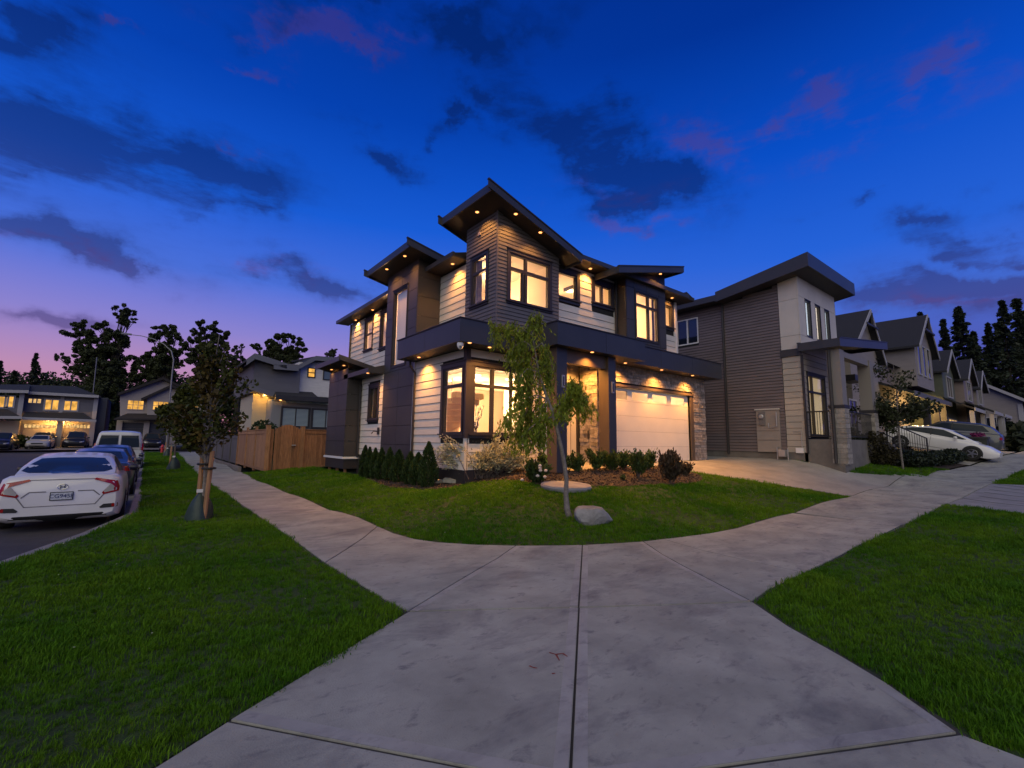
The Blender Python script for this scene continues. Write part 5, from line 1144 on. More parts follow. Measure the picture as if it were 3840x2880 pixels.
x0, x1, z0, z1 = bY(ZC, (960, 550), (1030, 640), YC + 1.0); far_win(CH, 'y', YC + 1.0, x0, x1, z0, z1, mat('sky_reflection_pane', (0, 0, 0)), black_trim, nv=0, fr=.07)
def slope_roof(a, b, Y, dy, th=.30, over=.6, rise=.8, name='roof', par=None, z=ZC, fas=None):
    p, q = onY(*z(*a), Y - over), onY(*z(*b), Y - over)
    o = MB().prism([(p.x, p.y, p.z), (q.x, q.y, q.z), (q.x, q.y + dy, q.z + rise), (p.x, p.y + dy, p.z + rise)], (0, 0, -.12)).build(name, shingle, par or CH)
    MB().prism([(p.x, p.y, p.z + .02), (q.x, q.y, q.z + .02), (q.x, q.y, q.z - th), (p.x, p.y, p.z - th)], (0, -.05, 0)).build('fascia_panel', fas or mat('grey_fascia', (.13, .13, .15), .5), o)
    MB().prism([(p.x, p.y + .01, p.z - th + .02), (q.x, q.y + .01, q.z - th + .02), (q.x, q.y + over + .3, q.z - th + .02), (p.x, p.y + over + .3, p.z - th + .02)], (0, 0, .03)).build('soffit', soffit_m, o); return o
slope_roof((130, 420), (215, 360), YC + .5, 7, th=.4, rise=.0); slope_roof((215, 360), (560, 470), YC + .5, 7, th=.34, rise=.1); slope_roof((420, 478), (690, 500), YC + .5, 7, rise=1.0); slope_roof((660, 500), (870, 388), YC + 1.0, 7, rise=.3); slope_roof((870, 388), (1120, 410), YC + 1.0, 7, rise=.6)
slope_roof((150, 690), (450, 790), YC + 1.0, 3, th=.3, rise=.2); 
p = [onY(*ZC(*a), YC - .6) for a in ((440, 815), (905, 835))]; r = onY(*ZC(790, 737), YC + 2.0)
MB().add([tuple(p[0]), tuple(p[1]), (p[1].x, YC + 3, p[1].z), (p[0].x, YC + 3, p[0].z), (r.x - 2.2, r.y, r.z), tuple(r)], [(0, 1, 5, 4), (1, 2, 5), (3, 0, 4), (0, 3, 2, 1)]).build('roof', shingle, CH)
MB().box(p[0].x, p[1].x + 4, YC - .65, YC - .58, p[1].z - .28, p[1].z + .02).build('fascia_panel', black_trim, CH); MB().box(p[0].x, p[1].x + 4, YC - .6, YC, p[1].z - .28, p[1].z - .24).build('soffit', soffit_m, CH)
l1 = onY(*ZC(492, 850), YC - .25); MB().lathe(l1, [(.03, .12), (.09, .08), (.09, -.06), (.03, -.1)], 10).build('wall_lamp', bulb_m, CH); point_light('wall_lamp_source', (l1.x, l1.y - .15, l1.z), 60, (1, .52, .14), .08, CH)
l2 = onY(*ZC(310, 810), YC + 1.4); point_light('wall_lamp_source', (l2.x, l2.y - .3, l2.z), 130, (1, .5, .10), .1, CH); MB().lathe(l2, [(.03, .10), (.08, .06), (.08, -.05), (.03, -.09)], 10).build('wall_lamp', bulb_m, CH)
# dark roof of another house showing behind
BH = empty('roof_behind', (12, 40, .5), 'house with dark hip roof glimpsed between the charcoal house and the corner house', 'house')
a = onY(*ZC(1180, 395), 44); MB().box(a.x - 3.2, a.x + 6, 44, 52, .5, a.z - 1.2).build('wall', white_siding, BH); hip(BH, a.x - 3.8, a.x + 6.6, 43.4, 52.6, a.z - 1.2, .32)

# grey duplex with lit windows, far left
DX = empty('grey_duplex', (-12, 80, .3), 'grey duplex far left with amber windows and two lit garage doors', 'house')
YD = 76.5
def dbox(name, m, a, b, Y, dy, par=None): return cbox(name, m, a, b, Y, dy, par or DX, ZF)
dbox('wall', far_grey, (-1300, 330), (340, 730), YD - .9, 8); dbox('wall', far_grey, (341, 330), (1590, 770), YD, 8)
dbox('wall', mat('duplex_side', (.06, .065, .085), .8), (1591, 400), (1690, 1200), YD + 1.0, 9)
dbox('corner_board', trim_white, (330, 310), (356, 720), YD - .92, .02); dbox('corner_board', trim_white, (1565, 385), (1590, 760), YD - .03, .02); dbox('corner_board', trim_white, (1010, 380), (1034, 660), YD - .03, .02)
for a, b, pn_, nv in (((120, 385), (205, 555), lit_pane, 0), ((-60, 385), (100, 560), lit_pane, 0), ((480, 420), (675, 495), lit_pane2, 2), ((765, 440), (955, 605), lit_pane, 1), ((1080, 460), (1270, 615), lit_pane, 1)):
    Y = YD - (.9 if a[0] < 300 else 0); x0, x1, z0, z1 = bY(ZF, a, b, Y); far_win(DX, 'y', Y, x0, x1, z0, z1, pn_, trim_white, nv=nv, fr=.16 if nv < 2 else .05, bars=.12)
def dslope(a, b, c, d, Y, dy): # roof quad from two eave points and two ridge points
    e0, e1 = onY(*ZF(*a), Y), onY(*ZF(*b), Y); r0, r1 = onY(*ZF(*c), Y + dy), onY(*ZF(*d), Y + dy)
    return MB().prism([tuple(e0), tuple(e1), tuple(r1), tuple(r0)], (0, 0, -.15)).build('roof', shingle, DX)
dslope((-1300, 250), (480, 290), (-1000, 185), (500, 185), YD - 1.6, 5); dslope((440, 315), (1680, 385), (480, 190), (1250, 215), YD - .7, 5)
e = onY(*ZF(1640, 380), YD - .7); MB().add([tuple(e), (e.x + .5, e.y + 9, e.z), tuple(onY(*ZF(1250, 215), YD + 4.3)), (e.x, e.y, e.z - .1)], [(0, 1, 2), (0, 3, 1)]).build('roof', shingle, DX)
for a, b, Y in (((-1300, 262), (480, 300), YD - 1.66), ((470, 318), (1640, 380), YD - .76)):
    p, q = onY(*ZF(*a), Y), onY(*ZF(*b), Y); MB().prism([(p.x, p.y, p.z + .12), (q.x, q.y, q.z + .12), (q.x, q.y, q.z - .2), (p.x, p.y, p.z - .2)], (0, -.1, 0)).build('gutter', trim_white, DX)
dslope((-1300, 710), (365, 725), (-900, 595), (120, 595), YD - 3.4, 2.4); dslope((365, 735), (1560, 775), (420, 640), (1380, 655), YD - 2.6, 2.4)
for a, b, Y in (((-1300, 712), (365, 726), YD - 3.46), ((365, 740), (1600, 782), YD - 2.66)):
    p, q = onY(*ZF(*a), Y), onY(*ZF(*b), Y); MB().prism([(p.x, p.y, p.z + .10), (q.x, q.y, q.z + .10), (q.x, q.y, q.z - .2), (p.x, p.y, p.z - .2)], (0, -.1, 0)).build('gutter', trim_white, DX)
ochre = mat('garage_front', (.40, .33, .25), .7)
dbox('wall', ochre, (341, 745), (1500, 1240), YD - .6, .5); dbox('wall', ochre, (-1300, 745), (270, 1220), YD - 1.4, .5)
dbox('side_wall', ochre, (960, 745), (990, 1240), YD - 2.3, 1.7); dbox('corner_board', trim_white, (1500, 790), (1535, 1200), YD - .8, .2)
for a, b in (((400, 830), (880, 1240)), ((1020, 830), (1455, 1240))):
    x0, x1, z0, z1 = bY(ZF, a, b, YD - .66); g = empty('garage_door', ((x0 + x1) / 2, YD - .66, z0), parent=DX); hh = (z1 - z0) / 5
    for i in range(5): piece('door_panel', ochre, g, x0, x1, YD - .66, YD - .605, z0 + i * hh, z0 + (i + 1) * hh - .02)
    for i in range(8): w = (x1 - x0) / 8; piece('pane', lit_pane2, g, x0 + i * w + .04, x0 + (i + 1) * w - .04, YD - .70, YD - .662, z1 - hh * .85, z1 - hh * .2)
for a in ((790, 790), (910, 830), (1120, 795)):
    p = onY(*ZF(*a), YD - 1.5); point_light('garage_lamp_source', (p.x, p.y, p.z - .15), 120, (1, .52, .14), .1, DX); MB().lathe(p, [(.12, .05), (.12, -.03), (.05, -.08)], 8).build('garage_lamp', bulb_m, DX)
# cream gabled house across the side street
WH = empty('cream_gable_house', (2, 80, .5), 'cream double-gabled house with amber windows and dark garage doors at the street end', 'house')
YW = 76.0
wht = mat('cream_wall', (.33, .285, .27), .7, var=.08, stretch=(1, 1, 5))
def wq(a, Y): return onY(*ZW(*a), Y)
pts = [wq(a, YW) for a in ((790, 1010), (1400, 1010), (1400, 720), (1210, 620), (1075, 562), (790, 655))]
MB().prism([tuple(p) for p in pts], (0, 6, 0)).build('wall', wht, WH)
pts = [wq(a, YW - .5) for a in ((968, 800), (1370, 800), (1370, 720), (1130, 612), (968, 690))]; MB().prism([tuple(p) for p in pts], (0, .49, 0)).build('wall', wht, WH)
def rb(a, b, Y, dy=7, t=.35):
    p, q = wq(a, Y), wq(b, Y); MB().prism([tuple(p), tuple(q), (q.x, q.y, q.z - t), (p.x, p.y, p.z - t)], (0, dy, 0)).build('roof', mat('roof_dark', (.022, .018, .02), .9), WH)
rb((775, 655), (1075, 550), YW - .7); rb((1075, 550), (1420, 720), YW - .7); rb((930, 690), (1130, 600), YW - 1.1, 1.2); rb((1130, 600), (1380, 705), YW - 1.1, 1.2)
for a, b in (((845, 705), (940, 765)), ((1012, 712), (1104, 768)), ((1160, 720), (1300, 775))):
    x0, x1, z0, z1 = bY(ZW, a, b, YW - (.5 if a[0] > 960 else 0)); far_win(WH, 'y', YW - (.5 if a[0] > 960 else 0), x0, x1, z0, z1, lit_pane, wht, nv=2, nh=1, fr=.10)
for a, b in (((790, 848), (942, 1010)), ((972, 852), (1120, 1010)), ((1160, 850), (1320, 1010))):
    x0, x1, z0, z1 = bY(ZW, a, b, YW - .06); g = empty('garage_door', (x0, YW, z0), parent=WH); hh = (z1 - z0) / 4
    for i in range(4): piece('door_panel', mat('dark_garage', (.035, .035, .045), .5), g, x0, x1, YW - .08, YW - .01, z0 + i * hh, z0 + (i + 1) * hh - .03)
p, q = wq((750, 825), YW - 1.6), wq((1400, 825), YW - 1.6); r0, r1 = wq((840, 790), YW), wq((1400, 795), YW)
MB().prism([tuple(p), tuple(q), tuple(r1), tuple(r0)], (0, 0, -.18)).build('roof', MATS['roof_dark'], WH)
for a in ((770, 835), (950, 835), (1130, 835)): x0, x1, z0, z1 = bY(ZW, a, (a[0] + 18, 1010), YW - .5); MB().box(x0, x1, YW - .5, YW, z0, z1).build('pier', wht, WH)
# ------------------------------------------------------------------ vehicles
def paint(name, col, rough=.28): return mat(name, col, rough, coat=.6, spec=.5, var=.03, nscale=2)
car_white = paint('car_white', (.66, .65, .67)); car_blue = paint('car_blue', (.035, .045, .075)); car_black = paint('car_black', (.012, .012, .015)); car_grey = paint('car_grey', (.06, .065, .08)); van_white = paint('van_white', (.52, .53, .56)); car_silver = paint('car_silver', (.42, .38, .34))
tyre_m = mat('tyre', (.012, .012, .012), .85); rim_m = mat('rim', (.28, .28, .30), .35, metal=.8); trim_k = mat('black_plastic', (.012, .012, .014), .6)
red_lens = mat('red_lens', (.30, .006, .008), .2, coat=.3); clear_lens = mat('clear_lens', (.40, .38, .38), .15, coat=1.0); chrome = mat('chrome', (.7, .7, .72), .12, metal=1.0)
def interp(tab, x): return float(np.interp(x, [t[0] for t in tab], [t[1] for t in tab]))
def make_car(label, loc, rz, L=4.6, W=1.8, body=car_white, belt=None, roof=None, plan=None, tumble=.15, wheels=(.85, 3.55), wr=.32, group=None, cat='car', name='parked_car', glass=dark_glass, bottom=.20, rooffac=.72, cab=None, pillars=(), sill=trim_k, n=30, crown=.05):
    # x runs from the rear bumper (0) to the nose (L); belt: deck height; roof: cabin roof line; plan: half width factor
    R = empty(name, loc, label, cat, group, rz=rz)
    belt = belt or [(0, .95), (.25, 1.03), (1.0, 1.02), (2.8, .98), (3.4, .93), (4.2, .78), (L, .60)]
    roof = roof or [(.55, 1.02), (1.45, 1.34), (2.1, 1.42), (2.6, 1.41), (3.55, .96)]
    plan = plan or [(0, .76), (.10, .90), (.35, .97), (.9, 1.0), (3.6, 1.0), (4.2, .95), (4.45, .86), (L, .66)]
    low = [(0, .27), (.08, .20), (.3, .17), (L - .4, .17), (L - .08, .26), (L, .34)]
    xs = sorted(set([0, .03, .09, .18, .3] + list(np.linspace(.45, L - .4, n)) + [L - .3, L - .2, L - .1, L - .03, L]))
    V, Fc = [], []; K = 0
    hw = W / 2
    for x in xs:
        w = hw * interp(plan, x); zb = interp(low, x); zt = interp(belt, x); h = zt - zb
        pr = [(0, zb - .01), (w * .80, zb), (w * .955, zb + h * .06), (w * .995, zb + h * .25), (w, zb + h * .48), (w * .985, zb + h * .66), (w * .965, zb + h * .80), (w * .93, zt - h * .06), (w * .84, zt + .005), (w * .5, zt + crown * .6), (0, zt + crown)]
        sec = pr + [(-y, z) for y, z in pr[-2:0:-1]]
        K = len(sec); V += [(x, y, z) for y, z in sec]
    for i in range(len(xs) - 1):
        for j in range(K): Fc.append((i * K + j, i * K + (j + 1) % K, (i + 1) * K + (j + 1) % K, (i + 1) * K + j))
    Fc.append(tuple(range(K))[::-1]); Fc.append(tuple((len(xs) - 1) * K + j for j in range(K)))
    # wheel arches: faces inside the arch become openings
    def arch(x, z): return any((x - wx) ** 2 + (z - wr) ** 2 < (wr * 1.17) ** 2 for wx in wheels)
    mb = MB(); mb.add(V, Fc)
    bo = mb.build('body', body, R, local=True, smooth=True)
    # greenhouse
    x0, x1 = roof[0][0], roof[-1][0]; gx = sorted(set(list(np.linspace(x0, x1, 26)) + [p[0] for p in roof]))
    GV, GF = [], []
    cab = cab or [(x0, .80), (x0 + .5, .86), (2.2, .90), (x1 - .5, .86), (x1, .74)]
    for x in gx:
        zt = interp(belt, x); zr = max(interp(roof, x), zt + crown * .5); wb = hw * interp(cab, x) * interp(plan, x); t = min(1, (zr - zt) / .42)
        wt = wb * (1 - t * (1 - rooffac)); zz = zt - .02
        pr = [(wb, zz), (wb - (wb - wt) * .35, zz + (zr - zz) * .42), (wt + (wb - wt) * .14, zz + (zr - zz) * .86), (wt * .92, zz + (zr - zz) * .965), (wt * .5, zr + .012), (0, zr + .022)]
        sec = pr + [(-y, z) for y, z in pr[-2::-1]]; kk = len(sec); GV += [(x, y, z) for y, z in sec]
    for i in range(len(gx) - 1):
        for j in range(kk - 1): GF.append((i * kk + j, i * kk + j + 1, (i + 1) * kk + j + 1, (i + 1) * kk + j))
    GF.append(tuple(range(kk))); GF.append(tuple((len(gx) - 1) * kk + j for j in range(kk)))
    co = MB().add(GV, GF).build('cabin', body, R, local=True, smooth=True)
    allv = [Vector(v) for v in V] + [Vector(v) for v in GV]; bvh = BVHTree.FromPolygons(allv, Fc + [tuple(i + len(V) for i in f) for f in GF])
    def decal(nm, pts, axis, m, off=.008, th=.02, sub=6, parent=None):
        # a panel that follows the body; pts 2-D outline seen along the axis ('-x' from behind, '+x' from the front, 'y'/'-y' from the sides, 'z' from above)
        P = dens([tuple(p) for p in pts], .06); A = np.array(P); G = [(a, b) for a in np.arange(A[:, 0].min(), A[:, 0].max(), .07) for b in np.arange(A[:, 1].min(), A[:, 1].max(), .07)]
        G = np.array(G) if G else np.zeros((0, 2)); G = G[inpoly(G, P)] if len(G) else G
        if len(G): G = G[np.min(np.linalg.norm(G[:, None] - A[None], axis=2), axis=1) > .03]
        al = list(map(tuple, P)) + [tuple(g) for g in G]
        vs, es, fs, *_ = delaunay_2d_cdt([Vector(p) for p in al], [(i, (i + 1) % len(P)) for i in range(len(P))], [], 1, 1e-5)
        vs = [tuple(v) for v in vs]; cen = np.array([np.mean([vs[i] for i in f], axis=0) for f in fs]); ok = inpoly(cen, P); fs = [tuple(f) for f, k in zip(fs, ok) if k]
        D = {'-x': Vector((1, 0, 0)), '+x': Vector((-1, 0, 0)), 'y': Vector((0, -1, 0)), '-y': Vector((0, 1, 0)), 'z': Vector((0, 0, -1))}[axis]; out = []; last = None
        for a, b in vs:
            o = {'-x': Vector((-3, a, b)), '+x': Vector((L + 3, a, b)), 'y': Vector((a, 4, b)), '-y': Vector((a, -4, b)), 'z': Vector((a, b, 5))}[axis]
            hit = bvh.ray_cast(o, D); out.append(hit[0] - D * off if hit[0] is not None else None)
        known = [p for p in out if p is not None]
        if not known: return None
        for i, p in enumerate(out):
            if p is None:
                a, b = vs[i]; q = min(known, key=lambda k: (({'-x': k.y, '+x': k.y}.get(axis, k.x)) - a) ** 2 + ((k.z if axis != 'z' else k.y) - b) ** 2)
                out[i] = {'-x': Vector((q.x, a, b)), '+x': Vector((q.x, a, b)), 'y': Vector((a, q.y, b)), '-y': Vector((a, q.y, b)), 'z': Vector((a, b, q.z))}[axis]
        me = bpy.data.meshes.new(nm); me.from_pydata([tuple(p) for p in out], [], fs); me.materials.append(m); me.update()
        bm = bmesh.new(); bm.from_mesh(me); bmesh.ops.recalc_face_normals(bm, faces=bm.faces)
        if sum((f.normal.dot(-D)) for f in bm.faces) < 0: bmesh.ops.reverse_faces(bm, faces=bm.faces)
        bm.to_mesh(me); bm.free(); me.polygons.foreach_set('use_smooth', [True] * len(me.polygons))
        o = link(nm, me, parent or R, local=True)
        return o
    for i, wx in enumerate(wheels):
        for sgn in (1, -1):
            y = sgn * (hw - .10)
            if i < 99: decal('wheel_arch', [(wx + wr * 1.17 * math.cos(t), max(bottom, wr + wr * 1.17 * math.sin(t))) for t in np.linspace(-.6, PI + .6, 18)], 'y' if sgn > 0 else '-y', trim_k, off=.003)
            Wm = empty('wheel', (wx, y, wr)); Wm.parent = R
            MB().lathe((0, 0, 0), [(wr * .62, -.11 * sgn), (wr * .96, -.11 * sgn), (wr, -.08 * sgn), (wr, .085 * sgn), (wr * .95, .112 * sgn), (wr * .66, .118 * sgn)], 24, axis='y').build('tyre', tyre_m, Wm, local=True, smooth=True)
            rm = MB().lathe((0, 0, 0), [(wr * .66, .02 * sgn), (wr * .64, .116 * sgn), (wr * .60, .122 * sgn), (wr * .58, .09 * sgn)], 24, axis='y')
            for k in range(5):
                t = k * 2 * PI / 5; c, s = math.cos(t), math.sin(t); q = [(c * wr * .08 - s * .035, s * wr * .08 + c * .035), (c * wr * .62 - s * .025, s * wr * .62 + c * .025), (c * wr * .62 + s * .025, s * wr * .62 - c * .025), (c * wr * .08 + s * .035, s * wr * .08 - c * .035)]
                rm.prism([(a, .10 * sgn, b) for a, b in q], (0, .025 * sgn, 0))
            rm.lathe((0, 0, 0), [(.05, .10 * sgn), (.045, .13 * sgn)], 12, axis='y').build('rim', rim_m, Wm, local=True)
    return R, decal
SED = dict(glass=dark_glass)
def mirror(R, x, z, y, m, sg):
    MB().add([], []).lathe((x, y, z), [(.02, -.10), (.075, -.07), (.085, 0), (.07, .07), (.02, .09)], 10, axis='y').build('wing_mirror', m, R, local=True, smooth=True)
glass_sky = mat('car_glass', (.020, .028, .038), .12, spec=.14)

# the white saloon, seen from behind
R, dc = make_car('white saloon with red angular tail lamps parked nearest on the left street', (-1.13, 12.45, ht(-1.1, 15) - .20), PI / 2, L=4.63, W=1.86, body=car_white,
                 belt=[(0, .93), (.05, .985), (.16, 1.035), (.45, 1.03), (1.0, 1.0), (2.8, .97), (3.5, .93), (4.2, .80), (4.63, .62)],
                 roof=[(.42, 1.04), (.9, 1.20), (1.5, 1.36), (2.1, 1.415), (2.5, 1.41), (3.65, .95)],
                 plan=[(0, .86), (.06, .92), (.16, .965), (.4, .985), (.9, 1.0), (3.6, 1.0), (4.2, .95), (4.45, .86), (4.63, .66)], wheels=(.95, 3.65), wr=.325, group='cars parked along the left kerb')
# local y of the car points to -X of the world; seen from behind, picture right is -y
dc('rear_window', [(-.68, 1.11), (-.60, 1.23), (-.50, 1.325), (-.25, 1.345), (.25, 1.345), (.50, 1.325), (.60, 1.23), (.68, 1.11), (.55, 1.075), (-.55, 1.075)], '-x', glass_sky)
for s in (1, -1):
    tl = dc('tail_light', [(s * .44, .955), (s * .47, .985), (s * .80, .915), (s * .84, .80), (s * .835, .71), (s * .60, .655), (s * .575, .69), (s * .70, .86)], '-x', red_lens, off=.012)
    dc('lens', [(s * .70, .86), (s * .80, .77), (s * .80, .735), (s * .62, .69), (s * .60, .72)], '-x', clear_lens, off=.018, parent=None)
    v = dc('bumper_vent', [(s * .84, .40), (s * .58, .385), (s * .56, .41), (s * .62, .465), (s * .84, .475)], '-x', trim_k, off=.010)
    dc('reflector', [(s * .79, .405), (s * .745, .405), (s * .745, .465), (s * .79, .465)], '-x', red_lens, off=.016)
    dc('crease', [(s * .22, .735), (s * .44, .735), (s * .54, .64), (s * .555, .65), (s * .45, .752), (s * .22, .752)], '-x', trim_k if False else mat('panel_gap', (.16, .15, .16), .6), off=.006)
    dc('boot_seam', [(s * .62, .66), (s * .50, .475), (s * .485, .48), (s * .60, .665)], '-x', MATS['panel_gap'], off=.005)
    dc('side_window', [(1.0, 1.06), (1.35, 1.27), (2.0, 1.345), (2.55, 1.34), (3.35, 1.02), (2.2, 1.0)], 'y' if s > 0 else '-y', glass_sky)
    mirror(R, 3.1, 1.02, s * 1.0, mat('mirror_dark', (.02, .02, .03), .3), s)
    dc('pillar', [(2.18, 1.01), (2.24, 1.01), (2.20, 1.34), (2.14, 1.34)], 'y' if s > 0 else '-y', trim_k, off=.014)
    dc('door_seam', [(2.19, .30), (2.205, .30), (2.215, .98), (2.20, .98)], 'y' if s > 0 else '-y', MATS['panel_gap'], off=.006)
dc('boot_seam', [(-.50, .47), (.50, .47), (.50, .483), (-.50, .483)], '-x', MATS['panel_gap'], off=.005)
dc('crease', [(-.46, .962), (.46, .962), (.46, .975), (-.46, .975)], '-x', MATS['panel_gap'], off=.007)
dc('diffuser', [(-.74, .19), (.74, .19), (.62, .31), (-.62, .31)], '-x', trim_k, off=.010)
dc('windscreen', [(-.62, 1.02), (-.52, 1.35), (.52, 1.35), (.62, 1.02)], '+x', glass_sky)
pl = dc('number_plate', [(-.165, .575), (.165, .575), (.165, .735), (-.165, .735)], '-x', trim_k, off=.016)
dc('plate_face', [(-.15, .59), (.15, .59), (.15, .72), (-.15, .72)], '-x', mat('plate_face', (.55, .58, .66), .4, var=.3, nscale=30), off=.022)
# the emblem: an upright letter shape inside a ring; the plate carries unreadable dark-blue characters
em = MB(); px_ = -.030
for (a0, a1, b0, b1) in ((-.036, -.024, .800, .862), (.024, .036, .800, .862), (-.026, .026, .824, .836)): em.box(-.002, .008, a0, a1, b0, b1)
ring = [(0.0, .075 * math.cos(t), .831 + .048 * math.sin(t)) for t in np.linspace(0, 2 * PI, 25)]; em.tube(ring, .005, 5, cap=False)
emo = em.build('emblem', chrome, R, local=True); 
def rear_x(R_, y, z):
    return 0
def text_on(R, s, y, z, x, size, m):
    cu = bpy.data.curves.new('lettering', 'FONT'); cu.body = s; cu.size = size; cu.align_x = 'CENTER'; cu.align_y = 'CENTER'; cu.extrude = .002; cu.materials.append(m)
    tmp = bpy.data.objects.new('lettering', cu); COL.objects.link(tmp); dg = bpy.context.evaluated_depsgraph_get(); me = bpy.data.meshes.new_from_object(tmp.evaluated_get(dg)); bpy.data.objects.remove(tmp)
    o = link('lettering', me, R, (x, y, z), local=True); o.rotation_euler = (PI / 2, 0, -PI / 2); return o
emo.location = (-.014, 0, 0)
text_on(R, 'CG945E', 0, .655, -.027, .100, mat('plate_ink', (.02, .03, .14), .5))

def saloon(label, loc, rz, body, group, L=4.55, W=1.8, rear=True, H=0.0, name='parked_car', suv=False):
    if suv: bt = [(0, 1.0), (.1, 1.08), (.5, 1.10), (3.2, 1.08), (3.7, 1.05), (4.4, .92), (L, .72)]; rf = [(.12, 1.12), (.45, 1.48), (.9, 1.64), (2.2, 1.70), (2.7, 1.66), (3.75, 1.06)]
    else: bt = [(0, .92), (.12, 1.0), (.5, 1.01), (2.8, .96), (3.4, .92), (4.1, .78), (L, .60)]; rf = [(.55, 1.02), (1.4, 1.33), (2.0, 1.41), (2.5, 1.40), (3.5, .95)]
    rf = [(a, b + H) for a, b in rf]
    R, dc = make_car(label, loc, rz, L=L, W=W, body=body, belt=bt, roof=rf, wheels=(.85, L - .95), wr=.36 if suv else .32, group=group, name=name, rooffac=.78 if suv else .72)
    t = rf[-3][1]
    dc('rear_window', [(-.58, 1.12 if not suv else 1.20), (-.48, t - .09), (.48, t - .09), (.58, 1.12 if not suv else 1.20)], '-x', glass_sky)
    dc('windscreen', [(-.64, 1.0 if not suv else 1.14), (-.52, t - .06), (.52, t - .06), (.64, 1.0 if not suv else 1.14)], '+x', glass_sky)
    for s in (1, -1):
        ax = 'y' if s > 0 else '-y'
        if suv: dc('side_window', [(.5, 1.18), (.8, 1.52), (2.5, 1.58), (3.35, 1.20), (3.3, 1.13)], ax, glass_sky)
        else: dc('side_window', [(1.0, 1.06), (1.35, 1.25), (2.0, 1.335), (2.45, 1.33), (3.2, 1.01), (2.2, .99)], ax, glass_sky)
        dc('pillar', [(2.08, 1.0), (2.14, 1.0), (2.12, t - .07), (2.06, t - .07)], ax, trim_k, off=.014)
        dc('tail_light', [(s * .50, .80), (s * .52, .93), (s * .82, .90), (s * .84, .76)], '-x', red_lens, off=.010)
        dc('headlight', [(s * .40, .56), (s * .44, .66), (s * .78, .74), (s * .82, .66), (s * .60, .57)], '+x', clear_lens, off=.010)
        mirror(R, L - 1.55, 1.0 if not suv else 1.12, s * (W / 2 + .07), body, s)
    dc('grille', [(-.40, .50), (.40, .50), (.46, .62), (-.46, .62)], '+x', trim_k, off=.012); dc('bumper_vent', [(-.62, .24), (.62, .24), (.52, .36), (-.52, .36)], '+x', trim_k, off=.012)
    dc('number_plate', [(-.16, .60), (.16, .60), (.16, .72), (-.16, .72)], '-x', mat('plain_plate', (.45, .47, .5), .5), off=.014)
    return R, dc
KG = 'cars parked along the left kerb'
saloon('blue-grey saloon parked directly ahead of the white saloon', (-1.02, 18.3, ht(-1, 20) - .20), PI / 2, car_blue, KG, L=4.5)
R, dc = saloon('dark navy saloon parked between the blue-grey saloon and the white van', (-.98, 23.4, ht(-1, 25) - .20), PI / 2, car_blue, KG, L=4.6, H=.04)
# the van
R, dc = make_car('white passenger van with twin rear windows parked beyond the saloons', (-.92, 30.6, ht(-.9, 33) - .20), PI / 2, L=5.6, W=2.0, body=van_white, belt=[(0, 1.18), (.05, 1.22), (4.2, 1.18), (4.6, 1.12), (5.3, 1.0), (5.6, .8)],
                 roof=[(.0, 1.25), (.06, 1.78), (.2, 2.02), (.6, 2.09), (3.9, 2.09), (4.3, 2.0), (4.95, 1.14)], plan=[(0, .93), (.06, .97), (.3, 1.0), (4.9, 1.0), (5.3, .93), (5.6, .74)], wheels=(1.0, 4.6), wr=.36, group=KG, rooffac=.86,
                 cab=[(0, .94), (.5, .95), (4.0, .95), (4.9, .90)], cat='van', name='parked_van')
for s in (1, -1):
    dc('rear_window', [(s * .06, 1.26), (s * .06, 1.86), (s * .72, 1.86), (s * .80, 1.28)], '-x', glass_sky, off=.014)
    dc('window_trim', [(s * .03, 1.22), (s * .03, 1.90), (s * .74, 1.90), (s * .84, 1.24)], '-x', trim_white, off=.006)
    dc('tail_light', [(s * .83, 1.12), (s * .83, 1.50), (s * .95, 1.46), (s * .97, 1.12)], '-x', red_lens, off=.012); dc('side_window', [(.5, 1.28), (.5, 1.80), (3.6, 1.80), (4.3, 1.30)], 'y' if s > 0 else '-y', glass_sky); mirror(R, 4.3, 1.25, s * 1.1, trim_k, s)
dc('windscreen', [(-.75, 1.22), (-.66, 1.92), (.66, 1.92), (.75, 1.22)], '+x', glass_sky)
dc('bumper', [(-.94, .40), (.94, .40), (.94, .55), (-.94, .55)], '-x', trim_k, off=.03)
FG = 'vehicles outside the far left houses'
def onz_(z, a, Y): return onY(*z(*a), Y)
p = onz_(ZF, (592, 1285), 67); saloon('pale silver saloon facing the street before the lit duplex garage', (p.x, 67 + .1, ht(p.x, 68) + .02), PI / 2, car_silver, FG, L=4.5, W=1.85) if False else None
R, dc = saloon('pale silver saloon facing the street before the lit duplex garage', (p.x, 67 + 4.6, ht(p.x, 69) + .0), -PI / 2, car_silver, FG, L=4.5, W=1.85)
p2 = onz_(ZF, (660, 1240), 72); saloon('dark grey people carrier close behind the silver saloon', (p2.x, 76.2, ht(p2.x, 73)), -PI / 2, car_grey, FG, L=4.2, W=1.95, suv=True)
p3 = onz_(ZF, (1212, 1235), 69.7); saloon('black off-roader outside the right-hand lit garage', (p3.x, 74.4, ht(p3.x, 72)), -PI / 2, car_black, FG, L=4.6, W=1.98, suv=True, H=.08)
p4 = onz_(ZF, (-120, 1290), 66); saloon('dark car half out of frame at the far left edge', (p4.x + .2, 70.4, ht(p4.x, 68)), -PI / 2, car_black, FG, L=4.6, W=1.9, suv=True)
p5 = onY(*ZW(1000, 1005), 70); saloon('black off-roader behind the white van', (p5.x, 75.2, ht(p5.x, 72)), -PI / 2, car_black, FG, L=4.6, W=1.95, suv=True, H=.06)
p6 = onY(*ZW(1345, 1020), 62.0); saloon('black saloon crossing the street end beyond the maple', (p6.x + .6, 62.0, ht(p6.x, 62) - .20), PI, car_black, FG, L=4.6)
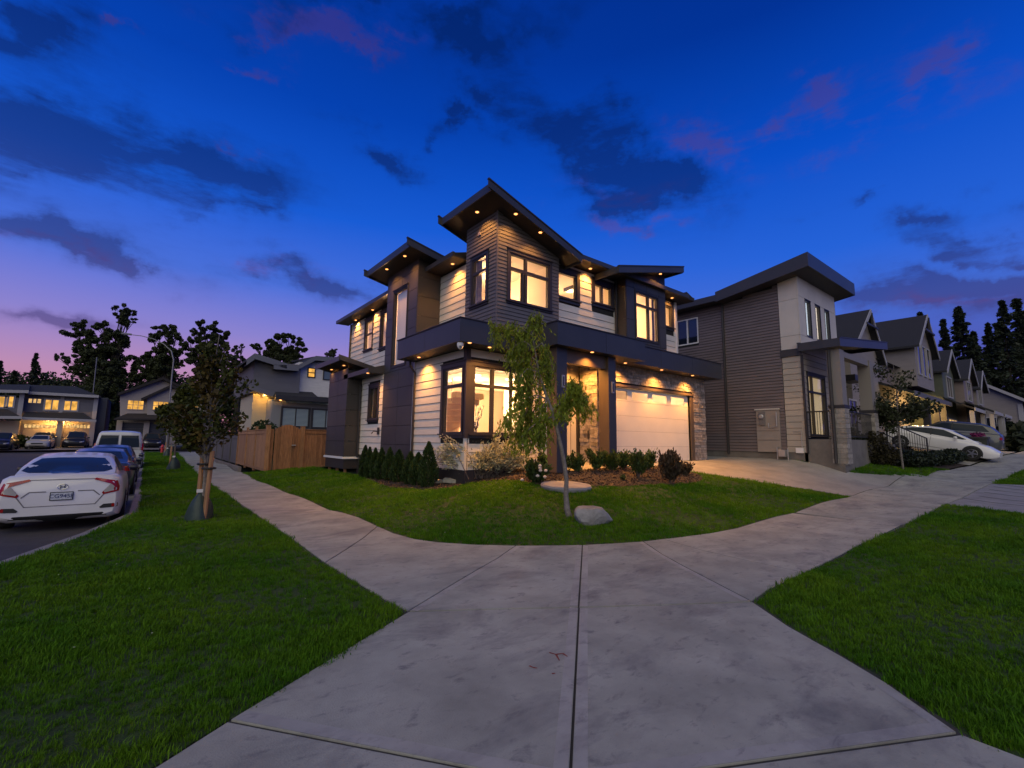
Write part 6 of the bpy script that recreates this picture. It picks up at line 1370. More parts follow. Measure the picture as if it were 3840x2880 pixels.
# right-hand driveway
def slopez(x, y0, y1): return ht(x, y0), ht(x, y1)
def drive_car(fn, x, y_nose, y_tail, nose_to_street, **k):
    pass
zn, zt_ = ht(34.6, 3.6), ht(34.6, 7.2)
R, dc = make_car('white electric hatchback nose-down on the driveway at the right', (34.3, 7.7, zt_ + .16), -PI / 2, L=4.7, W=1.85, body=car_white, belt=[(0, 1.0), (.1, 1.07), (.6, 1.05), (2.8, .98), (3.6, .92), (4.3, .78), (4.7, .58)],
                 roof=[(.25, 1.08), (.9, 1.30), (1.8, 1.44), (2.3, 1.45), (2.8, 1.38), (3.9, .93)], wheels=(.85, 3.75), wr=.345, group='cars on the right driveway', rooffac=.76)
R.rotation_euler = (0, math.atan2(zt_ - zn, 3.6) + .02, -PI / 2)
for s in (1, -1):
    dc('side_window', [(.75, 1.10), (1.2, 1.27), (1.9, 1.36), (2.5, 1.36), (3.45, 1.02), (3.3, .98)], 'y' if s > 0 else '-y', glass_sky); dc('headlight', [(s * .50, .55), (s * .54, .66), (s * .80, .74), (s * .84, .62)], '+x', mat('cool_lamp', (.6, .62, .7), .1, coat=1.0), off=.012)
    dc('pillar', [(2.02, 1.0), (2.08, 1.0), (2.04, 1.37), (1.98, 1.37)], 'y' if s > 0 else '-y', trim_k, off=.014); mirror(R, 3.05, 1.02, s * 1.0, car_white, s); dc('tail_light', [(s * .45, .84), (s * .45, .93), (s * .85, .95), (s * .85, .80)], '-x', red_lens, off=.012)
    dc('door_seam', [(2.06, .32), (2.075, .32), (2.085, .97), (2.07, .97)], 'y' if s > 0 else '-y', MATS['panel_gap'], off=.006)
    dc('sill_crease', [(1.1, .40), (3.3, .33), (3.3, .345), (1.1, .42)], 'y' if s > 0 else '-y', MATS['panel_gap'], off=.008)
dc('windscreen', [(-.64, 1.0), (-.52, 1.36), (.52, 1.36), (.64, 1.0)], '+x', glass_sky); dc('rear_window', [(-.55, 1.14), (-.45, 1.36), (.45, 1.36), (.55, 1.14)], '-x', glass_sky)
R2, dc2 = saloon('dark grey crossover with red tail lamp beyond the white hatchback', (39.2, 3.35, ht(39, 3.6) + .03), PI / 2, car_grey, 'cars on the right driveway', L=4.7, W=1.9, suv=True)
R2.rotation_euler = (0, -math.atan2(ht(39, 7) - ht(39, 3.6), 3.4), PI / 2)
# ------------------------------------------------------------------ leaves
def leaf_mesh(name, C, size, m, parent=None, kind=None, elong=1.6, droop=0.0, dirs=None, fold=True):
    C = np.asarray(C, float); n = len(C)
    if n == 0: return None
    s = size * npr.uniform(.6, 1.35, n); a = npr.normal(0, 1, (n, 3)); a[:, 2] -= droop
    if dirs is not None: a = np.asarray(dirs) + a * .25
    a /= np.linalg.norm(a, axis=1)[:, None]; b = npr.normal(0, 1, (n, 3)); b -= (b * a).sum(1)[:, None] * a; b /= np.linalg.norm(b, axis=1)[:, None]
    A = a * (s * elong / 2)[:, None]; B = b * (s / 2)[:, None]
    V = np.stack([C - A, C + B * .9 - A * .1, C + A, C - B * .9 - A * .1], 1).reshape(-1, 3)
    me = bpy.data.meshes.new(name); me.vertices.add(4 * n); me.vertices.foreach_set('co', V.ravel()); me.loops.add(4 * n); me.loops.foreach_set('vertex_index', np.arange(4 * n, dtype=np.int32))
    me.polygons.add(n); me.polygons.foreach_set('loop_start', np.arange(0, 4 * n, 4, dtype=np.int32)); me.polygons.foreach_set('loop_total', np.full(n, 4, dtype=np.int32)); me.update(calc_edges=True); me.materials.append(m)
    return link(name, me, parent, kind=kind)
def ball(n, c, r, hollow=.35):
    d = npr.normal(0, 1, (n, 3)); d /= np.linalg.norm(d, axis=1)[:, None]; q = npr.uniform(hollow ** 3, 1, n) ** (1 / 3); return np.asarray(c) + d * q[:, None] * np.asarray(r)
olive = leaf_mat('maple_leaf', (.050, .060, .010), .6); olive2 = leaf_mat('maple_leaf_brown', (.080, .058, .012), .5)
dark_leaf = leaf_mat('dark_leaf', (.036, .046, .018), .6, trans=.15); dark_needle = leaf_mat('dark_needle', (.020, .030, .018), .5, trans=.05)
weep_m = leaf_mat('weeping_leaf', (.18, .235, .025), .55, trans=.45); thuja_m = leaf_mat('thuja_leaf', (.026, .050, .014), .6, trans=.15); bush_m = leaf_mat('bush_leaf', (.045, .075, .018), .6)
willow_m = leaf_mat('willow_leaf', (.42, .41, .28), .45, trans=.3); rhodo_m = leaf_mat('rhododendron_leaf', (.06, .045, .03), .6); purple_m = leaf_mat('purple_flower', (.22, .03, .12), .5); bloom_m = mat('pale_bloom', (.65, .55, .48), .7)

# ------------------------------------------------------------------ staked street maple
def maple(loc, h, label, leaves=5200, seed=3, group=None, stakes=True, bag=True, crown=((0, 0, 2.5, .85, 1.3),), lean=(0, 0), ls=.085, name='maple_tree', mm=None):
    rr = random.Random(seed); x, y, z = loc; T = empty(name, loc, label, 'tree', group); tk = MB()
    top = Vector((x + lean[0], y + lean[1], z + h * .93)); b = Vector((x, y, z - .05)); pts = [b.lerp(top, t) + Vector((rr.uniform(-.03, .03), rr.uniform(-.03, .03), 0)) for t in (0, .25, .5, .75, 1)]
    tk.tube(pts, [.045, .038, .03, .02, .008], 7); C = []; C2 = []
    for cx, cy, cz, cr, ch in crown:
        nb = 16
        for k in range(nb):
            t = rr.uniform(-.9, .9); a = rr.uniform(0, 2 * PI); w = math.sqrt(max(.05, 1 - t * t)); tip = Vector((x + cx + math.cos(a) * cr * w, y + cy + math.sin(a) * cr * w, z + cz + t * ch))
            st = b.lerp(top, max(.3, min(.95, (tip.z - z - .55) / h))); mid = st.lerp(tip, .5) + Vector((0, 0, .08)); tk.tube([st, mid, tip], [.016, .010, .004], 5)
            m_ = int(leaves / nb / len(crown)); cl = []
            for q in range(4):
                c = st.lerp(tip, .45 + .2 * q); cl.append(ball(m_ // 4, c, (rr.uniform(.18, .36) * (cr / .85), rr.uniform(.18, .36) * (cr / .85), rr.uniform(.14, .3) * (cr / .85)), .2))
            (C if rr.random() < .6 else C2).append(np.concatenate(cl))
    tk.build('trunk', grey_bark, T); cr_ = leaf_mesh('crown', np.concatenate(C), ls, (mm or olive), T, elong=1.3)
    if C2: leaf_mesh('crown', np.concatenate(C2), ls, (mm or olive2), T, elong=1.3)
    return T
vz = lambda x, y: ht(x, y)
z0 = vz(1.04, 11.05)
maple((1.02, 11.08, z0), 4.0, 'young staked maple with olive-brown leaves and green watering bag near the kerb', leaves=4300, seed=5, crown=((.10, -.04, 2.45, .52, .80), (.04, .0, 3.0, .36, .62), (-.50, .25, 1.95, .30, .26)), ls=.070)
def stake_set(x, y, z, label, s=1.0, d=.11):
    S = empty('tree_stakes', (x, y, z), label, 'stakes', 'wooden stakes holding the verge trees')
    MB().tube([(x - d * .7, y + d, z - .1), (x - d * .7, y + d, z + 1.32 * s)], .042, 8).build('stake', cedar, S); MB().tube([(x + d * .2, y - d * 1.1, z - .1), (x + d * .6, y - d * .9, z + 1.34 * s)], .040, 8).build('stake', cedar, S)
    for zz, r in ((1.08, .075), (1.0, .07)):
        mb = MB(); cx, cy = (x - d * .35, y + d * .5) if zz > 1.05 else (x + d * .3, y - d * .5); mb.tube([(cx + .11 * math.cos(t), cy + .11 * math.sin(t), z + zz * s) for t in np.linspace(0, 2 * PI, 13)], .022, 5, cap=False); mb.build('strap', tie_black, S)
def water_bag(x, y, z, label, s=1.0):
    W_ = empty('watering_bag', (x, y, z), label, 'watering bag', 'watering bags round the verge trees'); mb = MB(); rr = random.Random(int(x * 100))
    k = 18; prof = [(.30, 0), (.29, .1), (.25, .3), (.19, .46), (.10, .60), (.055, .68)]
    for r, h in prof:
        for j in range(k): t = 2 * PI * j / k; q = r * s * (1 + .10 * math.sin(3 * t + h * 3) + rr.uniform(-.03, .03)); mb.v.append((x + q * math.cos(t), y + q * math.sin(t), z + h * s))
    for i in range(len(prof) - 1):
        for j in range(k): mb.f.append((i * k + j, i * k + (j + 1) % k, (i + 1) * k + (j + 1) % k, (i + 1) * k + j)); mb.mi.append(0)
    mb.build('bag', bag_green, W_, smooth=True); MB().box(x - .09, x + .02, y - .10 * s, y - .085 * s, z + .66 * s, z + .74 * s).build('tag', white_trim, W_)
stake_set(1.04, 11.08, z0, 'pair of round timber stakes with black straps round the nearest maple'); water_bag(1.0, 11.15, z0, 'dark green watering bag round the base of the nearest maple', .80)
for (x, y, s, l) in ((1.28, 28.1, .95, 'second'), (1.62, 46.5, .95, 'third')):
    z = vz(x, y); T = empty('slim_tree', (x, y, z), l + ' slim verge tree from the camera, half hidden behind the maple crown', 'tree'); MB().tube([(x, y, z), (x - .05, y, z + 3.6)], [.05, .02], 6).build('trunk', bark, T)
    leaf_mesh('crown', np.concatenate([ball(500, (x + rnd.uniform(-.5, .4), y, z + 2.5 + k * .35), (.5, .5, .35)) for k in range(5)]), .13, olive, T); water_bag(x, y, z, l + ' watering bag along the verge, beyond the nearest maple', s)
    piece('stake', cedar, empty('tree_stake', (x, y, z), 'single short timber stake beside the ' + l + ' verge tree', 'stake'), x - .2, x - .13, y - .05, y + .02, z - .1, z + 1.15)
z = vz(25.5, 4.75)
pt = gr(*ZP(645, 570)); z = vz(pt.x, pt.y)
maple((pt.x, pt.y, z), 4.9, 'thin street tree with speckled grey trunk before the grey neighbour garden', leaves=4200, seed=9, crown=((-.1, .2, 3.5, 1.05, 1.15), (.9, -.5, 2.75, .7, .22), (-.6, .7, 2.5, .7, .4)), ls=.095, name='street_tree', mm=leaf_mat('street_leaf', (.028, .036, .014), .6, trans=.2))

# ------------------------------------------------------------------ weeping tree with its curved trunk
tb = gr(*ZT(708, 1448)); D0 = tb.dot(ef_)
WT = empty('weeping_tree', tb, 'small weeping tree with crooked slender trunk and yellow-green drooping foliage on the lawn', 'tree')
def wp_(a, dd=0.0): return atd(*ZT(*a), D0 + dd)
trunk = [(712, 1452), (694, 1400), (686, 1300), (690, 1200), (676, 1090), (655, 980), (632, 880), (612, 800), (590, 720), (560, 640), (528, 550), (498, 450), (486, 380), (470, 290), (455, 200), (440, 120)]
tk = MB(); tk.tube([wp_(a) - Vector((0, 0, .03 if i == 0 else 0)) for i, a in enumerate(trunk)], [.062, .055, .046, .042, .040, .037, .035, .034, .032, .028, .024, .020, .016, .013, .010, .006], 9)
br = [([(612, 800), (660, 690), (700, 560), (735, 500), (775, 520), (800, 600), (860, 690)], .0), ([(590, 720), (660, 640), (740, 560), (780, 560), (770, 640)], .25), ([(560, 640), (480, 610), (400, 640), (320, 720), (270, 800)], -.15), ([(575, 690), (500, 680), (420, 720), (360, 800), (330, 900)], .2),
      ([(528, 550), (440, 520), (370, 560), (330, 640)], .1), ([(498, 450), (420, 430), (370, 480), (350, 560)], -.2), ([(498, 450), (540, 400), (570, 440), (560, 520)], .2), ([(486, 380), (430, 330), (380, 380), (360, 440)], .15), ([(470, 290), (400, 240), (330, 270), (310, 330)], -.1),
      ([(470, 290), (520, 250), (550, 300), (545, 380)], -.1), ([(455, 200), (380, 150), (300, 130), (250, 150), (170, 100)], .1), ([(440, 120), (450, 80), (500, 60), (470, 130)], 0), ([(560, 640), (520, 700), (500, 800), (500, 900)], -.2), ([(600, 760), (520, 780), (450, 830), (380, 900)], -.25), ([(600, 760), (560, 800), (530, 860)], .2), ([(440, 120), (400, 180), (340, 220), (330, 300)], .25)]
C, Dd = [], []
for pts, dd in br:
    P = [wp_(a, dd * min(1, i / 2)) for i, a in enumerate(pts)]; tk.tube(P, [max(.005, .016 - .003 * i) for i in range(len(P))], 5)
    for i in range(len(P) - 1):
        L_ = (P[i + 1] - P[i]).length
        for k in range(int(L_ / .012)):
            q = P[i].lerp(P[i + 1], rnd.random()) + Vector([rnd.gauss(0, .05) for _ in range(3)]); ln = rnd.uniform(.12, .46) * (1.15 if i > 0 else .5); fx, fy_ = rnd.gauss(0, .10), rnd.gauss(0, .10)
            if i == 0 and k % 2: continue
            for s in range(int(ln / .024)):
                t = s * .024; C.append((q.x + fx * t / .3 + rnd.gauss(0, .016), q.y + fy_ * t / .3 + rnd.gauss(0, .016), q.z - t)); Dd.append((fx * 2 + rnd.gauss(0, .5), fy_ * 2 + rnd.gauss(0, .5), -1.0))
tk.build('trunk', grey_bark, WT, smooth=True); leaf_mesh('crown', C, .030, weep_m, WT, elong=2.9, dirs=Dd)
print('weep leaves', len(C))

# ------------------------------------------------------------------ boulder and flat stone
rb_ = gr(*ZB(850, 1040)); rl_ = gr(*ZB(655, 985)); rr_ = gr(*ZB(1045, 985)); rc = (rl_ + rr_) / 2; wid = (rr_ - rl_).length
def rock(name, c, rx, ry, rz_, label, seed, yaw=0.0, sink=.3):
    r2 = np.random.default_rng(seed); bm = bmesh.new(); bmesh.ops.create_icosphere(bm, subdivisions=3, radius=1.0); cuts = [(r2.normal(0, 1, 3), r2.uniform(.74, .93)) for _ in range(16)]
    for v in bm.verts:
        for nrm, d in cuts:
            n_ = Vector(nrm).normalized(); e = v.co.dot(n_) - d
            if e > 0: v.co -= n_ * e
        v.co += Vector(r2.normal(0, .012, 3))
    me = bpy.data.meshes.new(name); bm.to_mesh(me); bm.free(); me.materials.append(rock_m); o = link(name, me, None, (c[0], c[1], c[2] + rz_ * (1 - 2 * sink) * .5)); o.scale = (rx, ry, rz_); o.rotation_euler = (0, .12, yaw); return tag(o, label, 'rock')
rock('boulder', (rc.x + .06, rc.y - .02, rc.z), wid * .55, wid * .37, wid * .35, 'faceted grey boulder at the foot of the weeping tree', 4, yaw=math.atan2(rr_.y - rl_.y, rr_.x - rl_.x), sink=.22)
pd = [gr(*ZB(*a)) for a in ((358, 640), (868, 632), (600, 688), (600, 586))]; pc = (pd[0] + pd[1]) / 2; rad = (pd[0] - pd[1]).length / 2
mb = MB(); mb.lathe((0, 0, 0), [(.97, -.05), (1.0, .015), (.97, .055), (.2, .062)], 40); o = mb.build('flat_disc', mat('disc_concrete', (.28, .275, .29), .8, var=.25, nscale=3, bump=.2, bscale=60), None, smooth=True, loc=(pc.x, pc.y, pc.z + .03))
o.scale = (rad, rad * .9, 1); o.rotation_euler = (.07, .02, math.atan2(pd[1].y - pd[0].y, pd[1].x - pd[0].x)); tag(o, 'pale oval concrete cover lying at the edge of the flower bed', 'concrete cover')
# pavers stacked beside the corner
for i, (a, w, h, l) in enumerate(((ZH(1400, 690), .44, .13, 'upper pale paving block leaning at the house corner'), (ZH(1345, 725), .40, .10, 'lower pale paving block beside the last thuja'), (ZH(1560, 720), .75, .10, 'long pinkish concrete kerb piece under the house corner'))):
    p = gr(*a); o = MB().box(-w / 2, w / 2, -.11, .11, 0, h).build('paving_block', concrete, None, loc=(p.x, p.y, p.z + (.10 if i == 0 else 0))); o.rotation_euler = (.1, .05, (-.9, -.7, -.75)[i]); tag(o, l, 'paver')

# ------------------------------------------------------------------ thujas
tops = [(6.2, 16.13, 1.36), (6.2, 15.72, 1.30), (6.2, 15.21, 1.28), (6.2, 14.68, 1.30), (6.2, 14.03, 1.32), (6.2, 13.35, 1.27), (6.2, 12.56, 1.22), (6.2, 12.07, 1.21), (6.15, 11.38, 1.52)]
TL = ['first thuja from the cedar fence end of the hedge row', 'second thuja from the cedar fence, slim', 'third thuja from the cedar fence', 'fourth thuja, standing before the edge of the stair tower', 'middle thuja of the row before the dark stair tower', 'sixth thuja, broad, before the dark stair tower', 'seventh thuja, before the black downspout', 'eighth thuja, short and broad, just past the downspout', 'tallest thuja with pointed tip at the corner end of the row']
for i, (x, y, zt) in enumerate(tops):
    zb = vz(x, y) - .02; h = zt - zb; r = (.20, .17, .19, .21, .21, .26, .24, .26, .27)[i]
    T = empty('thuja', (x, y, zb), TL[i], 'shrub', 'thuja row along the house'); MB().tube([(x, y, zb), (x, y, zb + h * .8)], [.03, .01], 6).build('trunk', bark, T); n = 2600 if i < 8 else 3200
    t = npr.uniform(0, 1, n) ** .85; pr_ = np.interp(t, [0, .12, .35, .6, .85, 1], [.55, .92, 1.0, .78, .38, .04]); a = npr.uniform(0, 2 * PI, n); q = np.sqrt(npr.uniform(.35, 1, n)) * (1 + .18 * np.sin(5 * a + t * 9 + i))
    P = np.column_stack([x + np.cos(a) * pr_ * q * r, y + np.sin(a) * pr_ * q * r, zb + .03 + t * h]); D = np.column_stack([np.cos(a) * .6, np.sin(a) * .6, np.ones(n)])
    leaf_mesh('foliage', P, .034, thuja_m, T, elong=2.6, dirs=D)
# ------------------------------------------------------------------ bushes in the bed
def bush(p, h, r, label, m=bush_m, n=900, ls=.05, group='low shrubs in the front bed', name='shrub', stems=True, el=1.8, cat='shrub'):
    T = empty(name, p, label, cat, group); C, Dd = [], []; st = MB()
    for k in range(14):
        a = rnd.uniform(0, 2 * PI); e = rnd.uniform(.25, 1.0); tip = Vector(p) + Vector((math.cos(a) * r * e, math.sin(a) * r * e, h * rnd.uniform(.55, 1.0))); st.tube([Vector(p) - Vector((0, 0, .02)), Vector(p).lerp(tip, .5) + Vector((0, 0, h * .05)), tip], [.012, .008, .003], 4)
        m_ = n // 14; t = npr.uniform(.35, 1.05, m_); B = np.outer(1 - t, p) + np.outer(t, tip); B += npr.normal(0, r * .14, (m_, 3)); C.append(B); Dd.append(np.tile(np.array(tip) - np.array(p), (m_, 1)) * 1.5)
    st.build('stem', bark, T); leaf_mesh('foliage', np.concatenate(C), ls, m, T, elong=el, dirs=np.concatenate(Dd)); return T
bl_ = [((430, 470), .46, .38, 'dark low shrub just left of the crooked trunk'), ((560, 475), .44, .34, 'low shrub directly behind the crooked trunk'), ((720, 472), .50, .36, 'low shrub before the white front door'), ((930, 465), .58, .34, 'upright shrub before the entry stone wall'), ((1090, 460), .52, .36, 'shrub before the right porch post'), ((1210, 450), .50, .30, 'shrub left of the leggy shrub before the garage'), ((1365, 530), .72, .36, 'leggy shrub with bare forked stems standing forward in the bed'), ((1480, 450), .55, .36, 'shrub before the garage door just left of the rhododendron')]
for a, h, r, l in bl_: p = gr(*ZB(*a)); bush(tuple(p), h, r * .80, l, n=1100)
p = gr(*ZB(1215, 560)); bush(tuple(p), .16, .09, 'tiny seedling alone in the bare soil', n=120, ls=.04)
p = gr(*ZB(1700, 590)); bush(tuple(p), .80, .36, 'reddish rhododendron at the garage end of the bed', m=rhodo_m, n=1700, ls=.065, name='rhododendron'); p2_ = gr(*ZB(1840, 500)); bush((p2_.x, p2_.y, p2_.z), .38, .30, 'low dark red shrub leaning toward the driveway', m=rhodo_m, n=700, ls=.06, name='rhododendron')
# pale willow by the corner window
cw = gr(*ZH(1850, 665)); WL = empty('dappled_willow', cw, 'large pale dappled willow shrub beneath the corner window', 'shrub'); C, Dd = [], []; st = MB()
for k in range(330):
    a = rnd.uniform(0, 2 * PI); e = rnd.uniform(.15, 1.0) ** .7; base = Vector(cw) + Vector((rnd.gauss(0, .22), rnd.gauss(0, .16), 0))
    d = (ex_ * math.cos(a) * 1.5 + ef_ * math.sin(a) * .65) * e; tip = base + d + Vector((0, 0, rnd.uniform(.45, 1.55) * (1.05 - .55 * e))); mid = base.lerp(tip, .55) + Vector((0, 0, .18)); st.tube([base, mid, tip], [.012, .007, .003], 4)
    for t in np.linspace(.3, 1.05, 40):
        q = (base.lerp(mid, t / .55) if t < .55 else mid.lerp(tip, (t - .55) / .45)) + Vector([rnd.gauss(0, .035) for _ in range(3)]); C.append(tuple(q)); v = (tip - mid).normalized() + Vector([rnd.gauss(0, .7) for _ in range(3)]); Dd.append(tuple(v))
st.build('stem', bark, WL); leaf_mesh('foliage', C, .036, willow_m, WL, elong=3.0, dirs=Dd)
p = gr(*ZB(300, 590)); T = bush(tuple(p), .48, .32, 'flowering shrub with pale round blooms at the left end of the bed', n=1300, ls=.075, name='hydrangea', group=None)
mb = MB()
for a in ((345, 430), (350, 455), (405, 455), (320, 510), (395, 520), (345, 405), (160, 550)): q = atd(*ZB(*a), p.dot(ef_) - .25); mb.lathe(q, [(.012, -.035), (.042, -.012), (.042, .012), (.012, .035)], 9)
mb.build('bloom', bloom_m, T, smooth=True)
MB()
mb = MB()
for k in range(9): q = atd(*ZB(rnd.uniform(1620, 1880), rnd.uniform(340, 480)), 10.6); mb.lathe(q, [(.006, -.02), (.022, 0), (.006, .02)], 6)
# neighbour's hedge, shrubs, bin
def mass(name, cs, ls, m, label, cat, n, group=None):
    c0 = cs[0]; T = empty(name, (c0[0], c0[1], ht(c0[0], c0[1])), label, cat, group); C = []
    for (x, y, h, rx, ry) in cs: C.append(ball(n, (x, y, ht(x, y) + h * .5), (rx, ry, h * .55), .55))
    leaf_mesh('foliage', np.concatenate(C), ls, m, T, elong=1.8); mb = MB()
    for (x, y, h, rx, ry) in cs: mb.tube([(x, y, ht(x, y) - .05), (x, y, ht(x, y) + h * .6)], .03, 5)
    mb.build('stem', bark_dark, T); return T
def gp(z, a): q = gr(*z(*a)); return q.x, q.y
hx = [gp(ZP, a) for a in ((800, 560), (950, 570), (1100, 560), (1240, 540), (1380, 520), (1460, 500))]
mass('hedge', [(x + .3, y + .55, .68, .95, .6) for x, y in hx], .07, leaf_mat('hedge_leaf', (.014, .022, .012), .6, trans=.1), 'dark garden hedge below the white hatchback', 'hedge', 1500)
bx_ = gp(ZP, (160, 500)); mass('round_bush', [(bx_[0] + .3, bx_[1] + .6, 1.35, .62, .62)], .06, MATS['hedge_leaf'], 'round dark clipped bush at the foot of the neighbour porch', 'bush', 3000)
bx_ = gp(ZP, (420, 520)); mass('garden_shrub', [(bx_[0], bx_[1] + .3, 1.3, .5, .5), (bx_[0] + .8, bx_[1] + .1, .8, .5, .4)], .07, leaf_mat('shrub_mix', (.035, .030, .014), .6), 'brownish feathery shrub beside the neighbour steps', 'shrub', 1500)
q = gr(*ZP(1745, 440)); BN = empty('waste_bin', q, 'dark green square waste bin at the pavement edge on the right', 'bin')
MB().add([(q.x + sx * (.33 + t * .06), q.y + .3 + sy * (.33 + t * .06), q.z + t * 1.15) for t in (0, 1) for sx, sy in ((-1, -1), (1, -1), (1, 1), (-1, 1))], [(0, 3, 2, 1), (4, 5, 6, 7), (0, 1, 5, 4), (1, 2, 6, 5), (2, 3, 7, 6), (3, 0, 4, 7)]).build('bin_body', mat('bin_green', (.022, .026, .020), .6), BN)
MB().box(q.x - .44, q.x + .44, q.y - .14, q.y + .74, q.z + 1.15, q.z + 1.24).build('lid', mat('bin_lid', (.03, .03, .028), .6), BN)
for a, n, l in (((1500, 330), 500, 'purple flowers spilling in front of the hatchback wheel'), ((1790, 250), 260, 'purple flowers on top of the waste bin lid')):
    q2 = gr(*ZP(1500, 420)) if n == 500 else q + Vector((0, .3, 1.24)); T = empty('purple_flowers', q2, l, 'flowers'); leaf_mesh('petals', ball(n, tuple(q2 + Vector((.2, .2 if n == 500 else 0, .35 if n == 500 else .12))), (.45, .4, .35) if n == 500 else (.5, .3, .15)), .07, purple_m, T); MB().tube([q2, q2 + Vector((0, 0, .3))], .02, 5).build('stem', bark_dark, T)

# ------------------------------------------------------------------ fence and gate
FN = empty('cedar_fence', (5.5, 23.3, .2), 'warm cedar board fence with posts beside the dark annexe', 'fence')
fz = .16; FT = 2.05
cx0, fy0 = 4.30, 23.05
def fence_run(par, m, a, b, z0, z1, bw=.145, rails=True, name='board', trim=.14):
    A = Vector(a); B = Vector(b); L_ = (B - A).length; n = max(1, round(L_ / bw)); d = (B - A) / n; ang = math.atan2(d.y, d.x); key = ('b', name, m.name, round(d.length, 3), round(z1 - z0, 2))
    if key not in _cache: _cache[key] = MB().box(.004, d.length - .004, -.010, .010, 0, z1 - z0).mesh(name, m)
    for i in range(n):
        p = A + d * i; o = link(name, _cache[key], par, (p.x, p.y, z0 + rnd.uniform(-.004, .004))); o.rotation_euler = (0, 0, ang)
    if rails:
        nx = Vector((d.y, -d.x)).normalized()
        for zz, h, of in ((z1 - trim - .03, trim, .012), (z0 + .02, .12, .012)):
            mb = MB(); q0 = A + nx * of; mb.prism([(A.x + nx.x * of, A.y + nx.y * of, zz), (B.x + nx.x * of, B.y + nx.y * of, zz), (B.x + nx.x * of, B.y + nx.y * of, zz + h), (A.x + nx.x * of, A.y + nx.y * of, zz + h)], (nx.x * .03, nx.y * .03, 0)); mb.build('rail', m, par)
        mb = MB(); w = .06; mb.prism([(A.x - nx.x * w, A.y - nx.y * w, z1), (B.x - nx.x * w, B.y - nx.y * w, z1), (B.x + nx.x * w, B.y + nx.y * w, z1), (A.x + nx.x * w, A.y + nx.y * w, z1)], (0, 0, .035)); mb.build('cap_rail', m, par)
def fpost(par, m, x, y, z0, z1, w=.07, nm='post'): MB().box(x - w, x + w, y - w, y + w, z0, z1).build(nm, m, par); MB().box(x - w - .015, x + w + .015, y - w - .015, y + w + .015, z1, z1 + .03).build('post_cap', m, par)
fence_run(FN, cedar, (6.02, 23.62), (7.66, 24.05), fz + .05, FT - .02)
for x, y in ((4.36, 23.05), (5.95, 23.60)): fpost(FN, cedar, x, y, fz - .1, FT + .12, .09)
fence_run(FN, cedar, (4.45, 23.08), (4.62, 23.12), fz, FT - .02, rails=False)
for a, b in ((23.2, 25.6), (25.7, 28.1), (28.2, 30.9)): fence_run(FN, cedar, (4.34, b), (4.34, a), fz - .02, FT - .06); fpost(FN, cedar, 4.34, b + .05, fz - .1, FT + .1, .055)
GT = empty('fence_gate', (5.2, 23.3, .2), 'arched cedar gate with metal latch in the board fence', 'gate')
A, B = Vector((4.66, 23.13)), Vector((5.86, 23.55)); n = 9; d = (B - A) / n
for i in range(n):
    t = (i + .5) / n; zt = FT - .02 + .22 * math.sin(PI * t); o = MB().box(.004, d.length - .004, -.012, .012, 0, zt - fz).build('board', cedar, None); o.parent = GT; o.location = Vector((A.x + d.x * i, A.y + d.y * i, fz)) - GT.location; o.rotation_euler = (0, 0, math.atan2(d.y, d.x))
piece('latch', steel, GT, 5.45, 5.62, 23.30, 23.40, 1.28, 1.33)
GF_ = empty('grey_fence', (4.4, 38, .1), 'weathered grey board fence running on beyond the cedar fence', 'fence')
for a, b in ((31.1, 34), (34.1, 37.5), (37.6, 41), (41.1, 45)): fence_run(GF_, grey_fence, (4.40, b), (4.36, a), fz - .05, 1.75, bw=.2); fpost(GF_, grey_fence, 4.38, b + .05, 0, 1.85, .05)
rw = MB(); rw.box(3.72, 3.86, 26, 42, -.05, .22); tag(rw.build('edging_wall', mat('edging', (.20, .17, .16), .9, var=.3)), 'low concrete edging between pavement and grey fence', 'edging')
# ------------------------------------------------------------------ street lamp, hydrant, aerial
lb = (1.72, 52.0); z = ht(*lb); SL = empty('street_lamp', (*lb, z), 'tall grey street lamp with curved arm over the left street', 'street lamp'); galv = mat('galvanised', (.22, .21, .23), .45, metal=.3)
dl0 = Vector((lb[0], lb[1], 0)).dot(ef_)
def lp(a): return atd(*ZW(*a), dl0)
MB().tube([(lb[0], lb[1], z), lp((1112, 760)), lp((1130, 560)), lp((1143, 440))], [.085, .07, .058, .052], 10).build('pole', galv, SL); MB().tube([lp((1143, 440)), lp((1128, 380)), lp((1080, 335)), lp((1010, 300)), lp((930, 280)), lp((860, 272))], [.052, .046, .042, .038, .034, .032], 8).build('arm', galv, SL)
q = lp((845, 268)); MB().box(q.x - .5, q.x + .25, q.y - .12, q.y + .12, q.z - .08, q.z + .06).build('lamp_head', galv, SL); MB().lathe((lb[0], lb[1], z), [(.18, 0), (.18, .35), (.11, .42)], 10).build('base_cover', galv, SL)
hq = onZ(*ZK(1165, 790), .05); z = ht(hq.x * .9, 50); HY = empty('fire_hydrant', (1.45, 53.5, ht(1.45, 53.5)), 'red fire hydrant at the far end of the left verge', 'hydrant'); hz = ht(1.45, 53.5); hr = mat('hydrant_red', (.42, .02, .03), .4)
MB().lathe((1.45, 53.5, hz), [(.16, 0), (.16, .06), (.11, .08), (.11, .55), (.14, .58), (.13, .68), (.06, .78), (.02, .82)], 14).build('barrel', hr, HY, smooth=True); MB().tube([(1.28, 53.5, hz + .42), (1.62, 53.5, hz + .42)], .055, 8).build('outlet', hr, HY)
q0 = atd(*ZW(612, 665), 62); q1 = atd(*ZW(638, 420), 62); AE = empty('aerial_mast', q0, 'thin aerial mast rising behind the grey duplex', 'mast'); MB().tube([(q0.x, q0.y, ht(q0.x, q0.y)), q0, q1], .05, 5).build('pole', galv, AE)

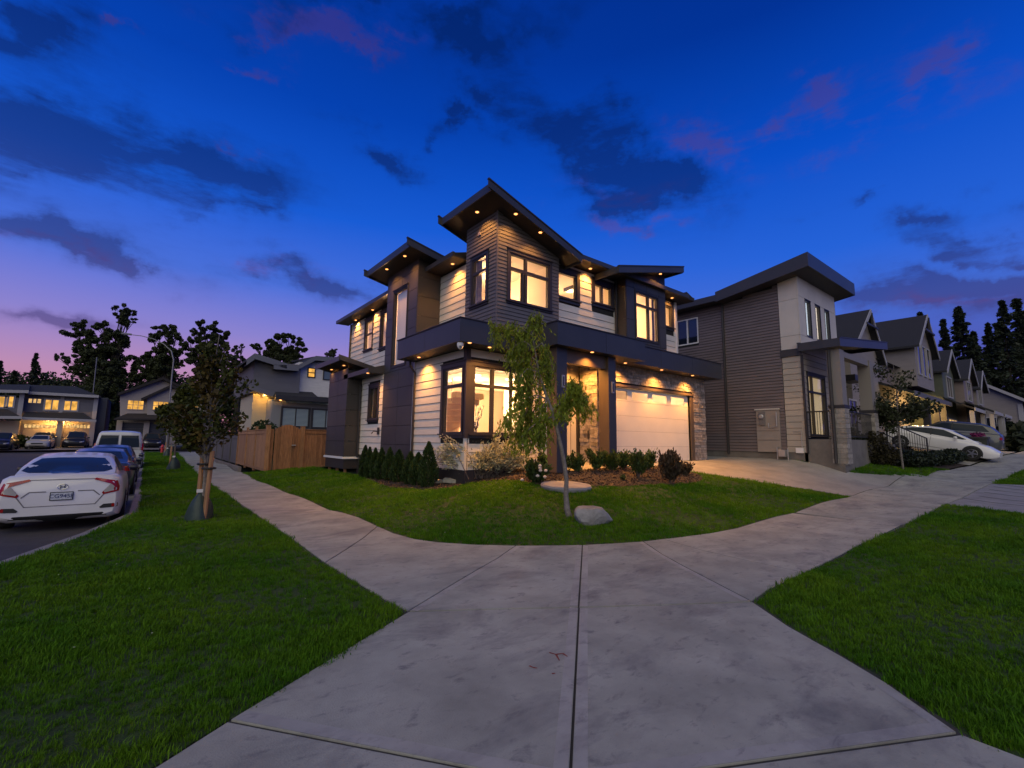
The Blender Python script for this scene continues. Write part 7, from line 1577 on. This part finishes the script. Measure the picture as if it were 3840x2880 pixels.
# ------------------------------------------------------------------ distant trees
def conifer(x, y, h, r, label, group, seed=1, n=5200, name='conifer', gap=.0):
    rr = np.random.default_rng(seed); z0 = ht(x, y); T = empty(name, (x, y, z0), label, 'tree', group); tk = MB(); tk.tube([(x, y, z0), (x + rr.normal(0, .2), y, z0 + h)], [h * .017, .03], 7); C, Dd = [], []
    nl = int(h * 2.0); per = max(6, n // (nl * 6))
    for i in range(nl):
        t = (i + .5) / nl
        if t < .10: continue
        zz = z0 + h * t; rad = r * (1 - t) ** .85 * rr.uniform(.72, 1.15) + .25
        for k in range(6):
            a = rr.uniform(0, 2 * PI); L_ = rad * rr.uniform(.55, 1.12); dr = rr.uniform(.08, .26); p0 = np.array([x, y, zz]); tip = p0 + np.array([math.cos(a) * L_, math.sin(a) * L_, -L_ * dr]); tk.tube([tuple(p0), tuple((p0 + tip) / 2 + np.array([0, 0, L_ * .05])), tuple(tip)], [.06, .035, .012], 4)
            s = rr.uniform(.12, 1, per) ** .8; B = p0 + np.outer(s, tip - p0); wdt = L_ * .20 * (1.1 - s); sd = np.array([-math.sin(a), math.cos(a), 0]); B += np.outer(rr.normal(0, 1, per) * wdt, sd); B[:, 2] += rr.normal(-.05, .10, per) - np.abs(rr.normal(0, .12, per)); C.append(B); Dd.append(np.tile((tip - p0) / max(L_, .1), (per, 1)) + rr.normal(0, .4, (per, 3)))
    tk.build('trunk', bark_dark, T); leaf_mesh('crown', np.concatenate(C), max(.20, h * .014), dark_needle, T, elong=2.0, dirs=np.concatenate(Dd)); return T
def broad(x, y, h, blobs, label, group=None, n=5200, ls=.30, seed=2, name='broadleaf_tree', m=dark_leaf):
    rr = random.Random(seed); z0 = ht(x, y); T = empty(name, (x, y, z0), label, 'tree', group); tk = MB(); C = []
    tk.tube([(x, y, z0), (x + .2, y, z0 + h * .35), (x, y, z0 + h * .6)], [h * .022, h * .016, h * .010], 7); tot = sum(b[3] ** 2 for b in blobs)
    for (dx, dy, dz, r) in blobs:
        c = Vector((x + dx, y + dy, z0 + dz)); st = Vector((x, y, z0 + min(h * .5, dz * .55))); mid = st.lerp(c, .55) + Vector((0, 0, -.3)); tk.tube([st, mid, c], [h * .009, h * .006, .03], 5)
        for j in range(9):
            e = c + Vector((rr.gauss(0, 1), rr.gauss(0, 1), rr.gauss(0, .8))).normalized() * r * rr.uniform(.5, 1.15); tk.tube([mid.lerp(c, .6), e], [.05, .015], 4); m_ = int(n * r * r / tot / 9); C.append(ball(m_, e, (r * rr.uniform(.22, .42),) * 2 + (r * rr.uniform(.18, .34),), .0))
    tk.build('trunk', bark_dark, T); leaf_mesh('crown', np.concatenate(C), ls, m, T, elong=1.5); return T
def top_at(z, a, d): p = atd(*z(*a), d); return p
def cones(specs, z, group, lab, d):
    for i, (a, w, l, dd) in enumerate(specs):
        p = atd(*z(*a), d + dd); b = ht(p.x, p.y); L_ = (atd(*z(a[0] + w, a[1]), d + dd) - p).length; conifer(p.x, p.y, p.z - b, L_, l, group, seed=20 + i)
cones([((1262, 10 + 10), 120, 'small', 4)], lambda x, y: (x, y), None, '', 60) if False else None
# right-hand conifers, ahead of the sky
RTs = [((865, 320), 75, 'slim conifer just right of the steep gable'), ((1000, 215), 165, 'tallest broad conifer standing alone over the row houses'), ((1245, 350), 90, 'short conifer between the two tallest conifers'), ((1355, 165), 150, 'tall conifer left of the pair at the right edge'), ((1478, 150), 150, 'tall conifer at the right edge of the view'), ((1580, 240), 150, 'conifer half outside the right edge'), ((1120, 420), 110, 'low conifer filling the gap behind the bungalow'), ((680, 262), 30, 'conifer tip peeping over the big gable roof')]
for i, (a, w, l) in enumerate(RTs):
    dd = 66 + (i * 5) % 14; p = atd(*ZQ(*a), dd); q = atd(*ZQ(a[0] + w, a[1]), dd); conifer(p.x, p.y, p.z - ht(p.x, p.y), min(9, (q - p).length * 1.5), l, 'conifers behind the right street', seed=30 + i, n=9500)
TB = empty('tree_belt', (80, 12, 1.8), 'dark belt of undergrowth below the right conifers', 'trees', kind='stuff'); C = []
for k in range(46): x = rnd.uniform(66, 118); C.append(ball(230, (x, 14 + (x - 66) * .18 + rnd.uniform(-3, 6) , ht(x, 12) + rnd.uniform(1, 8.0)), (2.8, 2.4, 2.4)))
for k in range(16): x = rnd.uniform(50, 62); C.append(ball(160, (x, 1.5 + rnd.uniform(0, 3.0), ht(x, 3) + rnd.uniform(.2, 1.6)), (1.3, 1.0, .9)))
leaf_mesh('foliage', np.concatenate(C), .42, dark_needle, TB, kind='stuff')
# left-hand trees
def bl_at(z, d, x, y, pts):
    out = []
    for (a, b, r) in pts: p = atd(*z(a, b), d); k = (atd(*z(a + r, b), d) - p).length; out.append((p.x - x, p.y - y, p.z - ht(x, y), k))
    return out
def ltree(base, d, pts, label, seed, n=6500, ls=.42, group='tall trees behind the left houses'):
    p = atd(*ZW(*base), d); p = Vector((p.x, p.y, 0)); top = max(atd(*ZW(a, b), d).z for a, b, r in pts); pts = pts + [(a * .72 + base[0] * .28, b + (base[1] - b) * .33, r * .95) for a, b, r in pts] + [(a * .45 + base[0] * .55, b + (base[1] - b) * .62, r * .8) for a, b, r in pts[::2]]; n = int(n * 3.6); ls = ls * .58; broad(p.x, p.y, top - ht(p.x, p.y), bl_at(ZW, d, p.x, p.y, pts), label, group, n=n, ls=ls, seed=seed)
ltree((700, 640), 78, [(490, 250, 55), (560, 240, 50), (680, 220, 55), (640, 300, 80), (560, 320, 60), (760, 300, 70), (700, 400, 90), (800, 110, 42), (850, 140, 40), (810, 190, 45), (860, 180, 30), (600, 430, 80), (480, 440, 55), (400, 430, 40), (720, 520, 90)], 'largest dark tree with a raised plume, left of the street lamp', 3, n=14000)
ltree((660, 780), 74, [(700, 560, 100), (720, 660, 90), (690, 760, 80), (640, 480, 60)], 'dense dark tree filling the gap between the duplex and the cream house', 13, n=9000)
ltree((1060, 640), 80, [(1050, 240, 45), (1110, 250, 50), (1160, 290, 40), (1060, 320, 60), (1010, 280, 35), (1110, 400, 75), (1000, 430, 65), (920, 460, 60), (1190, 370, 45), (1050, 480, 70), (900, 540, 60)], 'tree with open feathery crown directly behind the street lamp', 4, n=9500)
ltree((1380, 640), 80, [(1340, 215, 45), (1400, 240, 50), (1450, 270, 50), (1350, 290, 50), (1290, 250, 30), (1430, 340, 60), (1340, 370, 60), (1230, 320, 45), (1480, 330, 30), (1280, 440, 60)], 'round-topped tree behind the staked maple', 5, n=9500)
ltree((1560, 700), 70, [(1560, 380, 32), (1590, 350, 16), (1560, 440, 45), (1610, 500, 40), (1520, 480, 45), (1600, 590, 40)], 'thin ragged tree beside the charcoal house roof', 6, n=3600, ls=.30)
ltree((1840, 560), 62, [(1690, 350, 30), (1790, 320, 40), (1850, 300, 45), (1920, 310, 45), (1980, 350, 40), (1850, 370, 60), (1780, 390, 45), (1940, 400, 45)], 'broad rounded tree rising over the charcoal house roof', 7, n=8500, ls=.34)
ltree((2180, 560), 60, [(2170, 385, 18), (2200, 375, 18), (2150, 400, 14), (2190, 405, 25)], 'small twiggy tree top beside the corner house eave', 8, n=900, ls=.22)
for i, (a, w, l) in enumerate((((245, 390), 62, 'pointed conifer above the grey duplex roof'), ((5, 440), 45, 'conifer at the left edge of the view'), ((100, 505), 55, 'low conifer between the two left conifers'), ((-60, 380), 70, 'conifer just outside the left edge'))):
    p = atd(*ZW(*a), 84); q = atd(*ZW(a[0] + w, a[1]), 84); conifer(p.x, p.y, p.z - ht(p.x, p.y), (q - p).length * 1.5, l, 'conifers behind the left houses', seed=60 + i, n=6500)
LB = empty('far_wood', (-20, 120, .5), 'low dark wood along the horizon behind the left houses', 'trees', kind='stuff'); C = []
for k in range(150):
    t = rnd.random(); p = atd(*ZW(rnd.uniform(-150, 1800), rnd.uniform(520, 720)), 86 + rnd.uniform(0, 10)); C.append(ball(150, (p.x, p.y, max(1, p.z - 1.5)), (2.8, 2.8, 2.0)))
for k in range(34):
    p = atd(*ZW(rnd.uniform(650, 800), rnd.uniform(720, 980)), 88 + rnd.uniform(0, 6)); C.append(ball(160, tuple(p), (2.2, 2.2, 1.6)))
for k in range(40):
    p = atd(*ZW(rnd.uniform(1340, 1760), rnd.uniform(700, 980)), 90 + rnd.uniform(0, 6)); C.append(ball(160, tuple(p), (2.2, 2.2, 1.6)))
leaf_mesh('foliage', np.concatenate(C), .42, dark_leaf, LB, kind='stuff')
q = onY(*ZC(320, 1100), 31.5); mass('garden_bush', [(q.x, 31.5, 2.4, 1.0, .6)], .10, thuja_m, 'dark bush standing above the cedar fence before the lit wall', 'bush', 2600)
q = onY(*ZF(190, 1150), 72); mass('garden_bush', [(q.x, 72, 1.4, 1.6, .8), (q.x - 2.4, 72.5, 1.2, 1.4, .8)], .16, leaf_mat('yellow_bush', (.06, .075, .015), .4), 'yellow-green low bush before the far left duplex', 'bush', 1500)

# small ground litter: clover heads in the grass, bark chips in the bed
def scatter_flat(name, poly, n, size, m, label, cat, dz, near=None):
    P = np.array(poly); q = npr.uniform(P.min(0), P.max(0), (n * 3, 2)); q = q[inpoly(q, poly)][:n]; z = hts(q) + dz + npr.uniform(0, .012, len(q))
    D = np.column_stack([npr.normal(0, 1, (len(q), 2)), npr.normal(0, .12, len(q))]); o = leaf_mesh(name, np.column_stack([q, z]), size, m, kind='stuff', dirs=D * 2, elong=1.6); o['label'] = label; o['category'] = cat
scatter_flat('clover', house_lawn, 260, .013, mat('clover_white', (.34, .38, .24), .8), 'tiny pale clover heads dotted over the house lawn', 'clover', .055)
scatter_flat('clover', left_verge, 200, .012, MATS['clover_white'], 'tiny pale clover heads dotted over the left verge', 'clover', .05)
chip_m = leaf_mat('bark_chip', (.075, .045, .03), .6, trans=.0)
scatter_flat('bark_chips', bed + [(13.6, 9.0), (11.57, 8.85), (9.0, 9.05), (9.5, 10.62), (6.84, 10.64), (6.84, 17.6), (6.3, 17.2)], 9000, .035, chip_m, 'loose bark chips covering the flower bed soil', 'mulch', .012)
